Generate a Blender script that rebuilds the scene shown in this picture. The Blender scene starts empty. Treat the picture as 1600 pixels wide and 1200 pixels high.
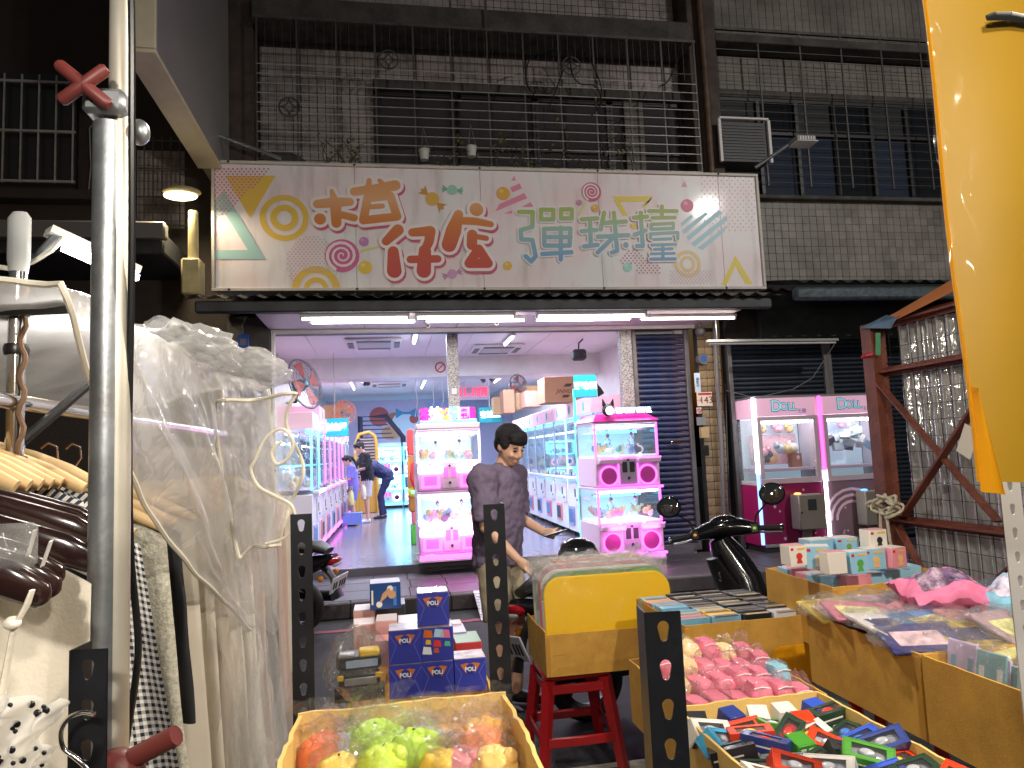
import bpy, bmesh, math, random
from math import sin, cos, pi, radians, sqrt, atan2
from mathutils import Vector, Matrix, Euler, noise
random.seed(7)
SC = bpy.context.scene
COL = SC.collection

# ------------------------------------------------------------------ camera, world, exposure
CAM_H = 1.55
PSI, PITCH, ROLL, FPX = radians(10.0), radians(5.5), radians(2.5), 1130.0
_F = Vector((sin(PSI)*cos(PITCH), cos(PSI)*cos(PITCH), sin(PITCH)))
_r0 = Vector((cos(PSI), -sin(PSI), 0)); _u0 = _r0.cross(_F)
_R = _r0*cos(ROLL) - _u0*sin(ROLL); _U = _r0*sin(ROLL) + _u0*cos(ROLL)
cam = bpy.data.cameras.new('camera'); cam_ob = bpy.data.objects.new('camera', cam); COL.objects.link(cam_ob)
m = Matrix.Identity(4)
for i in range(3):
    m[i][0] = _R[i]; m[i][1] = _U[i]; m[i][2] = -_F[i]
m[2][3] = CAM_H
cam_ob.matrix_world = m
cam.sensor_width = 36; cam.lens = FPX/1600*36; cam.clip_start = 0.05; cam.clip_end = 400
SC.camera = cam_ob
W = bpy.data.worlds.new('World'); SC.world = W; W.use_nodes = True
wn = W.node_tree.nodes; wl = W.node_tree.links
bg = wn['Background']; sky = wn.new('ShaderNodeTexSky'); sky.sky_type = 'NISHITA'; sky.sun_disc = False
sky.sun_elevation = radians(-1.0); sky.sun_rotation = radians(200)
wl.new(sky.outputs[0], bg.inputs[0]); bg.inputs[1].default_value = 0.12
VS = SC.view_settings
VS.view_transform = 'Standard'; VS.look = 'None'; VS.exposure = 0.2; VS.gamma = 1.0; VS.use_curve_mapping = False
SC.render.engine = 'CYCLES'
cy = SC.cycles
cy.use_denoising = True; cy.max_bounces = 6; cy.diffuse_bounces = 3; cy.glossy_bounces = 3
cy.transmission_bounces = 4; cy.transparent_max_bounces = 20; cy.sample_clamp_indirect = 4.0
cy.caustics_reflective = False; cy.caustics_refractive = False

# ------------------------------------------------------------------ survey: where a sight line meets a plane of the street
def _ray(px, py): return _F + _R*((px-800)/FPX) - _U*((py-600)/FPX)
def onY(px, py, Y):
    d = _ray(px, py); t = Y/d.y; return Vector((d.x*t, Y, CAM_H + d.z*t))
def onZ(px, py, Z):
    d = _ray(px, py); t = (Z-CAM_H)/d.z; return Vector((d.x*t, d.y*t, Z))
def onX(px, py, X):
    d = _ray(px, py); t = X/d.x; return Vector((X, d.y*t, CAM_H + d.z*t))
def onD(px, py, D): return Vector((0, 0, CAM_H)) + _ray(px, py)*D

# ------------------------------------------------------------------ materials
def S(r, g=None, b=None):
    if g is None: g = b = r
    def c(v):
        v /= 255.0
        return v/12.92 if v <= .04045 else ((v+.055)/1.055)**2.4
    return (c(r), c(g), c(b))
_M = {}
def mat(name, col=(.5, .5, .5), rough=.5, metal=0., spec=.5, emit=None, es=0., var=0., vs=6., bump=0., bs=60., coat=0., dirt=None, dirt_amt=.5, dirt_scale=3., objvar=0., coords='Object', sheen=0.):
    if name in _M: return _M[name]
    m = bpy.data.materials.new(name); m.use_nodes = True
    nt = m.node_tree; N = nt.nodes; L = nt.links; B = N['Principled BSDF']
    B.inputs['Base Color'].default_value = (*col, 1); B.inputs['Roughness'].default_value = rough
    B.inputs['Metallic'].default_value = metal; B.inputs['Specular IOR Level'].default_value = spec
    if coat: B.inputs['Coat Weight'].default_value = coat; B.inputs['Coat Roughness'].default_value = .08
    if sheen: B.inputs['Sheen Weight'].default_value = sheen
    if emit is not None:
        B.inputs['Emission Color'].default_value = (*emit, 1); B.inputs['Emission Strength'].default_value = es
    src = None
    if var or bump or dirt is not None:
        tc = N.new('ShaderNodeTexCoord')
        if coords == 'World':
            tc = N.new('ShaderNodeNewGeometry'); coords = 'Position'
    if var or objvar:
        rgb = N.new('ShaderNodeHueSaturation'); rgb.inputs['Color'].default_value = (*col, 1)
        val = N.new('ShaderNodeMath'); val.operation = 'ADD'; val.inputs[0].default_value = 1; val.inputs[1].default_value = 0
        if var:
            nz = N.new('ShaderNodeTexNoise'); nz.inputs['Scale'].default_value = vs; nz.inputs['Detail'].default_value = 5
            L.new(tc.outputs[coords], nz.inputs['Vector'])
            mr = N.new('ShaderNodeMapRange'); mr.inputs['From Min'].default_value = .3; mr.inputs['From Max'].default_value = .7
            mr.inputs['To Min'].default_value = 1-var; mr.inputs['To Max'].default_value = 1+var
            L.new(nz.outputs['Fac'], mr.inputs['Value']); L.new(mr.outputs[0], val.inputs[0])
        if objvar:
            oi = N.new('ShaderNodeObjectInfo'); mo = N.new('ShaderNodeMapRange')
            mo.inputs['To Min'].default_value = -objvar; mo.inputs['To Max'].default_value = objvar
            L.new(oi.outputs['Random'], mo.inputs['Value']); L.new(mo.outputs[0], val.inputs[1])
        L.new(val.outputs[0], rgb.inputs['Value']); src = rgb.outputs[0]
        L.new(src, B.inputs['Base Color'])
    if dirt is not None:
        nz = N.new('ShaderNodeTexNoise'); nz.inputs['Scale'].default_value = dirt_scale; nz.inputs['Detail'].default_value = 8; nz.inputs['Roughness'].default_value = .7
        L.new(tc.outputs[coords], nz.inputs['Vector'])
        mr = N.new('ShaderNodeMapRange'); mr.inputs['From Min'].default_value = .45; mr.inputs['From Max'].default_value = .7; mr.inputs['To Max'].default_value = dirt_amt
        L.new(nz.outputs['Fac'], mr.inputs['Value'])
        mx = N.new('ShaderNodeMix'); mx.data_type = 'RGBA'; mx.inputs[7].default_value = (*dirt, 1)
        if src: L.new(src, mx.inputs[6])
        else: mx.inputs[6].default_value = (*col, 1)
        L.new(mr.outputs[0], mx.inputs[0]); L.new(mx.outputs[2], B.inputs['Base Color'])
    if bump:
        nb = N.new('ShaderNodeTexNoise'); nb.inputs['Scale'].default_value = bs; nb.inputs['Detail'].default_value = 4
        L.new(tc.outputs[coords], nb.inputs['Vector'])
        bp = N.new('ShaderNodeBump'); bp.inputs['Strength'].default_value = bump; bp.inputs['Distance'].default_value = .02
        L.new(nb.outputs['Fac'], bp.inputs['Height']); L.new(bp.outputs[0], B.inputs['Normal'])
    _M[name] = m
    return m
def glow(name, col, es, base=None):
    return mat('glow_'+name, base or col, .4, emit=col, es=es)
def film(name, tint=(1, 1, 1), body=.12, gloss=.1, bump=0., bs=30., white=(.9, .9, .9), fres=1.0):
    """thin clear sheet: see-through, a little milky, with sharp glints"""
    if name in _M: return _M[name]
    m = bpy.data.materials.new(name); m.use_nodes = True
    nt = m.node_tree; N = nt.nodes; L = nt.links; N.clear()
    out = N.new('ShaderNodeOutputMaterial'); tr = N.new('ShaderNodeBsdfTransparent'); tr.inputs[0].default_value = (*tint, 1)
    gl = N.new('ShaderNodeBsdfGlossy'); gl.inputs['Roughness'].default_value = gloss
    df = N.new('ShaderNodeBsdfDiffuse'); df.inputs[0].default_value = (*white, 1)
    tl = N.new('ShaderNodeBsdfTranslucent'); tl.inputs[0].default_value = (*white, 1)
    lw = N.new('ShaderNodeLayerWeight'); lw.inputs[0].default_value = .2
    mx0 = N.new('ShaderNodeMixShader'); L.new(df.outputs[0], mx0.inputs[1]); L.new(tl.outputs[0], mx0.inputs[2])
    mx1 = N.new('ShaderNodeMixShader'); mx1.inputs[0].default_value = body
    L.new(tr.outputs[0], mx1.inputs[1]); L.new(mx0.outputs[0], mx1.inputs[2])
    mul = N.new('ShaderNodeMath'); mul.operation = 'MULTIPLY_ADD'; mul.inputs[1].default_value = .22*fres; mul.inputs[2].default_value = .07*fres
    L.new(lw.outputs['Fresnel'], mul.inputs[0])
    mx2 = N.new('ShaderNodeMixShader'); L.new(mul.outputs[0], mx2.inputs[0])
    L.new(mx1.outputs[0], mx2.inputs[1]); L.new(gl.outputs[0], mx2.inputs[2])
    if bump:
        tc = N.new('ShaderNodeTexCoord'); nb = N.new('ShaderNodeTexNoise'); nb.inputs['Scale'].default_value = bs; nb.inputs['Detail'].default_value = 3
        nb.inputs['Distortion'].default_value = 1.2
        L.new(tc.outputs['Object'], nb.inputs['Vector'])
        bp = N.new('ShaderNodeBump'); bp.inputs['Strength'].default_value = bump; bp.inputs['Distance'].default_value = .03
        L.new(nb.outputs['Fac'], bp.inputs['Height'])
        L.new(bp.outputs[0], gl.inputs['Normal']); L.new(bp.outputs[0], lw.inputs['Normal'])
    L.new(mx2.outputs[0], out.inputs[0])
    _M[name] = m
    return m
def stripes(name, a, b, scale, axis='X', duty=.5, check=False, rough=.8, rot=0.):
    """woven stripes or gingham"""
    if name in _M: return _M[name]
    m = bpy.data.materials.new(name); m.use_nodes = True
    nt = m.node_tree; N = nt.nodes; L = nt.links; B = N['Principled BSDF']; B.inputs['Roughness'].default_value = rough
    uv = N.new('ShaderNodeUVMap'); sp = N.new('ShaderNodeSeparateXYZ')
    mp = N.new('ShaderNodeMapping'); mp.inputs['Rotation'].default_value = (0, 0, rot)
    L.new(uv.outputs[0], mp.inputs[0]); L.new(mp.outputs[0], sp.inputs[0])
    def band(o):
        mu = N.new('ShaderNodeMath'); mu.operation = 'MULTIPLY'; mu.inputs[1].default_value = scale; L.new(o, mu.inputs[0])
        fr = N.new('ShaderNodeMath'); fr.operation = 'FRACT'; L.new(mu.outputs[0], fr.inputs[0])
        gt = N.new('ShaderNodeMath'); gt.operation = 'GREATER_THAN'; gt.inputs[1].default_value = duty; L.new(fr.outputs[0], gt.inputs[0])
        return gt.outputs[0]
    f = band(sp.outputs[axis])
    if check:
        g = band(sp.outputs['Y' if axis == 'X' else 'X'])
        ad = N.new('ShaderNodeMath'); ad.operation = 'ADD'; L.new(f, ad.inputs[0]); L.new(g, ad.inputs[1])
        hf = N.new('ShaderNodeMath'); hf.operation = 'MULTIPLY'; hf.inputs[1].default_value = .5; L.new(ad.outputs[0], hf.inputs[0]); f = hf.outputs[0]
    mx = N.new('ShaderNodeMix'); mx.data_type = 'RGBA'; mx.inputs[6].default_value = (*a, 1); mx.inputs[7].default_value = (*b, 1)
    L.new(f, mx.inputs[0]); L.new(mx.outputs[2], B.inputs['Base Color'])
    _M[name] = m
    return m
def ramp_print(name, stops, z0, z1, rough=.45):
    """ink whose colour runs from z0 to z1 of the object (a printed gradient)"""
    if name in _M: return _M[name]
    m = bpy.data.materials.new(name); m.use_nodes = True
    nt = m.node_tree; N = nt.nodes; L = nt.links; B = N['Principled BSDF']; B.inputs['Roughness'].default_value = rough
    tc = N.new('ShaderNodeTexCoord'); sp = N.new('ShaderNodeSeparateXYZ'); L.new(tc.outputs['Object'], sp.inputs[0])
    mr = N.new('ShaderNodeMapRange'); mr.inputs['From Min'].default_value = z0; mr.inputs['From Max'].default_value = z1; L.new(sp.outputs['Z'], mr.inputs['Value'])
    cr = N.new('ShaderNodeValToRGB'); el = cr.color_ramp.elements
    while len(el) < len(stops): el.new(.5)
    for e, (p, c) in zip(el, stops): e.position = p; e.color = (*c, 1)
    L.new(mr.outputs[0], cr.inputs[0]); L.new(cr.outputs[0], B.inputs['Base Color'])
    _M[name] = m
    return m

# ------------------------------------------------------------------ mesh building
class MB:
    def __init__(s): s.v = []; s.f = []; s.uv = None
    def add(s, vs, fs):
        o = len(s.v); s.v.extend([tuple(p) for p in vs]); s.f.extend([tuple(i+o for i in q) for q in fs]); return s
    def xf(s, M):
        s.v = [tuple(M @ Vector(p)) for p in s.v]; return s
    def bx(s, x0, x1, y0, y1, z0, z1):
        if x0 > x1: x0, x1 = x1, x0
        if y0 > y1: y0, y1 = y1, y0
        if z0 > z1: z0, z1 = z1, z0
        return s.add([(x0,y0,z0),(x1,y0,z0),(x1,y1,z0),(x0,y1,z0),(x0,y0,z1),(x1,y0,z1),(x1,y1,z1),(x0,y1,z1)],
                     [(0,3,2,1),(4,5,6,7),(0,1,5,4),(1,2,6,5),(2,3,7,6),(3,0,4,7)])
    def cbx(s, x0, x1, y0, y1, z0, z1, c=.004):
        """box with chamfered edges"""
        if x0 > x1: x0, x1 = x1, x0
        if y0 > y1: y0, y1 = y1, y0
        if z0 > z1: z0, z1 = z1, z0
        c = min(c, (x1-x0)*.45, (y1-y0)*.45, (z1-z0)*.45)
        X = (x0, x1); Y = (y0, y1); Z = (z0, z1); sg = (1, -1); vs = []; idx = {}
        for i in (0, 1):
            for j in (0, 1):
                for k in (0, 1):
                    for a in range(3):
                        p = [X[i]+sg[i]*c, Y[j]+sg[j]*c, Z[k]+sg[k]*c]; p[a] = (X[i], Y[j], Z[k])[a]
                        idx[(i,j,k,a)] = len(vs); vs.append(p)
        g = lambda i, j, k, a: idx[(i,j,k,a)]
        fs = []
        for t in (0, 1):
            q = [(t,0,0),(t,1,0),(t,1,1),(t,0,1)]; q = q if t else q[::-1]; fs.append([g(*w, 0) for w in q])
            q = [(0,t,0),(1,t,0),(1,t,1),(0,t,1)]; q = q[::-1] if t else q; fs.append([g(*w, 1) for w in q])
            q = [(0,0,t),(1,0,t),(1,1,t),(0,1,t)]; q = q if t else q[::-1]; fs.append([g(*w, 2) for w in q])
        for a, b in ((0,1),(0,2),(1,2)):
            d = 3-a-b
            for u in (0, 1):
                for w in (0, 1):
                    c0 = [0,0,0]; c0[a] = u; c0[b] = w; c1 = list(c0); c1[d] = 1
                    fs.append([g(*c0, a), g(*c1, a), g(*c1, b), g(*c0, b)])
        for i in (0, 1):
            for j in (0, 1):
                for k in (0, 1): fs.append([g(i,j,k,0), g(i,j,k,1), g(i,j,k,2)])
        return s.add(vs, fs)
    def bar(s, p0, p1, w, h=None, up=(0, 0, 1)):
        h = w if h is None else h
        p0 = Vector(p0); p1 = Vector(p1); d = (p1-p0).normalized(); u = Vector(up)
        if abs(d.dot(u)) > .98: u = Vector((0, 1, 0))
        a = d.cross(u).normalized()*w/2; b = a.cross(d).normalized()*h/2
        vs = [p+q for p in (p0, p1) for q in (-a-b, a-b, a+b, -a+b)]
        return s.add(vs, [(0,1,2,3),(7,6,5,4),(0,4,5,1),(1,5,6,2),(2,6,7,3),(3,7,4,0)])
    def tube(s, pts, r, n=8, closed=False, caps=True):
        P = [Vector(p) for p in pts]; K = len(P); R = r if isinstance(r, (list, tuple)) else [r]*K
        T = []
        for i in range(K):
            a = P[(i-1) % K] if (i or closed) else P[0]; b = P[(i+1) % K] if (i < K-1 or closed) else P[-1]
            t = b-a; T.append(t.normalized() if t.length > 1e-9 else Vector((0, 0, 1)))
        u = Vector((0, 0, 1)) if abs(T[0].z) < .9 else Vector((1, 0, 0)); u = (u - T[0]*u.dot(T[0])).normalized()
        vs = []
        for i in range(K):
            u = u - T[i]*u.dot(T[i]); u = u.normalized() if u.length > 1e-6 else T[i].orthogonal().normalized(); w = T[i].cross(u)
            rr = R[i]; ra, rb = rr if isinstance(rr, (list, tuple)) else (rr, rr)
            for k in range(n):
                a = 2*pi*k/n; vs.append(P[i] + u*cos(a)*ra + w*sin(a)*rb)
        fs = []
        for i in range(K if closed else K-1):
            j = (i+1) % K
            for k in range(n): fs.append((i*n+k, i*n+(k+1) % n, j*n+(k+1) % n, j*n+k))
        if caps and not closed: fs.append(tuple(range(n))[::-1]); fs.append(tuple((K-1)*n+k for k in range(n)))
        return s.add(vs, fs)
    def cyl(s, p0, p1, r, n=12, r1=None): return s.tube([p0, p1], [r, r if r1 is None else r1], n)
    def lathe(s, prof, n=16, M=None, caps=True):
        vs = []; K = len(prof)
        for r, z in prof:
            for k in range(n): vs.append(Vector((r*cos(2*pi*k/n), r*sin(2*pi*k/n), z)))
        if M is not None: vs = [M @ v for v in vs]
        fs = [(i*n+k, i*n+(k+1) % n, (i+1)*n+(k+1) % n, (i+1)*n+k) for i in range(K-1) for k in range(n)]
        if caps: fs.append(tuple(range(n))[::-1]); fs.append(tuple((K-1)*n+k for k in range(n)))
        return s.add(vs, fs)
    def ell(s, c, r, n=14, m=9, rot=None):
        c = Vector(c); r = (r, r, r) if not isinstance(r, (list, tuple)) else r
        vs = []; E = Euler(rot).to_matrix() if rot else None
        for j in range(1, m):
            t = pi*j/m
            for k in range(n):
                a = 2*pi*k/n; p = Vector((sin(t)*cos(a)*r[0], sin(t)*sin(a)*r[1], cos(t)*r[2])); vs.append(c + (E @ p if E else p))
        for z in (1, -1):
            p = Vector((0, 0, z*r[2])); vs.append(c + (E @ p if E else p))
        fs = [(j*n+k, (j+1)*n+k, (j+1)*n+(k+1) % n, j*n+(k+1) % n) for j in range(m-2) for k in range(n)]
        t0 = (m-1)*n
        for k in range(n): fs.append((t0, k, (k+1) % n)); fs.append((t0+1, (m-2)*n+(k+1) % n, (m-2)*n+k))
        return s.add(vs, fs)
    def prism(s, poly, h0, h1, plane='XZ'):
        """polygon (a,b) pushed between h0 and h1 along the third axis"""
        def P(a, b, h): return {'XZ': (a, h, b), 'XY': (a, b, h), 'YZ': (h, a, b)}[plane]
        n = len(poly)
        vs = [P(a, b, h0) for a, b in poly]+[P(a, b, h1) for a, b in poly]
        fs = [tuple(range(n)), tuple(range(2*n-1, n-1, -1))]+[(i, n+i, n+(i+1) % n, (i+1) % n) for i in range(n)]
        return s.add(vs, fs)
    def grid(s, fn, nu, nv, wrap=False, uvs=None):
        vs = [fn(i/nu, j/nv) for j in range(nv+1) for i in range(nu+(0 if wrap else 1))]
        w = nu if wrap else nu+1
        fs = [(j*w+i, j*w+(i+1) % w, (j+1)*w+(i+1) % w, (j+1)*w+i) for j in range(nv) for i in range(nu)]
        if uvs:
            o = len(s.f)
            if s.uv is None: s.uv = {}
            for j in range(nv):
                for i in range(nu):
                    s.uv[o+j*nu+i] = [uvs(a/nu, b/nv) for a, b in ((i, j), (i+1, j), (i+1, j+1), (i, j+1))]
        return s.add(vs, fs)
    def mesh(s, name, smooth=None):
        me = bpy.data.meshes.new(name); me.from_pydata(s.v, [], s.f)
        if s.uv:
            ul = me.uv_layers.new(name='UVMap')
            for p in me.polygons:
                if p.index in s.uv:
                    for li, q in zip(p.loop_indices, s.uv[p.index]): ul.data[li].uv = q
        bm = bmesh.new(); bm.from_mesh(me); bmesh.ops.recalc_face_normals(bm, faces=bm.faces); bm.to_mesh(me); bm.free()
        if smooth is not None:
            me.polygons.foreach_set('use_smooth', [True]*len(me.polygons))
            if smooth < 179: me.set_sharp_from_angle(angle=radians(smooth))
        return me
    def build(s, name, material, parent=None, smooth=40, loc=None, rot=None):
        return link(name, s.mesh(name, smooth), material, parent, loc, rot)
def link(name, me, material, parent=None, loc=None, rot=None):
    o = bpy.data.objects.new(name, me); COL.objects.link(o)
    if material is not None and len(me.materials) == 0: me.materials.append(material)
    if parent: o.parent = parent
    if loc is not None: o.location = loc
    if rot is not None: o.rotation_euler = rot
    return o
def tag(o, label, cat, group=None):
    o['label'] = label; o['category'] = cat
    if group: o['group'] = group
    return o
def thing(name, label, cat, loc=(0, 0, 0), rz=0, group=None):
    o = bpy.data.objects.new(name, None); COL.objects.link(o); o.empty_display_size = .1
    o.location = loc; o.rotation_euler = (0, 0, rz); return tag(o, label, cat, group)
def struct(name, mb, material, smooth=None):
    o = mb.build(name, material, None, smooth); o['kind'] = 'structure'; return o
def dup(root, loc=None, rz=None, label=None, parent=None):
    r = root.copy(); COL.objects.link(r)
    if loc is not None: r.location = loc
    if rz is not None: r.rotation_euler = (0, 0, rz)
    if label: r['label'] = label
    for ch in root.children:
        c = ch.copy(); COL.objects.link(c); c.parent = r
        for g in ch.children:
            d = g.copy(); COL.objects.link(d); d.parent = c
    return r
def spline(pts, n=6):
    P = [Vector(p) for p in pts]; out = []
    for i in range(len(P)-1):
        a, b, c, d = P[max(i-1, 0)], P[i], P[i+1], P[min(i+2, len(P)-1)]
        for k in range(n):
            t = k/n; out.append(((2*b)+(c-a)*t+(2*a-5*b+4*c-d)*t*t+(3*b-a-3*c+d)*t**3)/2)
    return out+[P[-1]]
def B(*a): return MB().bx(*a)
def CB(*a, c=.004): return MB().cbx(*a, c=c)
def text(name, body, size, loc, rot, material, parent, align='CENTER', ext=.001, thick=0., shear=0., sx=1.):
    cu = bpy.data.curves.new(name, 'FONT'); cu.body = body; cu.size = size; cu.align_x = align; cu.align_y = 'CENTER'
    cu.extrude = ext; cu.offset = thick; cu.shear = shear; cu.resolution_u = 3
    tmp = bpy.data.objects.new(name, cu); me = bpy.data.meshes.new_from_object(tmp); bpy.data.objects.remove(tmp)
    me.materials.clear(); me.materials.append(material); o = bpy.data.objects.new(name, me); COL.objects.link(o)
    o.parent = parent; o.location = loc; o.rotation_euler = rot; o.scale = (sx, 1, 1)
    return o
FRONT = (pi/2, 0, 0)      # lettering that faces the street (-Y)
def area_lamp(name, loc, size, power, col, parent=None, rot=(0, 0, 0), sy=None, spread=None):
    l = bpy.data.lights.new(name, 'AREA'); l.energy = power; l.color = col; l.size = size
    if sy: l.shape = 'RECTANGLE'; l.size_y = sy
    if spread: l.spread = spread
    o = bpy.data.objects.new(name, l); COL.objects.link(o); o.location = loc; o.rotation_euler = rot
    if parent: o.parent = parent
    return o
def point_lamp(name, loc, r, power, col, parent=None):
    l = bpy.data.lights.new(name, 'POINT'); l.energy = power; l.color = col; l.shadow_soft_size = r
    o = bpy.data.objects.new(name, l); COL.objects.link(o); o.location = loc
    if parent: o.parent = parent
    return o

# common materials
WHITE = mat('white_paint', S(225, 222, 220), .5, var=.05, bump=.05)
DARKWALL = mat('dark_brown_wall', (.055, .042, .036), .8, var=.3, vs=3, bump=.3, bs=20, dirt=(.02, .015, .012))
STEEL = mat('galvanised_steel', (.36, .38, .40), .4, .8, var=.2, vs=20, bump=.03, bs=120, dirt=(.16, .12, .09), dirt_amt=.45, dirt_scale=22)
CHROME = mat('chrome', (.75, .75, .76), .12, 1.0)
BLACKMETAL = mat('black_painted_steel', (.012, .013, .017), .38, .2, var=.25, vs=30)
BLACKP = mat('black_plastic', (.012, .012, .013), .3)
RUBBER = mat('black_rubber', (.014, .014, .014), .75)
GLASS = film('clear_glass', (.97, .99, 1), .015, .02, fres=.55)
CARD = mat('cardboard', S(206, 156, 66), .75, var=.08, vs=8, bump=.1, bs=160, objvar=.07, dirt=S(140, 98, 40), dirt_amt=.45, dirt_scale=7, coords='World')
CARDIN = mat('cardboard_pale', S(220, 182, 104), .8, var=.06, vs=8, bump=.08, bs=160)
TAPE = mat('yellow_packing_tape', S(232, 160, 20), .3, var=.05)
# ================================================================== THE SETTING
T = Matrix.Translation
def put(name, mb, material, parent, smooth=40):
    """mb is in street coordinates; parent stands unrotated"""
    return mb.xf(T(-parent.location)).build(name, material, parent, smooth)
ASPH = mat('asphalt', (.028, .028, .032), .75, var=.35, vs=5, bump=.5, bs=220, dirt=(.05, .05, .052), dirt_amt=.5, dirt_scale=1.2)
struct('road', MB().grid(lambda u, v: (-40+80*u, -30+80*v, 0), 8, 8), ASPH)
road = bpy.data.objects['road']
mb = MB()
for k in range(24):
    x = -6+k*.75
    mb.bx(x, x+.748, 6.93+.012*sin(k*2.1), 7.03+.012*sin(k*2.1), .002, .005)
mb.build('painted_line', mat('worn_red_paint', S(150, 40, 48), .6, dirt=(.03, .03, .035), dirt_amt=.9, dirt_scale=5), road)
conc = struct('pavement', MB().bx(.2, 2.6, 1.9, 3.62, .002, .006), mat('pale_concrete', S(168, 160, 148), .8, var=.2, vs=4, bump=.3, bs=60, dirt=(.03, .025, .02), dirt_amt=.95, dirt_scale=3.5))

SW = .15
PAVER = mat('grey_paver', S(78, 73, 78), .45, var=.14, vs=9, bump=.25, bs=80, objvar=.12, dirt=(.05, .045, .05), dirt_amt=.7, dirt_scale=4, coords='World')
side = struct('sidewalk', B(-6.5, 13.5, 7.64, 9.16, 0, SW-.02), mat('mortar_bed', (.05, .047, .05), .9, bump=.3))
pm = CB(-.198, .198, -.248, .248, -.018, .02, c=.006).mesh('paver')
for i in range(40):
    for j in range(3):
        o = link('paver', pm, PAVER, side, (-6+i*.4+(j % 2)*.02, 7.9+j*.5+.005, SW-.02+random.uniform(-.0015, .0015)), (random.uniform(-.003, .003), random.uniform(-.003, .003), 0))
km = CB(-.497, .497, -.07, .07, -.15, .004, c=.012).mesh('kerb_stone')
for i in range(18): link('kerb_stone', km, mat('kerb_concrete', S(88, 82, 84), .75, var=.2, vs=8, bump=.4, bs=50, objvar=.1), side, (-5.9+i*1.0, 7.565, SW))
# shop interior shell
SF = .24; SHX0, SHX1, SHY0, SHY1, SHZ = -1.75, 3.95, 9.16, 22.5, 3.35
fl = struct('shop_floor', B(SHX0, SHX1, SHY0, SHY1, 0, SF), mat('shop_floor_tile', S(110, 106, 116), .2, var=.06, vs=2, bump=.02))
pl = CB(-.3, .3, -.1, .1, 0, .006, c=.002).mesh('plank')
FLP = mat('pale_floor_plank', S(130, 127, 146), .2, var=.08, vs=3, objvar=.05, spec=.7, dirt=S(120, 114, 122), dirt_amt=.4, dirt_scale=5, coords='World')
pl2 = CB(-.395, .395, -.113, .113, 0, .006, c=.0015).mesh('plank')
n = 0
for j in range(40):
    for i in range(5):
        link('plank', pl2, FLP, fl, (-1.02+i*.793+(j % 2)*.2, 9.29+j*.23, SF-.001)); n += 1
mb = MB().bx(SHX0-.1, SHX0, SHY0+.12, SHY1, 0, SHZ)
struct('wall_left', mb, WHITE)
struct('wall_right', B(SHX1, SHX1+.1, SHY0+.14, SHY1, 0, SHZ), WHITE)
PINKW = mat('pink_mural_wall', S(220, 186, 212), .7, var=.04)
bw = struct('wall_back', B(SHX0-.1, SHX1+.1, SHY1, SHY1+.1, 0, SHZ), PINKW)
ceil = struct('ceiling', B(SHX0-.1, SHX1+.1, SHY0+.1, SHY1+.1, SHZ, SHZ+.1), WHITE)
struct('ceiling_beam', B(SHX0, SHX1, 12.9, 13.5, 2.98, SHZ-.001), WHITE)
# right hand partition of the shop: white wall that closes the bay behind the pillar
struct('partition_wall', B(3.34, 3.95, 9.4, 9.5, SF, SHZ-.002), WHITE)
cp = CB(-.296, .296, -.596, .596, -.012, -.001, c=.003).mesh('ceiling_panel')
CPM = mat('ceiling_panel_white', S(228, 224, 228), .6, objvar=.02)
for i in range(9):
    for j in range(3): link('ceiling_panel', cp, CPM, ceil, (-1.4+i*.6, 9.95+j*1.2, SHZ))
    for j in range(7): link('ceiling_panel', cp, CPM, ceil, (-1.4+i*.6, 14.2+j*1.2, SHZ))
# mural stickers on the back wall
def blob(name, pts, material, parent, y0=-.004, y1=0):
    return MB().prism(pts, y0, y1).build(name, material, parent, None)
def circ(cx, cz, r, n=20, sx=1.): return [(cx+r*sx*cos(2*pi*k/n), cz+r*sin(2*pi*k/n)) for k in range(n)]
MU = [('mural_disc', circ(-.2, 2.85, .3), S(200, 90, 90)), ('mural_disc', circ(.25, 2.75, .22), S(190, 120, 90)), ('mural_disc', circ(.62, 2.62, .38, sx=1.2), S(236, 225, 235)),
      ('mural_disc', circ(.85, 2.75, .14), S(215, 95, 95)), ('mural_disc', circ(.15, 2.35, .22, sx=1.4), S(225, 150, 110)), ('mural_candy', [(.3,3.1),(.5,2.98),(.72,2.98),(.95,3.1),(.95,2.78),(.72,2.9),(.5,2.9),(.3,2.78)], S(90, 150, 190))]
for k, (nm, p, c) in enumerate(MU):
    o = blob(nm, [(a, b) for a, b in p], mat('mural%d' % k, c, .5), bw, SHY1-.006-.002*k, SHY1-.002-.002*k)
mb = MB().prism([(1.25, 3.3), (3.9, 3.3), (3.9, 1.2), (1.25, 1.2)], SHY1-.008, SHY1-.002); mb.build('wall_panel', mat('lavender_panel', S(196, 192, 224), .6), bw, None)

# ------------------------------------------------------------------ the tiled building above the shop
def tiles(parent, rects, pitch, material, limit=300, prefer=None, th=.008, gap=.006):
    """rects: (x0,x1,z0,z1,Y); every tile its own piece up to the limit, the others joined"""
    me = CB(-(pitch-gap)/2, (pitch-gap)/2, -th, 0, -(pitch-gap)/2, (pitch-gap)/2, c=.003).mesh('tile'); n = 0; rest = MB()
    for x0, x1, z0, z1, Y in rects:
        nx = max(1, round((x1-x0)/pitch)); nz = max(1, round((z1-z0)/pitch))
        for j in range(nz):
            for i in range(nx):
                x = x0+(i+.5)*(x1-x0)/nx; z = z0+(j+.5)*(z1-z0)/nz
                if n < limit:
                    link('tile', me, material, parent, Vector((x, Y, z))-parent.location); n += 1
                else:
                    h = (pitch-gap)/2; rest.bx(x-h, x+h, Y-th, Y, z-h, z+h)
    if rest.v:
        o = put('tile_field', rest, material, parent, None); o['kind'] = 'stuff'
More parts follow.
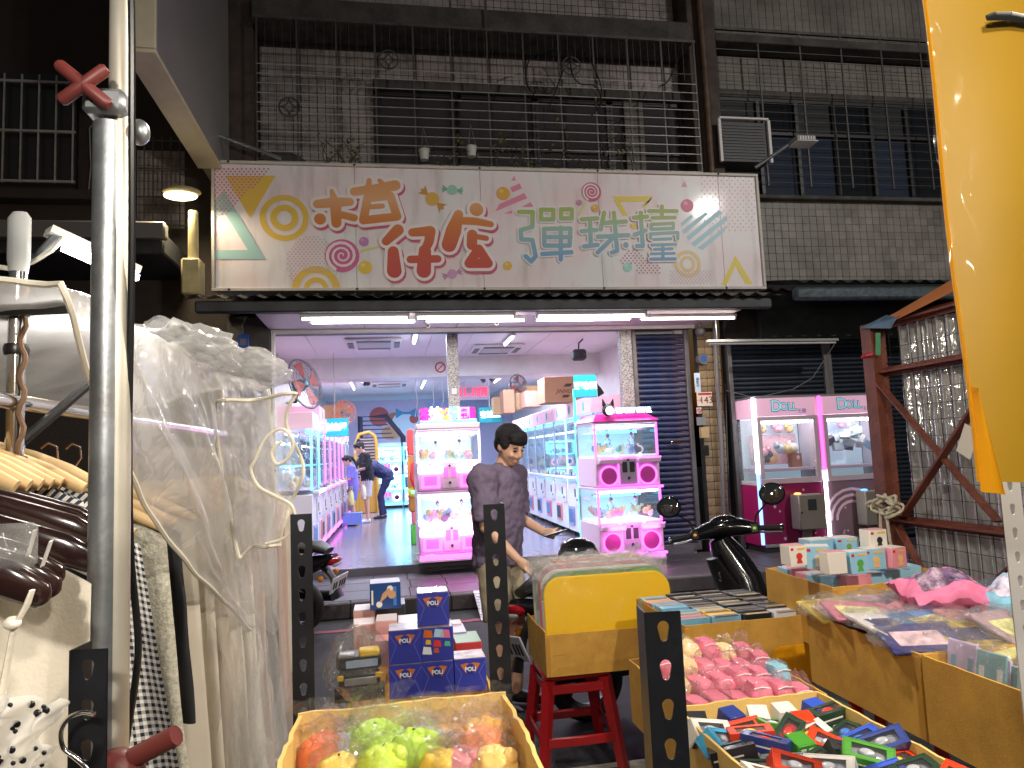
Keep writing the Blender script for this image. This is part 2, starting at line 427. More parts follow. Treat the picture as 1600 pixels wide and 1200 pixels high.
TILE = mat('glazed_wall_tile', S(168, 160, 158), .4, var=.2, vs=1.5, objvar=.1, dirt=(.06, .05, .045), dirt_amt=.8, dirt_scale=2.2, coords='World')
TILEP = mat('pinkish_wall_tile', S(150, 128, 126), .35, objvar=.12, dirt=(.06, .05, .045), dirt_amt=.7)
TILEG = mat('grey_wall_tile', S(132, 126, 120), .45, var=.2, vs=1.4, objvar=.14, dirt=(.05, .042, .035), dirt_amt=.5, dirt_scale=3.2, coords='World')
GROUT = mat('dark_grout', (.03, .026, .024), .9, var=.3)
CONC = mat('stained_concrete', (.085, .078, .072), .85, var=.3, vs=4, bump=.4, bs=30, dirt=(.03, .025, .02), dirt_amt=.8)
COLM = mat('brown_column', (.07, .05, .042), .7, var=.35, vs=5, bump=.3, bs=25)
WINDARK = mat('dark_window_glass', (.012, .014, .018), .08, spec=.6)
WINBLUE = mat('blue_curtain_glass', (.03, .04, .065), .12, spec=.6)
ALU = mat('window_aluminium', (.06, .06, .06), .45, .6)
FY = 9.24
mbld = thing('apartment_building', 'tiled upper storey with caged windows above the long candy sign', 'building', (1.4, FY, 3.4))
put('wall', MB().bx(-1.9, 4.7, FY, FY+.12, 3.37, 9.0), GROUT, mbld)
tiles(mbld, [(1.0, 4.2, 7.34, 8.14, FY-.006), (-1.48, 4.2, 6.5, 6.9, FY-.006), (-1.48, -.05, 5.3, 6.5, FY-.006), (-1.48, 1.0, 7.34, 8.3, FY-.006), (1.0, 4.2, 8.14, 8.3, FY-.006)], .1, TILE)
put('ledge', MB().cbx(-1.5, 4.24, 8.75, FY, 6.98, 7.3, c=.02), CONC, mbld)
put('lintel', MB().cbx(-.05, 4.24, 9.1, FY, 6.34, 6.48, c=.01), CONC, mbld)
for x0, x1 in ((-1.86, -1.5), (4.25, 4.66)): put('column', MB().cbx(x0, x1, 8.9, FY, 3.4, 9.0, c=.01), COLM, mbld)
pipe = put('drain_pipe', MB().tube([(4.4, 8.82, 9), (4.42, 8.82, 6.6), (4.41, 8.82, 3.5)], .045, 10), mat('rusty_pipe', (.12, .075, .05), .6, .2, var=.4, vs=9), mbld)
# sliding windows in the dark opening
put('window_recess', MB().bx(-.05, 4.2, FY-.012, FY-.004, 4.9, 6.34), mat('dark_red_interior', (.03, .017, .015), .8, var=.4, vs=2), mbld)  # flat dark reddish sheet stands in for the window interior
for k, x in enumerate((-.05, 1.05, 2.1, 3.15)):
    w = put('window', MB().bar((x+.02, 9.19, 4.95), (x+.02, 9.19, 6.33), .05, .04).bar((x+1.03, 9.19, 4.95), (x+1.03, 9.19, 6.33), .05, .04).bar((x, 9.19, 6.31), (x+1.05, 9.19, 6.31), .04, .05).bar((x, 9.19, 5.6), (x+1.05, 9.19, 5.6), .03, .03), ALU, mbld)
    B(x+.045-1.4, x+1.005-1.4, 9.195-FY, 9.205-FY, 4.95-3.4, 6.29-3.4).build('pane', GLASS, w)
put('wall_panel', MB().bx(3.35, 3.62, 9.14, 9.17, 4.95, 6.33), mat('grey_board', (.14, .125, .115), .7), mbld)
put('air_duct_cover', MB().prism([(-1.2+.42*cos(a*pi/12), 5.02+.42*sin(a*pi/12)) for a in range(13)], 9.05, 9.2), mat('dark_cover', (.06, .056, .053), .6), mbld)

# cage of bars in front of the windows
GRI = mat('old_iron_bars', (.11, .1, .092), .5, .4, var=.3)
GRIW = mat('pale_painted_bars', (.5, .48, .46), .45, .3, var=.2)
gr = thing('window_cage', 'projecting iron window cage with ring medallions above the candy sign', 'window cage', (1.4, 8.72, 5.0))
vb = MB().bar((0, 0, 0), (0, 0, 1.98), .02).mesh('upright_bar'); hb = MB().cyl((-2.83, 0, 0), (2.83, 0, 0), .006, 6).mesh('cross_bar')
for k in range(13): link('upright_bar', vb, GRI, gr, (-2.83+k*.4716, 0, 0))
for k in range(12): link('cross_bar', hb, GRIW, gr, (0, -.012, .04+k*.122))
for k in range(4): link('cross_bar', MB().cyl((-2.83, 0, 0), (2.83, 0, 0), .006, 6).mesh('cross_bar') if k == 0 else hbd, GRI, gr, (0, -.012, 1.52+k*.122)); hbd = gr.children[-1].data
tb = MB().bar((0, 0, 0), (0, .5, 0), .008).mesh('roof_bar')
for k in range(28): link('roof_bar', tb, GRI, gr, (-2.8+k*.2074, 0, 1.97))
put('top_rail', MB().bar((-1.45, 8.72, 6.99), (4.25, 8.72, 6.99), .035), GRI, gr)
fine = MB()
for k in range(56): fine.bar((-1.43+k*.1, 8.715, 6.42), (-1.43+k*.1, 8.715, 6.97), .004)
for k in range(14): fine.bar((-1.43+k*.1, 8.715, 5.3), (-1.43+k*.1, 8.715, 6.42), .004)
o = put('fine_bars', fine, GRI, gr, None); o['kind'] = 'stuff'
def medallion(px, py):
    p = onY(px, py, 8.69); mb = MB(); r = .12
    mb.tube([(p.x+r*cos(a*pi/12), 8.69, p.z+r*sin(a*pi/12)) for a in range(24)], .011, 6, closed=True)
    for q in range(4):
        a0 = q*pi/2; cx, cz = p.x+r*1.35*cos(a0+pi/4), p.z+r*1.35*sin(a0+pi/4)
        mb.tube([(cx+r*.97*cos(a0+pi/4+pi+t*.78), 8.69, cz+r*.97*sin(a0+pi/4+pi+t*.78)) for t in (-1, -.5, 0, .5, 1)], .009, 6)
    put('medallion', mb, GRI, gr)
for q in ((452, 167), (607, 93), (893, 103)): medallion(*q)

# ------------------------------------------------------------------ neighbour on the right
nb = thing('neighbour_building', 'dark tiled building with a long window row right of the candy sign', 'building', (7.6, FY+.06, 0))
NY = 9.3
put('wall', MB().bx(4.66, 14.5, NY, NY+.12, 0, 9.0), GROUT, nb)
tiles(nb, [(5.2, 8.6, 3.78, 5.0, NY-.006), (4.75, 8.6, 7.35, 8.35, NY-.006), (4.75, 8.6, 6.62, 7.15, NY-.006)], .115, TILEG, 300)
put('window_recess', MB().bx(4.72, 9.6, NY-.014, NY-.004, 5.06, 6.56), mat('black_recess', (.012, .012, .013), .7), nb)
put('ledge', MB().cbx(4.68, 10, 8.95, NY, 7.18, 7.3, c=.01), CONC, nb)
put('sill', MB().cbx(4.7, 9.6, 9.18, NY, 5.0, 5.06, c=.01), CONC, nb)
put('lintel', MB().cbx(4.7, 9.6, 9.2, NY, 6.5, 6.62, c=.01), CONC, nb)
for k in range(8):
    x = 4.78+k*.6; blue = k in (1, 2, 4)
    w = put('window', MB().bar((x+.015, 9.24, 5.07), (x+.015, 9.24, 6.5), .05, .05).bar((x, 9.24, 6.48), (x+.6, 9.24, 6.48), .04, .05).bar((x, 9.24, 5.98), (x+.6, 9.24, 5.98), .06, .05), ALU, nb)
    MB().bx(x+.04, x+.57, 9.26, 9.265, 5.07, 5.95).xf(T(-nb.location)).build('pane', WINBLUE if blue else WINDARK, w)
    MB().bx(x+.04, x+.57, 9.26, 9.265, 6.01, 6.46).xf(T(-nb.location)).build('pane', mat('grey_blind_glass', (.045, .047, .05), .2) if k % 2 == 0 else WINDARK, w)
g2 = thing('window_cage', 'thin barred window cage on the dark building at the upper right', 'window cage', (6.6, 8.98, 5.1))
vb2 = MB().bar((0, 0, 0), (0, 0, 2.3), .02).mesh('upright_bar'); hb2 = MB().cyl((-1.95, 0, 0), (2.0, 0, 0), .005, 5).mesh('cross_bar')
for k in range(7): link('upright_bar', vb2, GRI, g2, (-1.92+k*.65, 0, 0))
for k in range(18): link('cross_bar', hb2, GRI, g2, (0, -.01, .05+k*.128))
put('top_rail', MB().bar((4.66, 8.98, 7.38), (8.6, 8.98, 7.38), .04), GRI, g2)
mb = MB()
for k in range(18): mb.bar((4.7, 8.99+.015*k, 5.2+k*.12), (4.7, 8.99+.28, 5.32+k*.12), .012)
put('side_bars', mb, GRI, g2, None)['kind'] = 'stuff'

# ------------------------------------------------------------------ neighbour on the left
lb = thing('neighbour_building', 'dark brown building with a barred window at the far upper left', 'building', (-4.4, FY+.06, 0))
put('wall', MB().bx(-12, -1.87, NY, NY+.12, 0, 9.0), DARKWALL, lb)
put('canopy', MB().cbx(-9, -2.3, 8.1, NY, 3.85, 4.1, c=.02), mat('black_canopy', (.022, .022, .024), .6, var=.3), lb)
put('gutter', MB().cbx(-9, -2.25, 7.95, 8.09, 3.98, 4.16, c=.02), mat('grey_gutter', (.16, .15, .14), .5, .3), lb)
lw = put('window', MB().bx(-5.2, -3.62, 9.22, 9.29, 4.95, 6.4), mat('dark_window_void', (.02, .022, .02), .3), lb)
mb = MB()
for k in range(9): mb.bar((-5.15+k*.19, 9.15, 5.0), (-5.15+k*.19, 9.15, 6.35), .02)
for k in range(3): mb.bar((-5.25, 9.15, 5.02+k*.62), (-3.6, 9.15, 5.02+k*.62), .03)
for k in range(9):
    MB().bar((-5.15+k*.19, 9.15, 5.0), (-5.15+k*.19, 9.15, 6.35), .018).xf(T(-lb.location)).build('bar', GRIW, lw)
for k in range(3): MB().bar((-5.25, 9.15, 5.02+k*.62), (-3.6, 9.15, 5.02+k*.62), .028).xf(T(-lb.location)).build('bar', GRIW, lw)
put('window_ledge', MB().cbx(-5.4, -3.4, 9.05, 9.29, 4.78, 4.9, c=.01), DARKWALL, lb)
tiles(lb, [(-2.95, -2.4, 4.5, 5.5, NY-.006)], .1, TILE)
mb = MB()
for k in range(7): mb.bar((-2.98+k*.1, 9.0, 4.4), (-2.98+k*.1, 9.0, 5.55), .014)
for k in range(4): mb.bar((-3.0, 9.0, 4.45+k*.35), (-2.3, 9.0, 4.45+k*.35), .016)
put('small_grille', mb, GRI, lb, None)['kind'] = 'stuff'
put('shutter_box', MB().cbx(-6, -2.0, 9.1, NY-.002, 2.5, 3.1, c=.01), mat('dark_grey_box', (.05, .052, .055), .5), lb)
put('wall_cable', MB().tube([onY(0, 312, 9.2), onY(60, 313, 9.2), onY(110, 315, 9.2), onY(138, 305, 9.2), onY(142, 260, 9.2), onY(140, 200, 9.2), onY(155, 185, 9.2)], .007, 6), GRIW, lb)

# projecting signboard seen from below, upper left
pj = thing('projecting_signboard', 'blank white projecting signboard jutting towards the street at upper left', 'signboard', (-1.9, 7.2, 4.93))
put('panel', MB().cbx(-2.0, -1.78, 6.0, 8.86, 4.95, 9.0, c=.01), mat('greyed_acrylic', S(150, 147, 148), .35, var=.06, vs=2), pj)
put('bottom_trim', MB().cbx(-2.02, -1.76, 5.97, 8.38, 4.915, 4.948, c=.006), mat('cream_trim', S(214, 204, 180), .45, var=.06), pj)
put('front_trim', MB().cbx(-2.02, -1.76, 5.955, 5.998, 4.95, 9.0, c=.006), mat('cream_trim'), pj)
put('support_arm', MB().tube([onY(310, 200, 8.35), onY(440, 248, 8.35)], .022, 8), STEEL, pj)
# left black column between the neighbours
# ================================================================== SHOPFRONT
SLATEBLUE = mat('blue_roller_slat', S(26, 44, 84), .45, .2, var=.18, vs=7, objvar=.1, dirt=(.13, .055, .035), dirt_amt=.8, dirt_scale=4)
SLATDARK = mat('dark_roller_slat', S(40, 48, 60), .4, .4, var=.2, vs=7, objvar=.15)
def slat_mesh(w, h):
    pr = [(0, 0), (-.012, h*.12), (-.02, h*.4), (-.016, h*.75), (-.004, h*.93), (0, h*.97), (.003, h*.97), (.003, 0)]
    mb = MB(); mb.prism(pr, -w/2, w/2, 'YZ'); return mb.mesh('slat', 50)
def shutter(label, x0, x1, z0, z1, Y, h, material, frame):
    t = thing('roller_shutter', label, 'shutter', ((x0+x1)/2, Y, z0))
    me = slat_mesh(x1-x0-.02, h)
    n = int((z1-z0)/h)
    for k in range(n): link('slat', me, material, t, (0, 0, k*h))
    for s in (-1, 1): MB().cbx(s*((x1-x0)/2)-.03, s*((x1-x0)/2)+.03, -.05, .03, 0, z1-z0).build('guide_rail', frame, t)
    return t
GUIDE = mat('shutter_guide', (.17, .16, .165), .45, .5, var=.2)
sh = shutter('blue ribbed roller shutter with rust streaks beside the game shop', 3.33, 4.08, .17, 3.16, 9.3, .075, SLATEBLUE, GUIDE)
CB(-.34, .34, -.07, -.01, 0, .09).build('bottom_bar', GUIDE, sh)
CB(.05, .2, -.075, -.055, 1.42, 1.46).build('handle', CHROME, sh)
GRAN = mat('speckled_granite', (.2, .19, .185), .3)
def granite():
    nt = GRAN.node_tree; N = nt.nodes; L = nt.links; Bs = N['Principled BSDF']
    tc = N.new('ShaderNodeTexCoord'); vo = N.new('ShaderNodeTexVoronoi'); vo.inputs['Scale'].default_value = 75
    L.new(tc.outputs['Object'], vo.inputs['Vector']); cr = N.new('ShaderNodeValToRGB'); e = cr.color_ramp.elements
    e[0].color = (.03, .03, .03, 1); e[1].color = (.5, .48, .46, 1); e[1].position = .9
    L.new(vo.outputs['Color'], cr.inputs[0]); L.new(cr.outputs[0], Bs.inputs['Base Color'])
granite()
p1 = thing('pillar', 'slim speckled granite pillar in the middle of the shop opening', 'pillar', (.913, 9.75, SF-.01))
CB(-.075, .075, -.07, .07, 0, 3.12, c=.006).build('shaft', GRAN, p1)
CB(-.035, .035, -.085, -.071, 2.15, 2.23).build('switch_plate', WHITE, p1)
p2 = thing('pillar', 'speckled granite pillar between the shop opening and blue shutter', 'pillar', (3.2, 9.27, .15))
CB(-.08, .08, -.07, .07, 0, 3.05, c=.006).build('shaft', GRAN, p2)
p3 = thing('pillar', 'dark stained column at the left edge of the shop opening', 'pillar', (-1.52, 9.24, .15))
CB(-.33, .16, -.2, .05, 0, 3.2, c=.01).build('shaft', CONC, p3)
CB(.165, .21, -.16, -.1, .09, 3.0, c=.006).build('door_post', WHITE, p3)
# lintel above the opening
ln = thing('shop_lintel', 'dark steel lintel over the shop opening and shutter', 'lintel', (1.4, 9.25, 3.14))
CB(-2.75, 2.72, -.06, .08, .0, .2).build('beam', mat('dark_lintel', (.03, .033, .045), .5, .3), ln)

# ---------------- awning with its lit soffit
aw = thing('awning', 'corrugated awning with lit white soffit under the candy sign', 'awning', (1.4, 8.1, 3.19))
SOFF = mat('soffit_white', S(226, 214, 220), .5, var=.04)
x0, x1 = -2.78, 2.95
for k in range(5):
    a = x0+(x1-x0)*k/5; b = x0+(x1-x0)*(k+1)/5
    CB(a+.003, b-.003, .06, 1.08, 0, .018, c=.002).build('soffit_panel', SOFF, aw)
CB(-3.38, 3.3, -.05, .055, .002, .13, c=.015).build('front_beam', mat('dark_slate_beam', (.055, .06, .068), .55, var=.35, vs=4, bump=.3, bs=40), aw)
CB(-2.78, 2.76, 1.02, 1.05, -.055, -.004).build('back_trim', WHITE, aw)
CORR = mat('corrugated_dark', (.06, .066, .07), .45, .3, var=.35, vs=3, bump=.2, bs=30, dirt=(.12, .08, .04), dirt_amt=.5)
def corr(u, v):
    x = -3.45+6.85*u; return (x, -.12+.55*v, .155+.13*v+.018*sin(x*2*pi/.2))
mb = MB().grid(corr, 270, 3)
mb.grid(lambda u, v: tuple(Vector(corr(u, v))-Vector((0, 0, .006))), 270, 3); mb.build('roof_sheet', CORR, aw, 60)
sc = MB().ell((0, 0, 0), (.012, .012, .008), 6, 4).mesh('roof_screw')
for k in range(33): link('roof_screw', sc, CHROME, aw, (-3.3+k*.2, -.1, .185))
TUBEW = glow('tube_warm', (1.0, .9, .78), 9); TUBEC = glow('tube_cool', (.86, .92, 1.0), 9)
def tube_light(label, x0, x1, Y, z, m, power, col, group):
    t = thing('tube_light', label, 'tube light', ((x0+x1)/2, Y, z), 0, group); L = x1-x0
    CB(-L/2, L/2, -.03, .03, 0, .035).build('batten', WHITE, t)
    MB().cyl((-L/2+.03, 0, -.018), (L/2-.03, 0, -.018), .014, 10).build('tube', m, t)
    for s in (-1, 1): CB(s*(L/2-.015)-.012, s*(L/2-.015)+.012, -.018, .018, -.034, .0).build('end_cap', WHITE, t)
    area_lamp('tube_glow', (0, 0, -.04), L*.9, power, col, t, sy=.04)
    return t
names = ['leftmost warm tube of the awning row under the candy sign', 'second warm tube from the left in the awning row', 'third warm tube from the left in the awning row', 'rightmost warm tube of the awning row near the blue shutter']
for k, (a, b) in enumerate(((483, 651), (663, 822), (835, 986), (998, 1150))):
    tube_light(names[k], onY(a, 495, 8.42).x, onY(b, 495, 8.42).x, 8.42, 3.155, TUBEW, 17, (1, .92, .84), 'warm tubes under the awning')
names = ['cool white tube at the left front edge of the awning', 'cool white tube at the right front edge of the awning', 'middle cool white tube at the front edge of the awning']
for k, (a, b) in enumerate(((468, 640), (837, 1010), (648, 805))):
    tube_light(names[k], onY(a, 488, 8.2).x, onY(b, 488, 8.2).x, 8.2, 3.155, TUBEC, 8, (.85, .92, 1), 'cool tubes at the awning edge')
def can_light(px, py, label):
    p = onZ(px, py, 3.186); t = thing('downlight', label, 'downlight', (p.x, p.y, 3.186), 0, 'round downlights in the soffit')
    MB().lathe([(.075, 0), (.08, -.008), (.06, -.01), (.058, .0)], 20).build('ring', WHITE, t)
    MB().lathe([(.057, -.004), (.02, -.006)], 20).build('lens', TUBEW, t)
can_light(920, 500, 'round downlight glowing above the middle of the shop opening'); can_light(1064, 497, 'round downlight glowing above the blue shutter')
def sensor(px, py, label):
    p = onZ(px, py, 3.188); t = thing('security_camera', label, 'camera', tuple(p), 0)
    MB().lathe([(.03, 0), (.03, -.03), (.022, -.035)], 12).build('mount', WHITE, t); MB().ell((0, -.02, -.06), (.03, .05, .03)).build('head', WHITE, t)
    MB().cyl((0, -.075, -.065), (0, -.06, -.063), .018, 10).build('lens', BLACKP, t)
sensor(668, 502, 'small white camera under the awning above the granite pillar'); sensor(775, 498, 'small cream camera under the awning, right of the pillar')

# ---------------- the long candy sign
SX0, SX1, SZ0, SZ1, SY = -1.88, 4.83, 3.5, 5.02, 8.4
sg = thing('shop_sign', 'long pink sign with bubble Chinese lettering, candies and triangles', 'sign', ((SX0+SX1)/2, SY, SZ0))
FRM = mat('cream_sign_frame', S(214, 208, 200), .5, var=.1, dirt=(.2, .17, .13), dirt_amt=.5)
CX = (SX0+SX1)/2; HX = (SX1-SX0)/2; HZ = SZ1-SZ0
for a in ((-HX, HX, -.03, .05, 0, .035), (-HX, HX, -.03, .05, HZ-.035, HZ), (-HX, -HX+.035, -.029, .05, .036, HZ-.036), (HX-.035, HX, -.029, .05, .036, HZ-.036)): CB(*a).build('frame_bar', FRM, sg)
CB(-HX+.01, HX-.01, .0505, .3, .01, HZ-.01).build('sign_case', FRM, sg)
def sign_face():
    m = mat('sign_face_print', S(226, 208, 214), .4, coat=.35)
    nt = m.node_tree; N = nt.nodes; L = nt.links; Bs = N['Principled BSDF']
    tc = N.new('ShaderNodeTexCoord'); mp = N.new('ShaderNodeMapping'); mp.inputs['Scale'].default_value = (1.0, 1, .16)
    nz = N.new('ShaderNodeTexNoise'); nz.inputs['Scale'].default_value = 1.4; nz.inputs['Detail'].default_value = 2
    L.new(tc.outputs['Object'], nz.inputs['Vector'])
    cr = N.new('ShaderNodeValToRGB'); e = cr.color_ramp.elements; e[0].position = .35; e[0].color = (*S(246, 226, 230), 1); e[1].position = .65; e[1].color = (*S(242, 242, 246), 1)
    L.new(nz.outputs['Fac'], cr.inputs[0])
    L.new(tc.outputs['Object'], mp.inputs[0]); n2 = N.new('ShaderNodeTexNoise'); n2.inputs['Scale'].default_value = 7; n2.inputs['Detail'].default_value = 6
    L.new(mp.outputs[0], n2.inputs['Vector']); mr = N.new('ShaderNodeMapRange'); mr.inputs['From Min'].default_value = .52; mr.inputs['From Max'].default_value = .8; mr.inputs['To Max'].default_value = .4
    L.new(n2.outputs['Fac'], mr.inputs['Value']); mx = N.new('ShaderNodeMix'); mx.data_type = 'RGBA'; mx.inputs[7].default_value = (.3, .26, .22, 1)
    L.new(mr.outputs[0], mx.inputs[0]); L.new(cr.outputs[0], mx.inputs[6]); L.new(mx.outputs[2], Bs.inputs['Base Color'])
    return m
SFACE = sign_face()
seams = [-HX+.036]+[onY(x, 360, SY).x-CX for x in (556, 753, 938, 1127)]+[HX-.036]
for a, b in zip(seams, seams[1:]): CB(a+.002, b-.002, -.004, .046, .037, HZ-.037, c=.0015).build('face_panel', SFACE, sg)
bolt = MB().ell((0, 0, 0), (.014, .01, .014), 8, 5).mesh('bolt')
for x in seams[1:-1]+[seams[0]+.15]:
    for z in (.018, HZ-.018): link('bolt', bolt, BLACKP, sg, (x, -.032, z))
_lay = [0]
def sgp(px, py):
    p = onY(px, py, SY); return (p.x-CX, p.z-SZ0)
def Z4(x, y): return sgp(320+x*.2875, 240+y*.2875)
def Z5(x, y): return sgp(760+x*.2875, 240+y*.2875)
PXM = 8.55/1130*.2875       # metres of sign face per unit of the survey drawing
def stroke_poly(mb, pts, w, y, th=.0012, closed=False, n=10):
    """flat brush stroke with round ends"""
    W = w if isinstance(w, (list, tuple)) else [w]*len(pts)
    P = [Vector((a, b)) for a, b in pts]
    for (p, wp) in zip(P, W):
        mb.nl = getattr(mb, 'nl', 0)+1; _k = y-.000016*mb.nl
        mb.prism([(p.x+wp/2*cos(2*pi*k/16), p.y+wp/2*sin(2*pi*k/16)) for k in range(16)], _k-th, _k)
    idx = list(range(len(P)-1))+([len(P)-1] if closed else [])
    for i in idx:
        a, b = P[i], P[(i+1) % len(P)]; wa, wb = W[i], W[(i+1) % len(P)]
        d = (b-a); d = d.normalized() if d.length else Vector((1, 0)); q = Vector((-d.y, d.x))
        mb.nl = getattr(mb, 'nl', 0)+1; _k = y-.000016*mb.nl
        mb.prism([tuple(a+q*wa/2), tuple(b+q*wb/2), tuple(b-q*wb/2), tuple(a-q*wa/2)], _k-th, _k)
def ink(name, polys, material, lvl):
    mb = MB(); y = -.0065-.0016*lvl
    for p in polys: mb.prism(p, y-.001, y)
    return mb.build(name, material, sg, None)
def ring(mb, c, r0, r1, lvl, n=40, a0=0, a1=2*pi):
    y = -.0065-.0016*lvl
    for k in range(n):
        s, t = a0+(a1-a0)*k/n, a0+(a1-a0)*(k+1)/n
        mb.prism([(c[0]+r0*cos(s), c[1]+r0*sin(s)), (c[0]+r1*cos(s), c[1]+r1*sin(s)), (c[0]+r1*cos(t), c[1]+r1*sin(t)), (c[0]+r0*cos(t), c[1]+r0*sin(t))], y-.001, y)
def soft(r, g, b, k=.2): return S(r+(236-r)*k, g+(224-g)*k, b+(228-b)*k)
def pm(c, **k): return mat('print_%d_%d_%d' % c, soft(*c), .4, **k)
YEL, TEAL, PINK = pm((240, 196, 60)), pm((150, 200, 200)), pm((236, 130, 170))
# triangles, rings, dots
ink('printed_triangle', [[Z4(112, 122), Z4(385, 122), Z4(248, 352)]], YEL, 0)
tri = [Z4(105, 200), Z4(52, 360), Z4(52, 240)]
ink('printed_triangle', [[Z4(60, 250), Z4(105, 200), Z4(330, 575), Z4(235, 525), Z4(105, 320), Z4(52, 355)], [Z4(52, 525), Z4(235, 525), Z4(330, 575), Z4(52, 575)]], TEAL, 1)
mb = MB(); c = Z4(433, 350); ring(mb, c, 95*PXM, 125*PXM, 0); ring(mb, c, 38*PXM, 72*PXM, 0); mb.build('printed_rings', YEL, sg, None)
c = Z4(605, 735)
for r0_, r1_ in ((85, 122), (35, 62)): mb = MB(); ring(mb, c, r0_*PXM, r1_*PXM, 0, a0=.02, a1=pi-.02); mb.build('printed_ring', YEL, sg, None)
mb = MB(); c = Z5(1092, 600); ring(mb, c, 60*PXM, 82*PXM, 0); ring(mb, c, 28*PXM, 48*PXM, 0); mb.build('printed_rings', mat('print_ochre', soft(240, 205, 130), .4), sg, None)
def dots(x0, x1, y0, y1, st, r, lvl, material, Zf, keep=lambda x, y: True):
    mb = MB(); y = y0; k = 0
    while y < y1:
        x = x0+(k % 2)*st/2
        while x < x1:
            if keep(x, y):
                c = Zf(x, y); yy = -.0065-.0016*lvl; mb.prism([(c[0]+r*PXM*cos(a*pi/3), c[1]+r*PXM*sin(a*pi/3)) for a in range(6)], yy-.001, yy)
            x += st
        y += st*.6; k += 1
    o = mb.build('halftone_dots', material, sg, None); o['kind'] = 'stuff'
DOTP = mat('print_dot_pink', soft(206, 110, 150), .4); DOTL = mat('print_dot_lilac', soft(205, 170, 195), .4)
dots(58, 370, 85, 330, 24, 5.5, 2, DOTP, Z4, lambda x, y: x+y*.9 < 430)
dots(440, 730, 455, 725, 22, 4.5, 1, DOTL, Z4, lambda x, y: (x-585)**2+(y-590)**2 < 145**2 and not (y > 640 and 500 < x < 700))
dots(1170, 1470, 130, 420, 30, 5, 0, mat('print_dot_rose', S(226, 186, 192), .4), Z5, lambda x, y: x-y > 820)
dots(730, 950, 530, 660, 22, 5.5, 1, DOTP, Z5, lambda x, y: y < 600 and abs(x-800) < (y-515)*1.2+12 or (y > 600 and x > 810))
dots(1000, 1220, 640, 712, 18, 4, 1, DOTL, Z5)
# heart with slanted bars, stripes triangle, chevrons
mb = MB()
for qd in ([(1055, 378), (1112, 332), (1122, 347), (1060, 398)], [(1062, 418), (1190, 315), (1207, 328), (1075, 438)], [(1086, 452), (1258, 310), (1285, 320), (1100, 472)], [(1112, 487), (1305, 335), (1308, 362), (1130, 507)], [(1147, 513), (1308, 388), (1292, 425), (1177, 522)]): mb.prism([Z5(*q) for q in qd], -.0077, -.0065)
mb.build('printed_heart', mat('print_aqua', soft(150, 212, 230), .4), sg, None)
ink('striped_triangle', [[Z5(135, 148), Z5(150, 122), Z5(160, 148)], [Z5(128, 185), Z5(180, 163), Z5(193, 190), Z5(140, 212)], [Z5(70, 275), Z5(205, 215), Z5(222, 243), Z5(48, 315)], [Z5(190, 290), Z5(240, 265), Z5(255, 290)], [Z5(95, 326), Z5(140, 308), Z5(140, 326)]], PINK, 0)
YL2 = mat('print_lemon', soft(240, 214, 30), .4)
ink('printed_chevron', [[Z5(1352, 555), Z5(1445, 710), Z5(1410, 710), Z5(1352, 610)], [Z5(1352, 555), Z5(1352, 610), Z5(1305, 715), Z5(1275, 715)]], YL2, 0)
ink('printed_chevron', [[Z5(680, 233), Z5(903, 233), Z5(885, 262), Z5(725, 262)], [Z5(690, 250), Z5(725, 262), Z5(768, 338), Z5(742, 338)], [Z5(885, 262), Z5(903, 233), Z5(860, 300), Z5(845, 290)]], YL2, 0)
ink('printed_triangle', [[Z5(1058, 182), Z5(1075, 148), Z5(1090, 182)]], PINK, 0)
# candies, lollipops, balls
def ball(c, r, col, hl, Zf):
    p = Zf(*c); ink('printed_ball', [[(p[0]+r*PXM*cos(a*pi/12), p[1]+r*PXM*sin(a*pi/12)) for a in range(24)]], pm(col), 3)
    ink('ball_glint', [[(p[0]-.3*r*PXM+.35*r*PXM*cos(a*pi/6), p[1]+.35*r*PXM+.3*r*PXM*sin(a*pi/6)) for a in range(12)]], pm(hl), 4)
for c, r, col, hl in (((865, 480), 26, (190, 120, 190), (215, 160, 215)), ((872, 620), 36, (240, 200, 40), (250, 225, 120))): ball(c, r, col, hl, Z4)
for c, r, col, hl in (((91, 218), 38, (232, 170, 50), (244, 200, 110)), ((1090, 283), 38, (220, 60, 120), (240, 140, 170)), ((502, 268), 17, (200, 120, 170), (222, 160, 195)), ((591, 298), 23, (230, 170, 60), (245, 205, 120)),
                      ((115, 611), 25, (240, 190, 60), (250, 215, 120)), ((767, 618), 27, (150, 225, 215), (190, 240, 232)), ((798, 395), 17, (245, 205, 40), (250, 225, 120))): ball(c, r, col, hl, Z5)
def lolly(c, r, col, Zf, stick):
    p = Zf(*c); R = r*PXM
    mb = MB(); stroke_poly(mb, [Zf(*stick[0]), Zf(*stick[1])], 14*PXM, -.0075); mb.build('lolly_stick', mat('print_stick', S(232, 222, 150), .4), sg, None)
    ink('lollipop', [[(p[0]+R*cos(a*pi/16), p[1]+R*sin(a*pi/16)) for a in range(32)]], pm(col), 3)
    mb = MB(); pts = [(p[0]+R*(.06+.86*t/40)*cos(t*.42), p[1]+R*(.06+.86*t/40)*sin(t*.42)) for t in range(41)]
    stroke_poly(mb, pts, [R*(.06+.13*t/40) for t in range(41)], -.0132); mb.build('lolly_swirl', pm((250, 236, 242)), sg, None)
lolly((747, 556), 90, (216, 84, 150), Z4, ((850, 530), (945, 508))); lolly((570, 210), 57, (206, 70, 110), Z5, ((535, 270), (505, 330)))
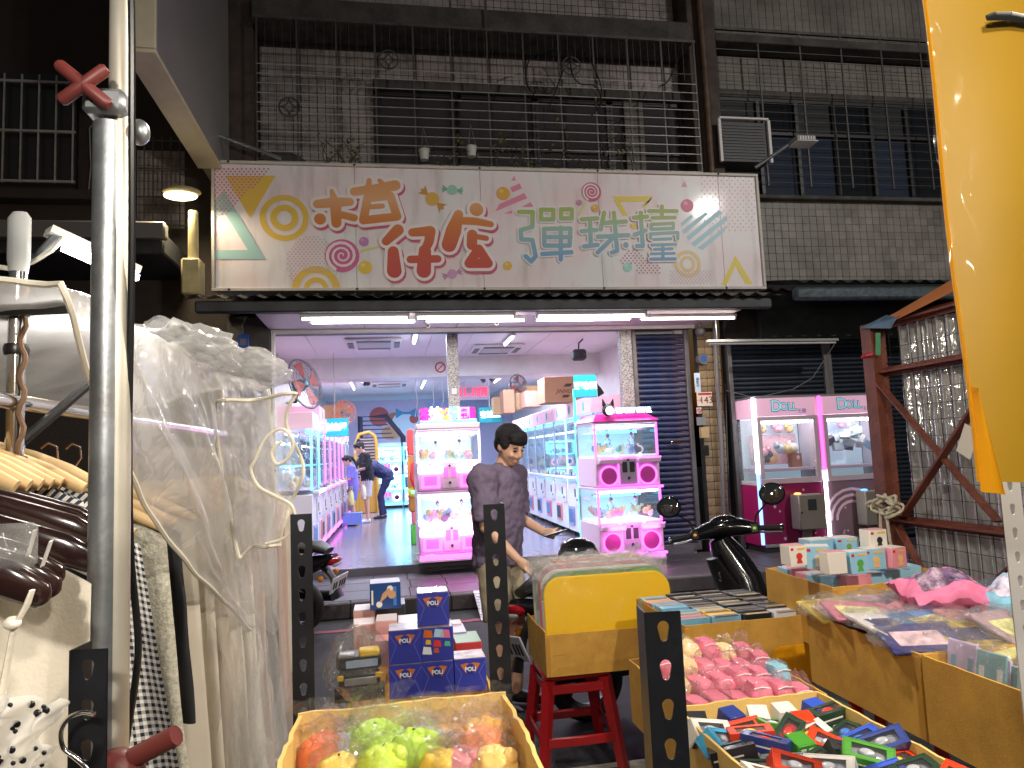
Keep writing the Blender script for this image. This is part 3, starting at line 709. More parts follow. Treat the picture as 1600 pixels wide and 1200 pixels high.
def candy(c, r, ang, col, dark, Zf):
    p = Vector(Zf(*c)); R = r*PXM; e = Vector((cos(ang), sin(ang))); q = Vector((-e.y, e.x))
    fan = []
    for s in (-1, 1):
        fan.append([tuple(p+e*s*R*.7), tuple(p+e*s*R*2.1+q*R*.85), tuple(p+e*s*R*1.85+q*R*.3), tuple(p+e*s*R*2.2), tuple(p+e*s*R*1.85-q*R*.3), tuple(p+e*s*R*2.1-q*R*.85)])
    ink('candy_wrapper', fan, pm(dark), 2)
    ink('candy', [[(p.x+R*cos(a*pi/12), p.y+R*sin(a*pi/12)) for a in range(24)]], pm(col), 3)
candy((1237, 248), 38, -.75, (228, 176, 60), (206, 140, 50), Z4); candy((1345, 198), 28, -.1, (150, 212, 190), (104, 180, 160), Z4); candy((1345, 655), 26, .3, (216, 150, 210), (196, 120, 190), Z4)
# lettering
ORANGE = ramp_print('print_orange_red', [(.0, soft(196, 40, 36)), (.3, soft(206, 70, 36)), (.55, soft(220, 120, 40)), (.75, soft(238, 170, 110)), (1., soft(226, 140, 60))], 0.15, HZ-.1)
def chars(name, strokes, Zf, material, lvl, halo=True, k=1.0):
    for (off, grow, mm, lv, nm) in (((9, 13), 34, pm((204, 70, 110)), lvl-2, 'letter_shadow'), ((0, 0), 34, pm((250, 244, 244)), lvl-1, 'letter_outline'), ((0, 0), 0, material, lvl, name)):
        if not halo and nm != name and nm == 'letter_shadow': continue
        mb = MB(); y = -.0065-.0016*lv
        for pts, w, cl in strokes:
            stroke_poly(mb, [Zf(a+off[0], b+off[1]) for a, b in pts], [(ww+(grow if halo else 16*(nm != name)))*PXM for ww in (w if isinstance(w, list) else [w]*len(pts))], y, closed=cl)
        mb.build(nm, mm, sg, None)
BX = [([(612, 277), (700, 268), (788, 265)], [46, 56, 44], 0), ([(690, 205), (702, 245)], [22, 40], 0), ([(712, 290), (716, 380)], [60, 52], 0), ([(627, 358)], 62, 0), ([(745, 335), (812, 352)], [40, 40], 0),
      ([(812, 210), (930, 196), (1035, 176)], [46, 54, 58], 0), ([(893, 150), (889, 195)], [28, 36], 0), ([(950, 150), (985, 185)], [24, 34], 0), ([(885, 245), (1008, 232), (1045, 345), (862, 365)], 46, 1), ([(905, 292), (965, 288)], 28, 0)]
ZI = [([(1050, 418), (985, 480)], [62, 46], 0), ([(1024, 535), (1030, 640)], [58, 78], 0), ([(1128, 432), (1226, 424), (1218, 480), (1195, 530)], [46, 56, 52, 46], 0), ([(1196, 530), (1190, 640)], [66, 78], 0), ([(1118, 578), (1265, 575)], 42, 0)]
DI = [([(1475, 308)], 76, 0), ([(1385, 368), (1470, 372), (1553, 388)], [44, 44, 34], 0), ([(1378, 335), (1352, 420), (1326, 500)], [52, 84, 80], 0), ([(1452, 445), (1450, 500)], 58, 0), ([(1478, 455), (1528, 464)], 30, 0), ([(1487, 522), (1435, 600), (1538, 600)], 52, 1)]
chars('character_box', BX, Z4, ORANGE, 7); chars('character_child', ZI, Z4, ORANGE, 10); chars('character_shop', DI, Z4, ORANGE, 13)
GB = ramp_print('print_green_blue', [(0, soft(96, 160, 214)), (.45, soft(140, 190, 190)), (.75, soft(160, 190, 90)), (1, soft(150, 180, 70))], .4, 1.12)
w = 26
DAN = [([(175, 320), (250, 320), (248, 400), (185, 418), (188, 468), (248, 472), (266, 560), (242, 588), (212, 560)], w, 0), ([(295, 308), (362, 308), (362, 360), (295, 360)], w, 1), ([(404, 306), (462, 306), (462, 355), (404, 355)], w, 1),
       ([(312, 412), (455, 410), (450, 502), (314, 502)], w, 1), ([(312, 456), (455, 456)], w, 0), ([(302, 548), (460, 538)], w, 0), ([(402, 405), (402, 578)], w, 0)]
ZHU = [([(515, 360), (600, 355)], w, 0), ([(515, 425), (595, 418)], w, 0), ([(528, 508), (602, 498)], w, 0), ([(560, 362), (565, 500)], w, 0), ([(637, 325), (618, 415)], w, 0), ([(628, 380), (755, 372)], w, 0), ([(602, 455), (768, 446)], w, 0), ([(690, 325), (708, 530), (680, 540)], w, 0), ([(680, 465), (602, 540)], w, 0), ([(755, 500)], 34, 0)]
TAI = [([(798, 352), (870, 346)], w, 0), ([(835, 325), (846, 505), (815, 505)], w, 0), ([(802, 445), (862, 420)], w, 0), ([(880, 316), (1030, 316)], 24, 0), ([(950, 290), (950, 352)], 24, 0), ([(898, 353), (1020, 351)], 22, 0), ([(892, 388), (1012, 382), (1012, 410), (892, 414)], 20, 1),
       ([(888, 462), (888, 440), (1036, 432), (1036, 465)], 20, 0), ([(905, 470), (1000, 466)], 18, 0), ([(895, 500), (1025, 496)], 18, 0), ([(910, 524), (1005, 520)], 18, 0), ([(955, 498), (955, 572)], 20, 0), ([(890, 548), (1018, 545)], 16, 0), ([(890, 577), (1022, 575)], 20, 0)]
chars('character_pellet', DAN, Z5, GB, 7, False); chars('character_bead', ZHU, Z5, GB, 9, False); chars('character_table', TAI, Z5, GB, 11, False)

# ---------------- lamps on the wall
wlmp = thing('wall_lamp', 'lit oval lamp on a stubby pipe left of the candy sign', 'lamp', tuple(onY(302, 400, 8.2)))
b0 = onY(302, 400, 8.2); hd = onY(284, 305, 8.15)-b0
MB().tube([(0, 0, -.35), (0, 0, .25), (.0, 0, .5)], [.06, .055, .05], 12).build('pipe', mat('cream_pipe', S(190, 176, 130), .5, var=.2), wlmp)
CB(-.1, .1, -.12, .1, -.45, -.05, c=.02).build('junction_box', mat('cream_pipe'), wlmp)
MB().ell((hd.x, hd.y, hd.z+.035), (.2, .13, .06), 20, 8).build('housing', mat('cream_pipe'), wlmp)
MB().ell((hd.x-.01, hd.y-.01, hd.z-.012), (.175, .115, .04), 20, 8).build('lens', glow('lamp_lens', (1, .86, .55), 7), wlmp)
area_lamp('lamp_glow', (hd.x, hd.y, hd.z-.08), .25, 26, (1, .84, .55), wlmp)
fl_ = thing('floodlight', 'unlit flat floodlight on an arm above the sign right end', 'floodlight', tuple(onY(1180, 262, 8.3)))
q = onY(1232, 226, 8.1)-onY(1180, 262, 8.3); q2 = onY(1255, 222, 8.05)-onY(1180, 262, 8.3)
MB().tube([(0, 0, 0), tuple(q)], .025, 8).build('arm', STEEL, fl_)
CB(q2.x-.14, q2.x+.12, q2.y-.1, q2.y+.1, q2.z-.02, q2.z+.05, c=.01).build('housing', mat('grey_housing', (.3, .29, .28), .5), fl_)
for k in range(6): CB(q2.x-.11+k*.036, q2.x-.095+k*.036, q2.y-.112, q2.y-.101, q2.z-.015, q2.z+.03, c=.002).build('fin', WHITE, fl_)
CB(q2.x-.15, q2.x+.14, q2.y-.12, q2.y+.11, q2.z-.035, q2.z-.022).build('lens_plate', WHITE, fl_)
ac = thing('air_conditioner', 'old window air conditioner in a pale bracket right of the pipes', 'air conditioner', tuple(onY(1157, 262, 8.9)))
hx = .36; hz = .6
CB(-hx+.02, hx-.02, -.15, .28, .02, hz-.02).build('body', mat('ac_dark', (.05, .05, .052), .5), ac)
for k in range(12): CB(-hx+.06, hx-.06, -.162, -.152, .06+k*.042, .075+k*.042, c=.002).build('louvre', mat('ac_louvre', (.09, .09, .092), .5), ac)
for s in (-1, 1): CB(s*hx-.02, s*hx+.02, -.2, -.16, 0, hz).build('bracket', WHITE, ac)
CB(-hx, hx, -.2, -.16, hz+.001, hz+.03).build('bracket', WHITE, ac)

# ---------------- tile pillar with the house number
tp = thing('tiled_pier', 'narrow pier of yellowed square tiles with house number 143', 'pier', (4.34, 9.2, .15))
CB(-.14, .2, 0, .1, 0, 3.0, c=.004).build('core', GROUT, tp)
tiles(tp, [(4.21, 4.53, .2, 3.1, 9.199)], .106, mat('yellow_old_tile', S(152, 130, 98), .4, var=.12, objvar=.18, dirt=(.09, .06, .035), dirt_amt=.8, dirt_scale=5))
def plate(name, px0, py0, px1, py1, material, Y=9.16, th=.012, parent=None):
    a = onY(px0, py0, Y); b = onY(px1, py1, Y); L = (parent or tp).location
    return CB(a.x-L.x, b.x-L.x, Y-th-L.y, Y-L.y, b.z-L.z, a.z-L.z, c=.002).build(name, material, parent or tp), ((a+b)/2-L)
hn, c = plate('number_plate', 1088, 613, 1113, 634, mat('plate_cream', S(226, 214, 196), .4))
RED = mat('sign_red', S(190, 40, 60), .4)
L_ = tp.location
text('number_plate_digits', '143', .13, (c.x+.02, 9.145-L_.y, c.z-.018), FRONT, mat('digit_dark_red', S(140, 28, 36), .4), hn)
CB(c.x-.09, c.x+.098, 9.1425-L_.y, 9.1465-L_.y, c.z+.055, c.z+.082, c=.001).build('plate_band', RED, hn)
text('plate_letters', '一段', .04, (c.x-.075, 9.1445-L_.y, c.z-.02), FRONT, RED, hn)
b_, c = plate('blue_notice', 1084, 583, 1095, 613, mat('notice_pale_blue', S(196, 210, 226), .5))
text('notice_letters', '攝\n影\n中', .045, (c.x, 9.1445-L_.y, c.z), FRONT, mat('notice_navy', S(40, 60, 120), .5), b_)
b_, c = plate('no_smoking_sign', 1088, 637, 1096, 646, WHITE)
MB().tube([(c.x+.026*cos(a*pi/8), 9.143-L_.y, c.z+.026*sin(a*pi/8)) for a in range(16)], .005, 6, closed=True).build('red_ring', RED, b_)
MB().bar((c.x-.018, 9.143-L_.y, c.z+.018), (c.x+.018, 9.143-L_.y, c.z-.018), .006).build('red_slash', RED, b_)
plate('meter_box', 1092, 668, 1105, 684, mat('old_cream_box', S(176, 150, 110), .5), th=.07)
plate('black_box', 1097, 696, 1106, 712, BLACKP, th=.05)
plate('sticker', 1088, 652, 1103, 664, mat('sticker_grey', S(120, 125, 130), .5), th=.004)
c = onY(1098, 561, 9.12)-L_
MB().cyl((c.x, c.y-.03, c.z), (c.x, c.y+.06, c.z), .075, 20).build('electric_meter', mat('meter_grey', (.12, .12, .125), .4), tp)
CB(c.x-.035, c.x+.035, c.y-.036, c.y-.031, c.z-.03, c.z+.03, c=.002).build('meter_dial', mat('meter_blue', S(50, 90, 180), .3), tp)
c = onY(1094, 518, 9.0)-L_
MB().ell(tuple(c), (.06, .09, .06)).build('old_camera', mat('meter_grey'), tp)
MB().tube([(c.x, c.y, c.z+.04), (c.x, c.y+.02, c.z+.2)], .012, 6).build('camera_stalk', STEEL, tp)
MB().tube([onY(1116, 505, 9.12)-L_, onY(1121, 600, 9.12)-L_, onY(1127, 700, 9.12)-L_, onY(1132, 835, 9.12)-L_], .028, 8).build('conduit', mat('grey_conduit', (.16, .15, .16), .5), tp)
MB().tube([onY(1133, 600, 9.14)-L_, onY(1136, 700, 9.14)-L_, onY(1140, 800, 9.14)-L_], .012, 6).build('cable', BLACKP, tp)
# small blue box left of the opening
bb = thing('meter_box', 'small blue electric box high on the dark left column', 'meter', tuple(onY(381, 548, 9.0)))
CB(-.06, .06, -.03, .03, 0, .2, c=.008).build('case', mat('meter_blue', S(50, 90, 180), .3), bb)
CB(-.035, .035, -.036, -.031, .06, .14, c=.002).build('window', mat('sticker_grey'), bb)
MB().tube([(0, 0, .2), (-.02, 0, .3), (.03, .03, .42)], .012, 6).build('conduit', STEEL, bb)

# ---------------- neighbour shop on the right: awning, unlit tube, shutters
na = thing('awning', 'dark teal corrugated awning on the right building, unlit', 'awning', (7.0, 8.4, 3.4))
def corr2(u, v):
    x = -1.95+6.5*u; return (x, -.35+1.1*v, .12+.25*v+.02*sin(x*2*pi/.2))
mb = MB().grid(corr2, 200, 3); mb.grid(lambda u, v: tuple(Vector(corr2(u, v))-Vector((0, 0, .006))), 200, 3)
mb.build('roof_sheet', mat('teal_corrugated', (.05, .075, .085), .5, .2, var=.3, vs=4), na, 60)
CB(-1.95, 4.5, -.33, -.2, -.1, .06, c=.03).build('front_beam', mat('teal_tarp_roll', (.06, .085, .1), .5, var=.4, vs=14, bump=.4, bs=25), na)
CB(-1.9, 4.5, .7, .8, -.45, .2).build('wall_board', mat('dark_green_board', (.018, .026, .026), .6, var=.3), na)
ut = thing('tube_light', 'unlit tube fixture hanging above the right hand shutters', 'tube light', tuple(onY(1205, 535, 8.6)))
a = onY(1105, 533, 8.6)-onY(1205, 535, 8.6); b = onY(1308, 531, 8.6)-onY(1205, 535, 8.6)
MB().bar(a, b, .07, .03).build('batten', mat('grey_batten', (.35, .34, .33), .5), ut)
MB().cyl(a+Vector((.03, 0, -.035)), b+Vector((-.03, 0, -.035)), .016, 10).build('tube', mat('dead_tube', (.6, .6, .58), .3), ut)
for p in (a*.85, ): MB().bar(p, p+Vector((0, 0, .3)), .01).build('hanger_rod', STEEL, ut)
MB().tube([b, b+Vector((-.05, .05, -.1)), onY(1270, 590, 8.7)-ut.location, onY(1240, 608, 8.8)-ut.location, onY(1180, 622, 8.9)-ut.location, onY(1135, 610, 9.1)-ut.location], .006, 6).build('cable', mat('grey_conduit'), ut)
shutter('dark roller shutter behind the left pink doll machine', 4.66, 6.1, .17, 3.0, 9.22, .062, SLATDARK, GUIDE)
shutter('dark roller shutter behind the right pink doll machine', 6.16, 8.0, .17, 3.0, 9.22, .062, SLATDARK, GUIDE)
# kerb ramp
rp = thing('kerb_ramp', 'small ribbed aluminium ramp leaning on the kerb', 'ramp', (.93, 7.46, 0))
mb = MB().add([(-.1, -.55, .004), (.16, -.55, .004), (.14, .05, .165), (-.1, .05, .165), (-.1, -.55, .012), (.16, -.55, .012), (.14, .05, .178), (-.1, .05, .178)], [(0,3,2,1),(4,5,6,7),(0,1,5,4),(1,2,6,5),(2,3,7,6),(3,0,4,7)])
mb.build('plate', mat('ramp_aluminium', (.55, .53, .56), .4, .5, bump=.6, bs=90), rp, None)
for k in range(9): MB().bar((-.095, -.5+k*.06, .0265+k*.0166), (.15-.002*k, -.5+k*.06, .0265+k*.0166), .012, .004).build('rib', mat('ramp_aluminium'), rp)
# ================================================================== GAME MACHINES
MW = mat('machine_white', S(232, 226, 232), .35, coat=.3)
MPINK = mat('machine_pink', S(236, 206, 230), .35, coat=.3)
MHOT = mat('machine_magenta', S(215, 40, 150), .35, coat=.3)
MSILV = mat('machine_silver', (.5, .5, .52), .3, .7)
GPINK = glow('pink', (1.0, .14, .92), 2.4); GPW = glow('pinkwhite', (1.0, .62, .95), 3.2); GWHT = glow('white', (.86, .94, 1.0), 7.0)
GCY = glow('cyan', (.10, .72, 1.0), 4.0); GTEAL = glow('teal', (.05, .9, .75), 2.2); GBLU = glow('blue', (.25, .45, 1.0), 2.0); GMAG = glow('magenta', (1.0, .03, .55), 1.7)
GDOOR = glow('pinkdoor', (1.0, .12, .5), 1.1)
BACKGLOW = mat('machine_backing_glow', S(206, 226, 240), .3, emit=S(170, 215, 245), es=.45)  # backing glows by itself to brighten the chamber
BLUEIN = mat('machine_inner_blue', S(70, 120, 170), .4)
TOYC = [mat('toy%d' % k, S(*c), .6) for k, c in enumerate(((240, 238, 232), (236, 220, 180), (150, 205, 190), (236, 180, 195), (160, 185, 225), (110, 104, 120), (236, 206, 150), (215, 228, 238)))]
HOLDER = mat('dark_plinth', (.03, .03, .035), .5)
def heap(mb_n, x0, x1, y0, y1, z, h, parent, seed, r=.045):
    """plush toys lying in the machine; each a small lumpy figure"""
    rnd = random.Random(seed)
    for k in range(mb_n):
        mb = MB(); x = rnd.uniform(x0+r, x1-r); y = rnd.uniform(y0+r, y1-r); zz = z+r*.8+rnd.uniform(0, h)
        rr = r*rnd.uniform(.8, 1.2); a = rnd.uniform(0, 6.28)
        mb.ell((x, y, zz), (rr, rr*.85, rr*.9), 8, 6); mb.ell((x+cos(a)*rr*.9, y+sin(a)*rr*.5, zz+rr*.6), rr*.62, 8, 5)
        mb.ell((x+cos(a)*rr*1.2, y+sin(a)*rr*.5-.01, zz+rr*1.1), rr*.24, 6, 4); mb.ell((x+cos(a)*rr*.6, y+sin(a)*rr*.5-.01, zz+rr*1.15), rr*.24, 6, 4)
        mb.build('plush_toy', TOYC[rnd.randrange(len(TOYC))], parent, 60)
def claw(parent, x, y, ztop, zc, scale=1.):
    mb = MB().tube([(x, y, ztop), (x, y, zc+.05*scale)], .008*scale, 6); mb.lathe([(.012*scale, 0), (.022*scale, .02*scale), (.022*scale, .05*scale), (.01*scale, .06*scale)], 10, T(Vector((x, y, zc))))
    for k in range(3):
        a = k*2.094+.5; mb.tube([(x+cos(a)*.015*scale, y+sin(a)*.015*scale, zc), (x+cos(a)*.05*scale, y+sin(a)*.05*scale, zc-.03*scale), (x+cos(a)*.02*scale, y+sin(a)*.02*scale, zc-.075*scale)], .004*scale, 5)
    mb.build('claw', CHROME, parent)
def double_machine(label, loc, rz, style, seed, header_text, sub=None):
    t = thing('claw_machine', label, 'claw machine', loc, rz); w, d = (.39, .72); rnd = random.Random(seed)
    body = MPINK if style != 'cyan' else mat('machine_ice', S(190, 225, 240), .35, coat=.3)
    G1 = {'square': GPW, 'round': GPINK, 'cyan': GCY}[style]; G2 = {'square': GPINK, 'round': GPINK, 'cyan': GCY}[style]
    CB(-w+.02, w-.02, .03, d-.03, 0, .06).build('plinth', HOLDER, t)
    CB(-w-.01, w+.01, -.03, d, .06, .085).build('base_plate', body, t)
    CB(-w, w, -.025, .0, .09, .145).build('base_glow_strip', G2, t)
    for tier, z0 in ((0, .15), (1, .90)):
        ph = .34; gh = .38
        CB(-w, w, 0, d, z0, z0+ph, c=.01).build('cabinet', body, t)
        # outlets
        for s in (-1, 1):
            x = s*.235
            if style == 'square':
                CB(x-.15, x+.15, -.09, -.001, z0+.215, z0+.30, c=.012).build('prize_tray', GPW, t)
                o = CB(x-.115, x+.115, -.02, -.001, z0+.035, z0+.205, c=.008).build('prize_door_frame', G2, t)
                CB(x-.075, x+.075, -.026, -.021, z0+.07, z0+.18, c=.004).build('prize_door', GDOOR, o)
                MB().ell((x, -.05, z0+.325), .022, 10, 6).build('button', MW, t)
            elif style == 'round':
                CB(x-.14, x+.14, -.10, -.001, z0+.262, z0+.32, c=.01).build('prize_tray', body, t)
                mb = MB().tube([(x-.14, -.1, z0+.325), (x+.14, -.1, z0+.325)], .007, 6); mb.build('tray_neon', G2, t)
                mb = MB().tube([(x+.108*cos(a*pi/16), -.012, z0+.125+.108*sin(a*pi/16)) for a in range(32)], .0085, 6, closed=True); mb.build('ring_neon', G2, t)
                MB().lathe([(.098, 0), (.09, .012), (.03, .014)], 28, Matrix.Translation((x, -.001, z0+.125)) @ Matrix.Rotation(pi/2, 4, 'X')).build('prize_door', glow('door_rose', (.8, .1, .55), .12, S(170, 50, 130)), t)
                MB().ell((x-.09*s, -.03, z0+.355), .024, 10, 6).build('button', glow('button', (.7, .85, 1), 1.2), t)
            else:
                mb = MB().tube([(x+.085*cos(a*pi/12), -.012, z0+.13+.085*sin(a*pi/12)) for a in range(24)], .02, 6, closed=True); mb.build('ring_neon', GPW, t)
                MB().lathe([(.07, 0), (.02, .01)], 20, Matrix.Translation((x, -.001, z0+.13)) @ Matrix.Rotation(pi/2, 4, 'X')).build('prize_door', mat('dark_purple', S(60, 20, 70), .4), t)
        # coin panel
        o = CB(-.1, .1, -.014, -.001, z0+.03, z0+.31, c=.004).build('coin_panel', mat('coin_panel_grey', S(178, 165, 185), .35) if style == 'round' else body, t)
        CB(-.075, -.015, -.02, -.0145, z0+.16, z0+.28).build('coin_slot', HOLDER if style == 'round' else GDOOR, o); CB(.015, .075, -.02, -.0145, z0+.16, z0+.28).build('coin_slot', HOLDER if style == 'round' else GDOOR, o)
        MB().cyl((0, -.028, z0+.095), (0, -.0145, z0+.095), .016, 12).build('lock', HOLDER, o)
        MB().cyl((0, -.03, z0+.3), (0, -.0145, z0+.3), .013, 12).build('lock', HOLDER, o)
        if style == 'round':
            mb = MB().tube([(-.118, -.01, z0+.02), (-.118, -.01, z0+.33), (.118, -.01, z0+.33), (.118, -.01, z0+.02)], .007, 6); mb.build('panel_neon', G2, t)
            CB(-w-.02, w+.02, -.05, -.001, z0-.03, z0-.002, c=.008).build('lip_neon', G2, t)
        # glazed chamber
        zz = z0+ph
        for sx in (-1, 1):
            for yy in (.012, d-.012): CB(sx*(w-.012)-.012, sx*(w-.012)+.012, yy-.012, yy+.012, zz, zz+gh, c=.003).build('corner_post', (G1 if yy < .1 else MSILV), t)
        CB(-w+.025, w-.025, .008, .012, zz, zz+gh, c=.001).build('front_glass', GLASS, t)
        for sx in (-1, 1): CB(sx*(w-.006)-.002, sx*(w-.006)+.002, .025, d-.025, zz, zz+gh, c=.0008).build('side_glass', GLASS, t)
        CB(-w+.01, w-.01, d-.02, d-.008, zz, zz+gh).build('back_panel', BACKGLOW if style != 'cyan' else glow('chamber_panel_cyan', (.2, .65, 1), 9.0), t)  # cyan machines: the panel's own glow stands in for chamber light
        CB(-w+.02, w-.02, .05, .09, zz+gh-.045, zz+gh-.02).build('light_bar', GWHT, t)
        CB(-w+.1, w-.1, d*.55, d*.55+.05, zz+gh-.10, zz+gh-.065).build('light_bar', GCY if style != 'square' else GWHT, t)
        MB().bar((-w+.03, d*.4, zz+gh-.06), (w-.03, d*.4, zz+gh-.06), .025).build('claw_rail', MSILV, t)
        CB(-w+.015, w-.015, .02, d-.03, zz+.002, zz+.02).build('prize_floor', glow('prize_bed', (.8, .93, 1), .5, S(225, 232, 240)), t)
        claw(t, -.14, d*.35, zz+gh-.06, zz+gh-.16); claw(t, .16, d*.35, zz+gh-.06, zz+gh-.15)
        heap(20, -w+.04, w-.04, .05, d-.1, zz+.02, .06, t, seed+tier)
        CB(-w-.005, w+.005, -.01, d, zz+gh, zz+gh+.028, c=.008).build('chamber_roof', MPINK if style == 'round' else body, t)
    zt = .9+.34+.38+.03
    if style == 'square':
        CB(-w, w, -.01, d, zt, zt+.07, c=.01).build('top_frame', MW, t)
        h = CB(-.33, .36, .03, .07, zt+.072, zt+.11).build('header_base', GCY, t)
        cols = [GMAG, GWHT, glow('orange', (1, .35, .05), 2.2), GCY, glow('violet', (.7, .2, 1), 2.2), glow('green', (.1, 1, .3), 1.8)]
        for k, ch in enumerate(header_text):
            text('header_letter', ch, .16, (-.26+k*.115, .02, zt+.17+.012*sin(k*2.3)), FRONT, cols[k % 6], t, thick=.006, ext=.02)
        CB(-.33, .36, .075, .1, zt+.08, zt+.26, c=.03).build('header_board', MHOT, t)
    elif style == 'round':
        mb = MB().add([(-w-.02, -.04, zt), (w+.02, -.04, zt), (w+.02, d, zt), (-w-.02, d, zt), (-w+.08, .12, zt+.09), (w-.08, .12, zt+.09), (w-.08, d, zt+.09), (-w+.08, d, zt+.09)], [(0,3,2,1),(4,5,6,7),(0,1,5,4),(1,2,6,5),(2,3,7,6),(3,0,4,7)])
        mb.build('sloped_roof', MHOT, t, None)
        text('header_letters', header_text, .075, (.12, .02, zt+.12), FRONT, GWHT, t, thick=.004, ext=.006)
        CB(-.1, .34, .03, .05, zt+.085, zt+.16, c=.004).build('header_board', BLUEIN, t)
        # round spotlight head with two ears
        hd = MB().ell((-.2, .0, zt+.13), (.075, .06, .075), 16, 10).build('spotlight', BLACKP, t)
        MB().lathe([(.05, 0), (.04, .012), (.01, .016)], 20, Matrix.Translation((-.2, -.05, zt+.12)) @ Matrix.Rotation(pi/2, 4, 'X')).build('lens', glow('spot', (.95, .8, 1), 2.2), hd)
        for s in (-1, 1): MB().tube([(-.2+s*.045, .0, zt+.18), (-.2+s*.065, .0, zt+.26)], [.03, .004], 8).build('ear', BLACKP, hd)
    else:
        CB(-w, w, -.01, d, zt, zt+.1, c=.01).build('top_frame', body, t)
        for k, ch in enumerate(header_text): pass
        for z in (.49, 1.24):
            mb = MB().tube([(-w+.02, -.012, z), (w-.02, -.012, z), (w-.02, -.012, z+.37), (-w+.02, -.012, z+.37)], .02, 6, closed=True); mb.build('window_neon', glow('neon_cyan_bright', (.1, .7, 1.0), 8.0), t)
    return t
m1 = double_machine('pink two-tier claw machine with square glowing outlets standing alone mid-opening', (.745, 8.86, SF), radians(1), 'square', 11, '夾娃娃樂園')
m2 = double_machine('pink two-tier claw machine with round neon outlets beside blue shutter', (2.86, 8.42, SW+.005), radians(3), 'round', 23, 'LUCKY STAR')
m2.scale = (1.05, 1.0, 1.05)
# glow that the machines throw on the paving
area_lamp('outlet_glow', (0, -.12, .45), .6, 2.2, (1, .25, .8), m1, (radians(75), 0, 0), sy=.3)
area_lamp('outlet_glow', (0, -.12, .45), .6, 2.0, (1, .25, .8), m2, (radians(75), 0, 0), sy=.3)
for k, x in enumerate((.0, .82)):
    double_machine(['cyan-lit two-tier machine at the back of the shop, left one', 'cyan-lit two-tier machine at the back of the shop, right one'][k], (x, 19.9, SF), 0, 'cyan', 40+k, '')

def row_machine(label, loc, rz, k, lit='cyan', tall=2.06, group=None, w=.40, neon=None):
    """tall single claw machine: white cabinet, glazed chamber, printed header"""
    t = thing('claw_machine', label, 'claw machine', loc, rz, group); d = .8
    CB(-w+.01, w-.01, .02, d, .08, .88, c=.008).build('cabinet', MW, t)
    for sx in (-1, 1):
        for y in (.08, d-.08): MB().cyl((sx*(w-.07), y, 0), (sx*(w-.07), y, .08), .025, 8).build('foot', HOLDER, t)
    o = CB(-w+.05, -.03, -.002, .019, .18, .46).build('prize_door_frame', mat('door_print%d' % (k % 3), S(*((225, 120, 160), (150, 160, 220), (225, 140, 150))[k % 3]), .4), t)
    CB(-w+.08, -.06, -.006, -.0025, .22, .42).build('prize_door', BLUEIN if k % 2 else HOLDER, o)
    o = CB(.06, w-.07, -.004, .019, .5, .82).build('coin_door', MW, t)
    CB(.1, .16, -.01, -.0045, .62, .74).build('coin_slot', HOLDER, o); MB().cyl((.24, -.016, .58), (.24, -.0045, .58), .014, 10).build('lock', HOLDER, o)
    CB(-w+.03, w-.03, -.07, .019, .885, .93, c=.008).build('control_panel', MW, t)
    MB().ell((-.12, -.03, .945), .03, 10, 6).build('button', TOYC[(k+3) % 8], t)
    MB().tube([(.08, -.03, .93), (.08, -.03, .99)], .008, 6).build('joystick', HOLDER, t)
    for sx in (-1, 1):
        for yy in (.03, d-.015): CB(sx*(w-.015)-.015, sx*(w-.015)+.015, yy-.012, yy+.012, .93, tall-.24, c=.003).build('corner_post', neon if (neon and yy < .1 and sx < 0) else MSILV, t)
    CB(-w+.03, w-.03, .026, .03, .93, tall-.25, c=.001).build('front_glass', GLASS, t)
    for sx in (-1, 1): CB(sx*(w-.01)-.002, sx*(w-.01)+.002, .045, d-.03, .93, tall-.25, c=.0008).build('side_glass', GLASS, t)
    CB(-w+.01, w-.01, d-.012, d-.002, .93, tall-.24).build('back_panel', mat('machine_back_blue_glow', S(190, 215, 235), .4, emit=S(150, 205, 240), es=.25), t)  # self-glowing back panel, added brightness for the chamber
    CB(-w, w, .0, d, tall-.235, tall, c=.008).build('header', mat('header_print%d' % (k % 2), S(*((240, 190, 212), (236, 205, 216))[k % 2]), .35, emit=S(240, 180, 210), es=.25), t)
    mb = MB(); mb.prism([(.05*cos(a*pi/4+.3)*(1+.4*(a % 2)), tall-.12+.06*sin(a*pi/4+.3)*(1+.4*(a % 2))) for a in range(8)], -.004, -.0005); mb.build('header_emblem', mat('emblem_teal', S(100, 195, 200), .4), t)
    CB(-w+.06, w-.06, .06, .11, tall-.29, tall-.262).build('light_bar', GCY if lit == 'cyan' else GWHT, t)
    CB(-w+.06, w-.06, d*.6, d*.6+.04, tall-.42, tall-.39).build('light_bar', GWHT, t)
    MB().bar((-w+.04, d*.45, tall-.33), (w-.04, d*.45, tall-.33), .03).build('claw_rail', MSILV, t)
    claw(t, .02, d*.45, tall-.33, tall-.62, 1.6)
    CB(-w+.02, w-.02, .05, d-.03, .932, .95).build('prize_floor', MPINK, t)
    heap(9, -w+.05, w-.05, .08, d-.08, .95, .16, t, 60+k, .07)
    return t
ORD = ['nearest', 'second', 'third', 'fourth', 'fifth', 'sixth', 'seventh', 'eighth', 'ninth']
for k in range(8):
    row_machine(ORD[k]+' white claw machine from the street in the right hand row', (2.78+.012*k, 10.0+.86*k, SF), -pi/2, k, 'cyan', 2.06, 'right row of claw machines', neon=GTEAL if k == 0 else (GBLU if k == 1 else None))
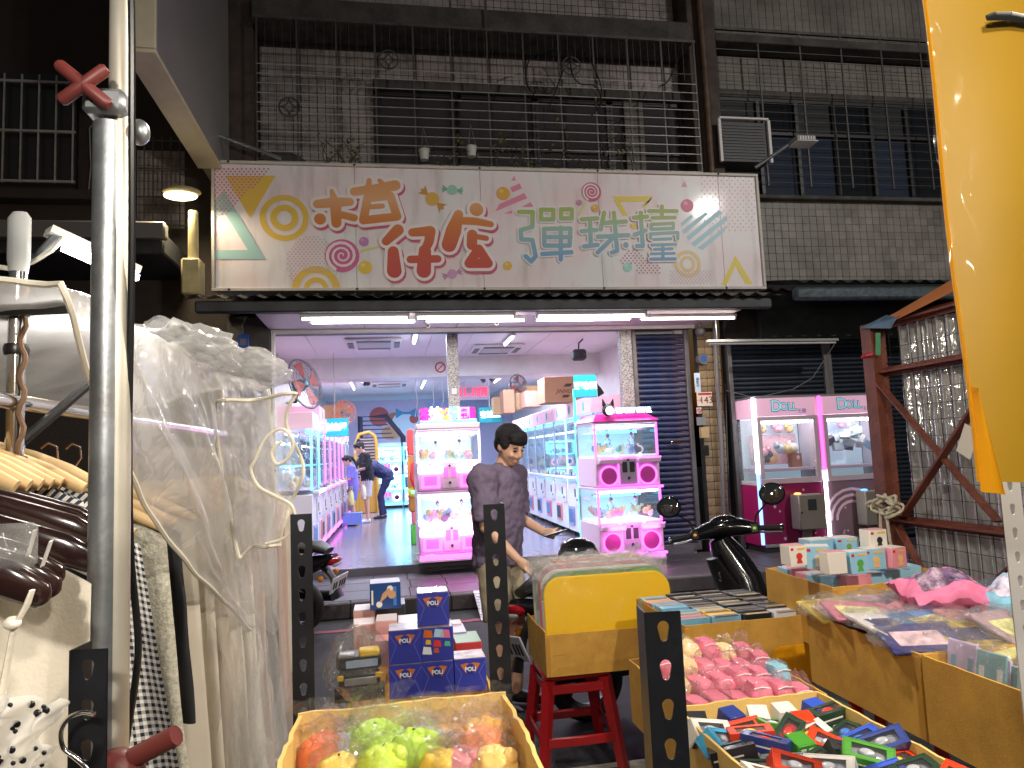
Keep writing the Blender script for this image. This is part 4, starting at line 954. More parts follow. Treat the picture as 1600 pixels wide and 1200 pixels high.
for k in range(8):
    row_machine(ORD[k]+' claw machine from the street in the left hand row', (-.98+.015*k, 10.6+.92*k, SF), pi/2, k+1, 'white' if k % 2 else 'cyan', 2.0 if k != 1 else 2.15, 'left row of claw machines', w=.44, neon=GPINK if k in (2, 3, 4, 5, 6) else (GCY if k in (0, 1) else None))
    t_ = bpy.data.objects[[o.name for o in COL.objects if o.get('label') == ORD[k]+' claw machine from the street in the left hand row'][0]]
    CB(-.42, .42, -.085, -.071, .89, .925).build('panel_neon', GPINK if k > 0 else GPW, t_); CB(-.42, .42, -.008, .018, .1, .14).build('base_neon', GPINK, t_)
    CB(-.36, .36, .4, .44, 1.25, 1.28).build('light_bar', GCY, t_)
# the tall lit end frame of the right row, with its header sign
ef = thing('light_frame', 'tall aqua-edged end panel with lit header at the right row', 'light frame', (2.44, 9.18, SF))
CB(-.015, .015, -.015, .015, 0, 2.12).build('edge_light', GTEAL, ef)
CB(.016, .4, -.006, .006, .04, 1.0).build('lower_panel', mat('endpanel_print', S(214, 140, 190), .4), ef)
CB(.016, .4, -.004, .004, 1.002, 2.1).build('upper_glass', GLASS, ef)
for p in ([(.05, -.012, .12), (.05, -.012, .95), (.36, -.012, .9), (.36, -.012, .1)],): MB().tube(p, .011, 6, closed=True).build('neon_frame', GTEAL, ef)
MB().tube([(.09, -.014, .2), (.09, -.014, .5), (.19, -.014, .48), (.19, -.014, .18)], .01, 6, closed=True).build('neon_frame', GPW, ef)
CB(.22, .28, -.012, -.0065, .2, .46).build('lit_letters_panel', GWHT, ef)
o = CB(-.01, .3, -.05, -.02, 2.0, 2.3, c=.01).build('header_sign', glow('header_teal', (.02, .4, .5), .35), ef)
text('header_letters', '彈珠檯', .1, (.145, -.052, 2.15), FRONT, GWHT, o, thick=.003)
o2 = MB().prism([(.31, 2.0), (.4, 2.05), (.36, 2.12), (.31, 2.18)], -.04, -.03).build('header_tail', BLACKP, ef)
# second lit header deeper in the row and the left one
for nm, loc, txt_ in (('small teal lit header sign over the right row, deep inside', onY(766, 648, 13.8), '夾娃娃'), ('blue lit header with white letters over the left row', onY(523, 668, 12.1), '娃娃屋')):
    t = thing('header_sign', nm, 'sign', tuple(loc))
    CB(-.22, .22, 0, .03, -.15, .15, c=.01).build('board', glow('header_teal', (.02, .4, .5), .35), t); text('letters', txt_, .13, (0, -.003, 0), FRONT, GWHT, t, thick=.003)
    MB().bar((0, .05, .1), (0, .05, SHZ-loc.z-.02), .012).build('hanger_rod', MSILV, t)

# ---------------- doll machines in front of the right hand shutters
STARP = mat('print_star', S(240, 200, 220), .4)
def doll_machine(label, x0, x1, k):
    t = thing('doll_machine', label, 'claw machine', ((x0+x1)/2, 8.7, SW+.004)); w = (x1-x0)/2; d = .46; H = 2.0
    low = mat('magenta_star_panel%d' % k, S(*((140, 28, 84), (136, 108, 120))[k]), .35, var=.1, vs=4)
    CB(-w+.02, w-.02, 0, d, .06, .86, c=.005).build('cabinet', low, t)
    CB(-w+.02, w-.02, .02, d, 0, .06).build('plinth', HOLDER, t)
    CB(-w+.02, w-.02, -.012, -.001, .06, .1).build('bottom_trim', MSILV, t)
    rnd = random.Random(k+3)
    for j in range(14):
        cx, cz, r = rnd.uniform(-w+.08, w-.08), rnd.uniform(.14, .82), rnd.uniform(.014, .028)
        MB().prism([(cx+r*(1 if q % 2 else .45)*cos(q*pi/5), cz+r*(1 if q % 2 else .45)*sin(q*pi/5)) for q in range(10)], -.003, -.0005).build('printed_star', STARP, t, None)
    if k == 1:
        for r in (.22, .3, .38):
            mb = MB()
            for q in range(10):
                a0, a1 = pi*q/10, pi*(q+1)/10
                mb.prism([(-.1+r*cos(a0), .35+r*sin(a0)), (-.1+(r+.035)*cos(a0), .35+(r+.035)*sin(a0)), (-.1+(r+.035)*cos(a1), .35+(r+.035)*sin(a1)), (-.1+r*cos(a1), .35+r*sin(a1))], -.0025, -.0005)
            mb.build('printed_arc', STARP, t, None)
    # window
    for a in ((-w+.02, w-.02, -.02, .03, .86, .93), (-w+.02, w-.02, -.02, .03, 1.68, 1.73), (-w+.02, -w+.08, -.019, .03, .931, 1.679), (w-.08, w-.02, -.019, .03, .931, 1.679)): CB(*a).build('window_frame', mat('pale_pink_frame', S(216, 196, 208), .35, .2), t)
    CB(-w+.081, w-.081, 0, .006, .931, 1.679, c=.001).build('glass', GLASS, t)
    CB(-w+.03, w-.03, d-.012, d, .87, 1.73).build('back_panel', mat('doll_back_glow', S(206, 222, 230), .5, emit=S(190, 220, 235), es=.35), t)  # back panel given its own glow to brighten the cabinet inside
    CB(w-.02, w-.01, .03, d, .87, 1.73).build('side_panel', MW, t)
    if k: CB(-w+.01, -w+.02, .03, d, .87, 1.73).build('side_panel', MW, t)
    CB(-w+.1, w-.1, .05, .09, 1.64, 1.67).build('light_bar', glow('doll_tube', (.9, .97, 1), 14), t)
    CB(-w+.03, w-.03, .04, d-.02, 1.02, 1.06).build('prize_floor', MPINK, t)
    rnd = random.Random(9+k)
    if k == 0:
        for j in range(3): heap(1, -.25+j*.2, -.05+j*.2, .25, .4, 1.52, .01, t, 100+j, .06)
        CB(-w+.1, w-.12, d-.1, d-.09, 1.1, 1.5).build('gift_panel', mat('pink_floral', S(232, 196, 206), .6, var=.2, vs=30), t)
        heap(9, -w+.05, w-.1, .1, d-.12, 1.06, .2, t, 120, .07)
        CB(w-.3, w-.15, .2, .3, 1.06, 1.24).build('prize_box', mat('brown_box', S(150, 110, 90), .7), t)
    else:
        for j in range(26):
            x, z = rnd.uniform(-w+.12, w-.14), rnd.uniform(1.2, 1.58); z = min(z, 1.32+.3*(x+w)); s = rnd.uniform(.045, .08)
            mb = MB().cbx(-s, s, -s*.4, s*.4, -s*.7, s*.7).xf(T(Vector((x, .1+.2*rnd.random(), z))) @ Euler((rnd.uniform(-.6, .6), rnd.uniform(-.8, .8), rnd.uniform(-.6, .6))).to_matrix().to_4x4())
            mb.build('prize_box', TOYC[rnd.choice((0, 7, 4, 5, 0, 7))], t)
        for j in range(2): heap(1, -.05+j*.12, .1+j*.12, .25, .4, 1.55, .01, t, 140+j, .05)
    # coin box
    cbx = CB(-.05 if k == 0 else -.06, w-.14, -.22, -.013, .28, .72, c=.012).build('coin_box', mat('coin_box_grey', S(150, 142, 132), .4, .3), t)
    xx = -.05+(w-.09)/2
    CB(xx-.06, xx+.06, -.226, -.2205, .52, .66).build('screen', HOLDER, cbx); MB().cyl((-.02, -.23, .5), (-.02, -.2205, .5), .012, 10).build('lock', HOLDER, cbx)
    MB().ell((.0, -.12, .73), (.05, .03, .015), 12, 6).build('coin_light', glow(('rainbow_a', 'rainbow_b')[k], ((1, .4, .1), (.1, .4, 1))[k], 2.2), cbx)
    CB(.08, .2, -.05, -.013, .1, .27).build('lower_box', mat('coin_box_grey'), t)
    # header
    hd = CB(-w+.03, w-.03, -.012, d, 1.735, 1.97).build('header', mat('doll_header', S(240, 190, 216), .35, emit=S(245, 190, 220), es=.28), t)
    for q, (ch, dx, dz, sz) in enumerate((('D', -.14, 0, .19), ('O', -.03, -.01, .13), ('L', .06, -.01, .13), ('L', .12, -.015, .12))):
        text('header_letter', ch, sz*1.12, (dx, -.0135, 1.86+dz), FRONT, mat('doll_blue', S(60, 130, 200), .4), hd, thick=.008, ext=.0008)
        text('header_letter', ch, sz*1.1, (dx, -.0165, 1.86+dz), FRONT, mat('doll_aqua', S(170, 235, 240), .4, emit=S(150, 230, 240), es=.3), hd, thick=.001, ext=.0008)
    text('header_small_letters', '王國', .06, (.22, -.0145, 1.79), FRONT, mat('doll_blue'), hd)
    CB(-w, w, -.014, d, 1.972, 2.0).build('top_trim', MSILV, t)
    return t
X0, X1, X2 = 4.68, 5.62, 6.55
d1 = doll_machine('left pink doll machine with toys and magenta star front', X0+.02, X1-.02, 0)
d2 = doll_machine('right pink doll machine full of small boxes, greyish front', X1+.02, X2-.0, 1)
# side of the left machine: print, pane, yellow bin behind
w = (X1-X0-.04)/2
CB(-w-.004, -w+.008, .03, .5, .08, .84).build('side_print', mat('side_magenta', S(190, 36, 110), .35), d1)
CB(-w, -w+.006, .03, .5, .9, 1.7, c=.001).build('side_glass', film('side_pane', (.97, .99, 1), .22, .03, fres=.5), d1)
CB(-w-.002, -w+.012, .5, .54, 0, 2.0).build('side_post', MW, d1)
CB(-w-.003, -w+.012, .03, .499, .845, .9).build('side_rail', MW, d1)
CB(-w-.003, -w+.012, .03, .499, 1.72, 1.97).build('side_header', mat('doll_header'), d1)
for k, (tt, x, cols) in enumerate(((d1, -w-.012, (GWHT, GBLU)), (d2, -(X2-X1-.02)/2-.012, (glow('magpost', (1, .12, .6), 2.0), GWHT)))):
    CB(x-.015, x+.015, -.03, .015, 1.0, 1.98).build('corner_light', cols[0], tt); CB(x-.015, x+.015, -.03, .015, .1, .999).build('corner_light', cols[1], tt)
# ================================================================== SHOP INTERIOR
def batten(label, loc, rz, L, power, col=(1, .93, .88)):
    t = thing('ceiling_light', label, 'ceiling light', loc, rz, 'tube lights on the shop ceiling')
    CB(-L/2, L/2, -.04, .04, -.03, 0).build('batten', WHITE, t)
    MB().cyl((-L/2+.03, 0, -.05), (L/2-.03, 0, -.05), .016, 8).build('tube', glow('ceiling_tube', (.95, .93, 1.0), 8), t)
    area_lamp('tube_glow', (0, 0, -.075), L, power, col, t, sy=.06)
LAV = (.74, .80, 1.0)
batten('tube light on the shop ceiling just inside, left of the pillar', (.45, 10.6, SHZ-.02), pi/2, .8, 75, LAV)
batten('tube light on the shop ceiling deep inside, leftmost', (-.75, 16.5, SHZ-.02), pi/2, 3.2, 110, LAV)
batten('tube light on the shop ceiling deep inside, in the middle', (.9, 16.6, SHZ-.02), pi/2, 3.2, 110, LAV)
batten('tube light on the shop ceiling deep inside, rightmost', (2.6, 15.6, SHZ-.02), pi/2, 3.2, 110, LAV)
batten('tube light on the shop ceiling by the opening, right of the pillar', (1.9, 10.9, SHZ-.02), pi/2, .8, 75, LAV)
def cassette(label, loc, s=.42):
    t = thing('ceiling_air_conditioner', label, 'air conditioner', loc, 0, 'ceiling cassettes in the shop')
    CB(-s, s, -s, s, -.05, 0, c=.02).build('panel', WHITE, t)
    g = CB(-s*.6, s*.6, -s*.6, s*.6, -.058, -.051).build('grille', mat('cassette_grille', S(170, 180, 200), .5), t)
    for k in range(7): CB(-s*.58, s*.58, -s*.55+k*s*.17, -s*.55+k*s*.17+.03, -.064, -.0585, c=.002).build('slat', WHITE, g)
    for a in range(4):
        mb = CB(-s*.6, s*.6, -s*.92, -s*.72, -.062, -.051).xf(Matrix.Rotation(a*pi/2, 4, 'Z')); mb.build('flap', mat('cassette_flap', (.12, .12, .13), .5), t)
cassette('ceiling air conditioner just inside the opening, left of the pillar', (-.15, 11.1, SHZ-.012)); cassette('ceiling air conditioner just inside the opening, right of the pillar', (1.85, 11.9, SHZ-.012))
cassette('ceiling air conditioner deep in the shop near the mural', (.1, 17.3, SHZ-.012))
def fan(label, loc, rz, rim, blade, motor, r=.33, tilt=0.):
    t = thing('wall_fan', label, 'fan', loc, rz)
    Mx = Matrix.Rotation(pi/2+tilt, 4, 'X')
    mb = MB()
    for k in range(9):
        rr = r*(k+1)/9; z = .09*sqrt(max(0, 1-(rr/r)**2))
        mb.tube([tuple(Mx @ Vector((rr*cos(a*pi/12), rr*sin(a*pi/12), z+.02))) for a in range(24)], .0035, 4, closed=True)
    for k in range(16):
        a = k*pi/8; mb.tube([tuple(Mx @ Vector((r*q*cos(a), r*q*sin(a), .09*sqrt(1-q*q)+.02))) for q in (.1, .5, .85, 1)], .003, 4)
    mb.tube([tuple(Mx @ Vector((r*cos(a*pi/12), r*sin(a*pi/12), 0))) for a in range(24)], .012, 6, closed=True)
    mb.build('guard', rim, t)
    for k in range(4):
        a = k*pi/2+.3; pts = []
        for s_ in range(6):
            q = s_/5; pts.append((a-.45+.1*q, r*(.12+.78*q)))
        for s_ in range(6):
            q = 1-s_/5; pts.append((a+.25+.2*q, r*(.12+.78*q)))
        mb = MB(); n = len(pts)
        lo = [tuple(Mx @ Vector((p[1]*cos(p[0]), p[1]*sin(p[0]), .01+.03*i/n))) for i, p in enumerate(pts)]; hi = [tuple(Vector(v)+(Mx @ Vector((0, 0, .004)))) for v in lo]
        mb.add(lo+hi, [tuple(range(n))[::-1], tuple(range(n, 2*n))]+[(i, (i+1) % n, n+(i+1) % n, n+i) for i in range(n)]); mb.build('blade', blade, t)
    mb = MB().lathe([(.05, -.2), (.085, -.18), (.09, -.05), (.06, .0), (.055, .05), (.02, .06)], 16, Mx); mb.build('motor', motor, t)
    MB().tube([tuple(Mx @ Vector((0, -.05, -.12))), tuple(Mx @ Vector((0, -.2, -.2))), (0, .3, -.25)], .02, 6).build('bracket', BLACKP, t)
fan('big grey wall fan with red blades and teal motor at left', tuple(onY(476, 600, 10.4)), radians(62), mat('fan_grey', (.25, .25, .28), .4, .5), mat('fan_red', S(190, 80, 60), .4), mat('fan_teal', S(40, 140, 160), .4), .36, -.25)
fan('peach plastic fan above the left row of machines', tuple(onY(537, 645, 13.2)), radians(-12), mat('fan_peach', S(240, 170, 140), .4), mat('fan_peach2', S(236, 150, 120), .4), mat('fan_teal'), .22)
fan('small fan among the boxes on the right row', tuple(onY(809, 603, 12.6)), radians(30), mat('fan_grey'), mat('fan_red'), mat('fan_grey'), .2)
# cardboard boxes on top of the right row
def carton(label, px0, px1, py0, py1, Y, dep, material, rz=0, logo=None):
    a, b = onY(px0, py0, Y), onY(px1, py1, Y); w = abs(b.x-a.x); h = a.z-b.z
    t = thing('carton', label, 'box', ((a.x+b.x)/2, Y+dep/2, b.z), rz)
    CB(-w/2, w/2, -dep/2, dep/2, 0, h, c=.006).build('body', material, t)
    CB(-.03, .03, -dep/2+.01, dep/2-.01, h+.0005, h+.003, c=.001).build('tape', mat('brown_tape', S(190, 150, 100), .3), t)
    if logo: logo(t, w, h, -dep/2-.0015)
    return t
BROWN = mat('brown_carton', S(176, 132, 104), .75, var=.06, bump=.05, bs=100)
PALE = mat('pale_carton', S(214, 176, 130), .75, var=.06)
def lg(t, w, h, y):
    mk = mat('carton_print', S(70, 50, 45), .6)
    text('carton_letters', 'JINHOW', h*.22, (0, y-.001, h*.42), FRONT, mk, t, shear=.3)
    MB().prism([(-.05, h*.6), (.06, h*.6), (.1, h*.72), (0, h*.72)], y-.002, y).build('carton_mark', mk, t, None); MB().prism([(-.08, h*.18), (.02, h*.18), (.05, h*.28), (-.05, h*.28)], y-.002, y).build('carton_mark', mk, t, None)
carton('large brown carton with dark logo on top of the right row', 850, 920, 589, 627, 10.5, .5, BROWN, 0, lg)
carton('pale carton left of the large logo carton on the right row', 820, 847, 611, 635, 11.6, .5, mat('pink_carton', S(205, 160, 140), .75)); carton('yellowish carton with tape behind the pale carton, right row', 812, 846, 603, 615, 12.6, .45, PALE)
carton('narrow upright brown carton on the right row', 786, 805, 609, 645, 12.0, .4, BROWN); carton('pale upright carton at the far end of the right row', 772, 788, 620, 647, 13.4, .4, PALE)
carton('cream carton wedged between fan and upright carton', 806, 820, 614, 640, 12.4, .35, PALE)
carton('open carton behind the peach fan on the left row', 505, 545, 633, 660, 14.2, .5, PALE)
# speaker on the right wall
sp = thing('wall_speaker', 'black speaker hung on the white wall by the right pillar', 'speaker', tuple(onY(905, 563, 10.2)))
CB(-.1, .1, -.08, .1, 0, .16, c=.03).build('cabinet', mat('speaker_black', (.02, .02, .022), .6), sp); MB().tube([(0, 0, .16), (.02, .05, .26), (.1, .1, .33)], .012, 6).build('bracket', BLACKP, sp)
for s in (-1, 1): MB().lathe([(.03, 0), (.025, .008), (.008, .002)], 12, Matrix.Translation((s*.042, -.081, .08)) @ Matrix.Rotation(pi/2, 4, 'X')).build('cone', HOLDER, sp)
# no-smoking sticker and red lettering
ns = thing('no_smoking_sign', 'round no-smoking sticker on the white beam near the pillar', 'sign', tuple(onY(688, 574, 12.89)))
MB().lathe([(.1, 0), (.1, .003)], 24, Matrix.Rotation(pi/2, 4, 'X')).build('disc', WHITE, ns)
MB().tube([(.085*cos(a*pi/12), -.006, .085*sin(a*pi/12)) for a in range(24)], .012, 6, closed=True).build('ring', RED, ns); MB().bar((-.06, -.008, -.06), (.06, -.008, .06), .018, .006, up=(0, 1, 0)).build('slash', RED, ns)
rl = thing('led_sign', 'red glowing Chinese letters hanging at the back right', 'sign', tuple(onY(733, 612, 19)))
text('letters', '出口請', .34, (0, 0, 0), FRONT, glow('red_led', (1, .05, .12), 1.6), rl, thick=.006)
CB(-.55, .55, .01, .03, -.22, .22).build('board', mat('led_board', S(200, 190, 210), .4), rl)
for s in (-.4, .4): MB().cyl((s, .02, .22), (s, .02, SHZ-rl.location.z-.01), .006, 6).build('wire', MSILV, rl)
for k, (px, py) in enumerate(((567, 600), (572, 610), (752, 600), (766, 594))):
    t = thing('spot_lamp', ['upper black ceiling spot lamp left of the cassette', 'lower black ceiling spot lamp left of the cassette', 'black ceiling spot lamp right of the pillar', 'rightmost black ceiling spot lamp near the long tube'][k], 'spot lamp', (onY(px, py, 15.5).x, 15.5, SHZ-.014))
    MB().tube([(0, 0, 0), (0, 0, -.1)], .02, 8).build('stalk', BLACKP, t); MB().tube([(0, 0, -.1), (.05, -.08, -.2)], .05, 10).build('head', BLACKP, t)
# yellow-framed basketball game at the back left, black hoop frame
yg = thing('basketball_game', 'yellow-edged arcade cage with horizontal bars behind the girls', 'arcade game', (-.42, 18.4, SF))
YM = mat('arcade_yellow', S(190, 145, 60), .5)
MB().tube([(-.35, 0, 0), (-.35, 0, 1.7), (-.25, 0, 1.95), (.0, 0, 2.0), (.13, 0, 1.9), (.17, 0, 1.7), (.17, 0, 0)], .045, 8).build('arch', YM, yg)
for k in range(14): MB().cyl((-.34, .03, .85+k*.075), (.16, .03, .85+k*.075), .014, 6).build('bar', MSILV, yg)
CB(-.33, .15, .05, .9, .0, .8, c=.02).build('cabinet', YM, yg)
CB(-.33, .15, .86, .9, .8, 1.9, c=.02).build('backboard', mat('arcade_dark', S(90, 60, 60), .5), yg)
hp = thing('basketball_game', 'black tilted game frame in front of the pink mural', 'arcade game', (-.1, 20.3, SF))
MB().tube([(-.6, 0, 0), (-.6, 0, 2.5), (.1, 0, 2.5), (.55, 0, 1.9), (.6, 0, 0)], .07, 8).build('frame', mat('navy_frame', S(40, 42, 70), .5), hp)
for k in range(5): MB().bar((-.55, .05, 1.9+k*.12), (.3-.05*k, .05, 1.9+k*.12), .03).build('slat', mat('navy_frame'), hp)
# small children's game beside the lone machine
kg = thing('hammer_game', "small orange and red children's game with green foot behind the lone machine", 'arcade game', (.45, 11.2, SF))
CB(-.14, .12, 0, .4, .5, 1.35, c=.02).build('cabinet', mat('arcade_orange', S(200, 130, 60), .45), kg)
CB(-.14, .12, -.005, .4, 1.352, 1.75, c=.02).build('marquee', mat('arcade_red', S(215, 70, 70), .4, emit=S(230, 60, 50), es=.3), kg)
CB(-.12, .1, -.02, .35, 0, .3, c=.02).build('foot', mat('arcade_green', S(90, 190, 70), .4), kg); CB(-.1, .08, 0, .3, .3, .5, c=.02).build('leg', mat('arcade_rose', S(230, 120, 130), .4), kg)
MB().tube([(.02, -.05, 1.3), (-.08, -.1, 1.2), (-.1, -.12, 1.0), (-.04, -.08, .85)], .025, 8).build('handle', mat('arcade_red2', S(205, 40, 50), .4), kg)
MB().lathe([(.07, 0), (.07, .05), (.03, .07)], 16, Matrix.Translation((-.08, -.02, .8)) @ Matrix.Rotation(pi/2, 4, 'X')).build('dial', mat('arcade_lime', S(210, 220, 60), .4), kg); MB().ell((-.08, -.1, .8), .022, 8, 6).build('lamp', GCY, kg)
# cctv box row high on the back right wall
for k in range(6):
    x = 1.5+k*.36; t = thing('wall_box', ORD[k]+' black box from the left on the back right wall', 'box', (x, SHY1-.12, 2.55+.06*(k % 2)), 0, 'black boxes on the back wall')
    CB(-.07, .07, -.05, .1, 0, .13, c=.01).build('case', BLACKP, t); MB().cyl((0, -.06, .065), (0, -.051, .065), .03, 10).build('lens', mat('lens_dark', (.03, .03, .04), .1), t)
# blue step stool
st = thing('step_stool', 'pale blue plastic step stool beside the two girls', 'stool', (-.72, 15.0, SF))
BL = mat('stool_blue', S(120, 150, 225), .4)
CB(-.2, .2, -.12, .12, .25, .28, c=.01).build('top', BL, st)
for s in (-1, 1): CB(s*.18-.015, s*.18+.015, -.115, .115, 0, .249, c=.006).build('side_wall', BL, st)
CB(-.164, .164, -.118, -.105, .04, .249, c=.004).build('front_wall', BL, st)
# cables hanging from the ceiling near the pillar
for k, px in enumerate((650, 676, 691)):
    p = onY(px, 640, 13.7); t = thing('hanging_cable', ['thin white cable hanging left of the no-smoking sticker', 'thin white cable hanging from the ceiling beside the lone machine header', 'curled white cable hanging beside the granite pillar'][k], 'cable', (p.x, 13.7, 2.3))
    MB().tube([(0, 0, SHZ-2.3), (.02*sin(k), 0, .6), (.03, 0, .3), (-.02-.04*k, 0, .02)], .006, 5).build('wire', WHITE, t)
# ================================================================== PEOPLE
SKIN = mat('skin', S(232, 184, 156), .5, var=.06, vs=10); SKINF = mat('skin_fair', S(226, 178, 150), .5, var=.05, vs=10)
HAIR = mat('black_hair', (.014, .012, .014), .5, var=.4, vs=60, bump=.6, bs=180)
def remesh(o, vox, smooth=4, disp=0., dscale=.08):
    r = o.modifiers.new('Remesh', 'REMESH'); r.mode = 'VOXEL'; r.voxel_size = vox; r.use_smooth_shade = True
    s = o.modifiers.new('Smooth', 'SMOOTH'); s.iterations = smooth; s.factor = .5
    if disp:
        tx = bpy.data.textures.new('folds', 'CLOUDS'); tx.noise_scale = dscale; tx.noise_depth = 2
        d = o.modifiers.new('Displace', 'DISPLACE'); d.texture = tx; d.strength = disp; d.mid_level = .5
    return o
def hand(mb, w, d, side, s=1., curl=.5, palm=(0, 0, -1)):
    """palm and five fingers growing from the wrist w along d; side = thumb side"""
    d = Vector(d).normalized(); n = Vector(palm); n = (n-d*n.dot(d)).normalized(); q = d.cross(n).normalized()*side
    w = Vector(w)
    mb.tube([w, w+d*.03*s, w+d*.09*s], [(.026*s, .02*s), (.036*s, .018*s), (.04*s, .015*s)], 10)
    for k in range(4):
        b = w+d*.085*s+q*(.028-.019*k)*s; L = (.07, .08, .075, .06)[k]*s
        a = b+d*L*.45+n*L*.12*curl; c = a+d*L*.28*(1-curl*.6)+n*L*.4*curl; e = c+d*L*.1*(1-curl)+n*L*.35*curl
        mb.tube([b-d*.02*s, a, c, e], [.0095*s, .009*s, .0082*s, .0065*s], 7)
    b = w+d*.025*s+q*.026*s
    mb.tube([b, b+q*.026*s+d*.026*s+n*.008*s, b+q*.032*s+d*.055*s+n*.02*s], [.012*s, .011*s, .008*s], 7)
def figure(t, J, skin, shirt, low, shoe, hairm, s=1., vox=.010, long_hair=None, bun=False, dress=False, build_=1., trousers=False):
    V = {k: Vector(v)*s for k, v in J.items()}
    b = build_*s
    mb = MB()
    # trunk
    mb.tube([V['pelvis']-Vector((0, 0, .08*s)), V['pelvis'], (V['pelvis']+V['chest'])/2+Vector((.01*s, 0, 0)), V['chest'], V['neck']-Vector((0, 0, .03*s))], [(.10*b, .14*b), (.115*b, .155*b), (.115*b, .145*b), (.12*b, .175*b), (.06*b, .09*b)], 16)
    for sd in ('R', 'L'):
        mb.tube([V['sh'+sd], V['el'+sd], V['wr'+sd]], [.05*b, .041*b, .026*b], 10)
        mb.tube([V['chest']+Vector((0, 0, .06*s)), V['sh'+sd]], [.06*b, .05*b], 10)
        mb.tube([V['hip'+sd], (V['hip'+sd]+V['kn'+sd])/2, V['kn'+sd], (V['kn'+sd]*.65+V['an'+sd]*.35), V['an'+sd]], [.085*b, .072*b, .052*b, .05*b, .034*b], 12)
        mb.tube([V['an'+sd], V['an'+sd]-Vector((0, 0, .04*s)), V['to'+sd]], [.036*b, .034*b, .03*b], 8)
        hd = (V['wr'+sd]-V['el'+sd]).normalized(); pd = J.get('palm'+sd, (0, 0, -1))
        hand(mb, V['wr'+sd], J.get('hd'+sd, hd), 1 if sd == 'R' else -1, s*.95, .55, pd)
    # neck and head
    H = V['head']; hp, hy, hr = J.get('headrot', (0, 0, 0)); E3 = Euler((hr, hp, hy)).to_matrix()
    L = lambda x, y, z: H+E3 @ (Vector((x, y, z))*s)
    mb.tube([V['neck']-Vector((0, 0, .03*s)), L(-.02, 0, -.08)], [.058*s, .05*s], 12)
    Er = (hr, hp, hy)
    def el(c, r): mb.ell(L(*c), tuple(q*s for q in r), 16, 12, Er)
    el((-.01, 0, .035), (.098, .078, .088)); el((.025, 0, -.025), (.068, .066, .09)); el((.05, 0, -.085), (.034, .04, .03)); el((-.005, 0, -.04), (.07, .06, .06))
    mb.tube([L(.088, 0, .02), L(.108, 0, -.03), L(.092, 0, -.042)], [.010*s, .015*s, .011*s], 8)   # nose
    el((.1, .012, -.038), (.01, .009, .008)); el((.1, -.012, -.038), (.01, .009, .008))
    el((.086, 0, .022), (.012, .045, .010))                                                         # brow ridge
    for y in (-.04, .04): el((.07, y*.95, -.03), (.022, .02, .02))                                    # cheeks
    el((.086, 0, -.066), (.012, .024, .008)); el((.083, 0, -.078), (.012, .02, .008))                # lips
    for y in (-1, 1): el((-.01, y*.076, -.008), (.02, .010, .032))                                   # ears
    body = mb.build('body', skin, t, None); remesh(body, vox*.8, 3)
    EYE = mat('eye_dark', (.015, .012, .012), .2); 
    for y in (-1, 1):
        o = MB().ell((0, 0, 0), (.006*s, .014*s, .0055*s), 8, 6).build('eye', EYE, body); o.location = L(.085, y*.031, .0); o.rotation_euler = (hr, hp, hy+y*.35)
        o = MB().ell((0, 0, 0), (.006*s, .02*s, .004*s), 8, 6).build('eyebrow', hairm, body); o.location = L(.089, y*.032, .026); o.rotation_euler = (hr, hp, hy+y*.4)
    o = MB().ell((0, 0, 0), (.005*s, .022*s, .0022*s), 8, 6).build('mouth', mat('lip', S(150, 84, 76), .5), body); o.location = L(.0955, 0, -.072); o.rotation_euler = (hr, hp, hy)
    # hair
    hb = MB()
    def eh(c, r): hb.ell(L(*c), tuple(q*s for q in r), 18, 12, Er)
    eh((-.022, 0, .05), (.104, .088, .090)); eh((-.055, 0, .0), (.058, .078, .075)); eh((.05, 0, .085), (.046, .07, .04)); eh((-.005, .058, .025), (.055, .028, .045)); eh((-.005, -.058, .025), (.055, .028, .045))
    eh((.068, 0, .066), (.03, .066, .034)); eh((.082, .012, .048), (.014, .05, .02))
    if bun: eh((-.06, 0, .14), (.045, .045, .04)); eh((-.03, 0, .12), (.04, .04, .03))
    if long_hair:
        hb.tube([L(-.09, 0, .04)]+[L(*p) for p in long_hair], [.035*s, .038*s, .03*s, .012*s][:len(long_hair)+1], 8)
    remesh(hb.build('hair', hairm, t, None), .006*s, 6, .005*s, .012)
    # shirt
    sb = MB()
    hem = V['pelvis']-Vector((0, 0, (.09 if not dress else .05)*s))
    sb.tube([hem, V['pelvis']+Vector((.0, 0, .02*s)), (V['pelvis']+V['chest'])/2+Vector((.012*s, 0, 0)), V['chest'], V['neck']-Vector((0, 0, .045*s)), V['neck']-Vector((0, 0, .012*s))], [(.142*b, .182*b), (.142*b, .182*b), (.146*b, .18*b), (.15*b, .2*b), (.1*b, .135*b), (.072*b, .08*b)], 20)
    for sd in ('R', 'L'):
        sb.tube([V['chest']+Vector((0, 0, .07*s)), V['sh'+sd]], [.095*b, .088*b], 12); sb.ell(V['sh'+sd], .094*b, 14, 10)
        sb.tube([V['neck']-Vector((0, 0, .03*s)), V['sh'+sd]+Vector((0, 0, .0))], [.06*b, .07*b], 12)
        sb.tube([V['sh'+sd], V['sh'+sd]*.35+V['el'+sd]*.65, V['sh'+sd]*.12+V['el'+sd]*.88], [.088*b, .078*b, .078*b], 12)
    remesh(sb.build('shirt', shirt, t, None), .009*s, 3, .026*s, .05)
    # shorts, skirt or trousers
    lb_ = MB()
    lb_.tube([V['pelvis']+Vector((0, 0, .06*s)), V['pelvis']-Vector((0, 0, .04*s)), V['pelvis']-Vector((0, 0, .1*s))], [(.12*b, .162*b), (.132*b, .176*b), (.12*b, .17*b)], 18)
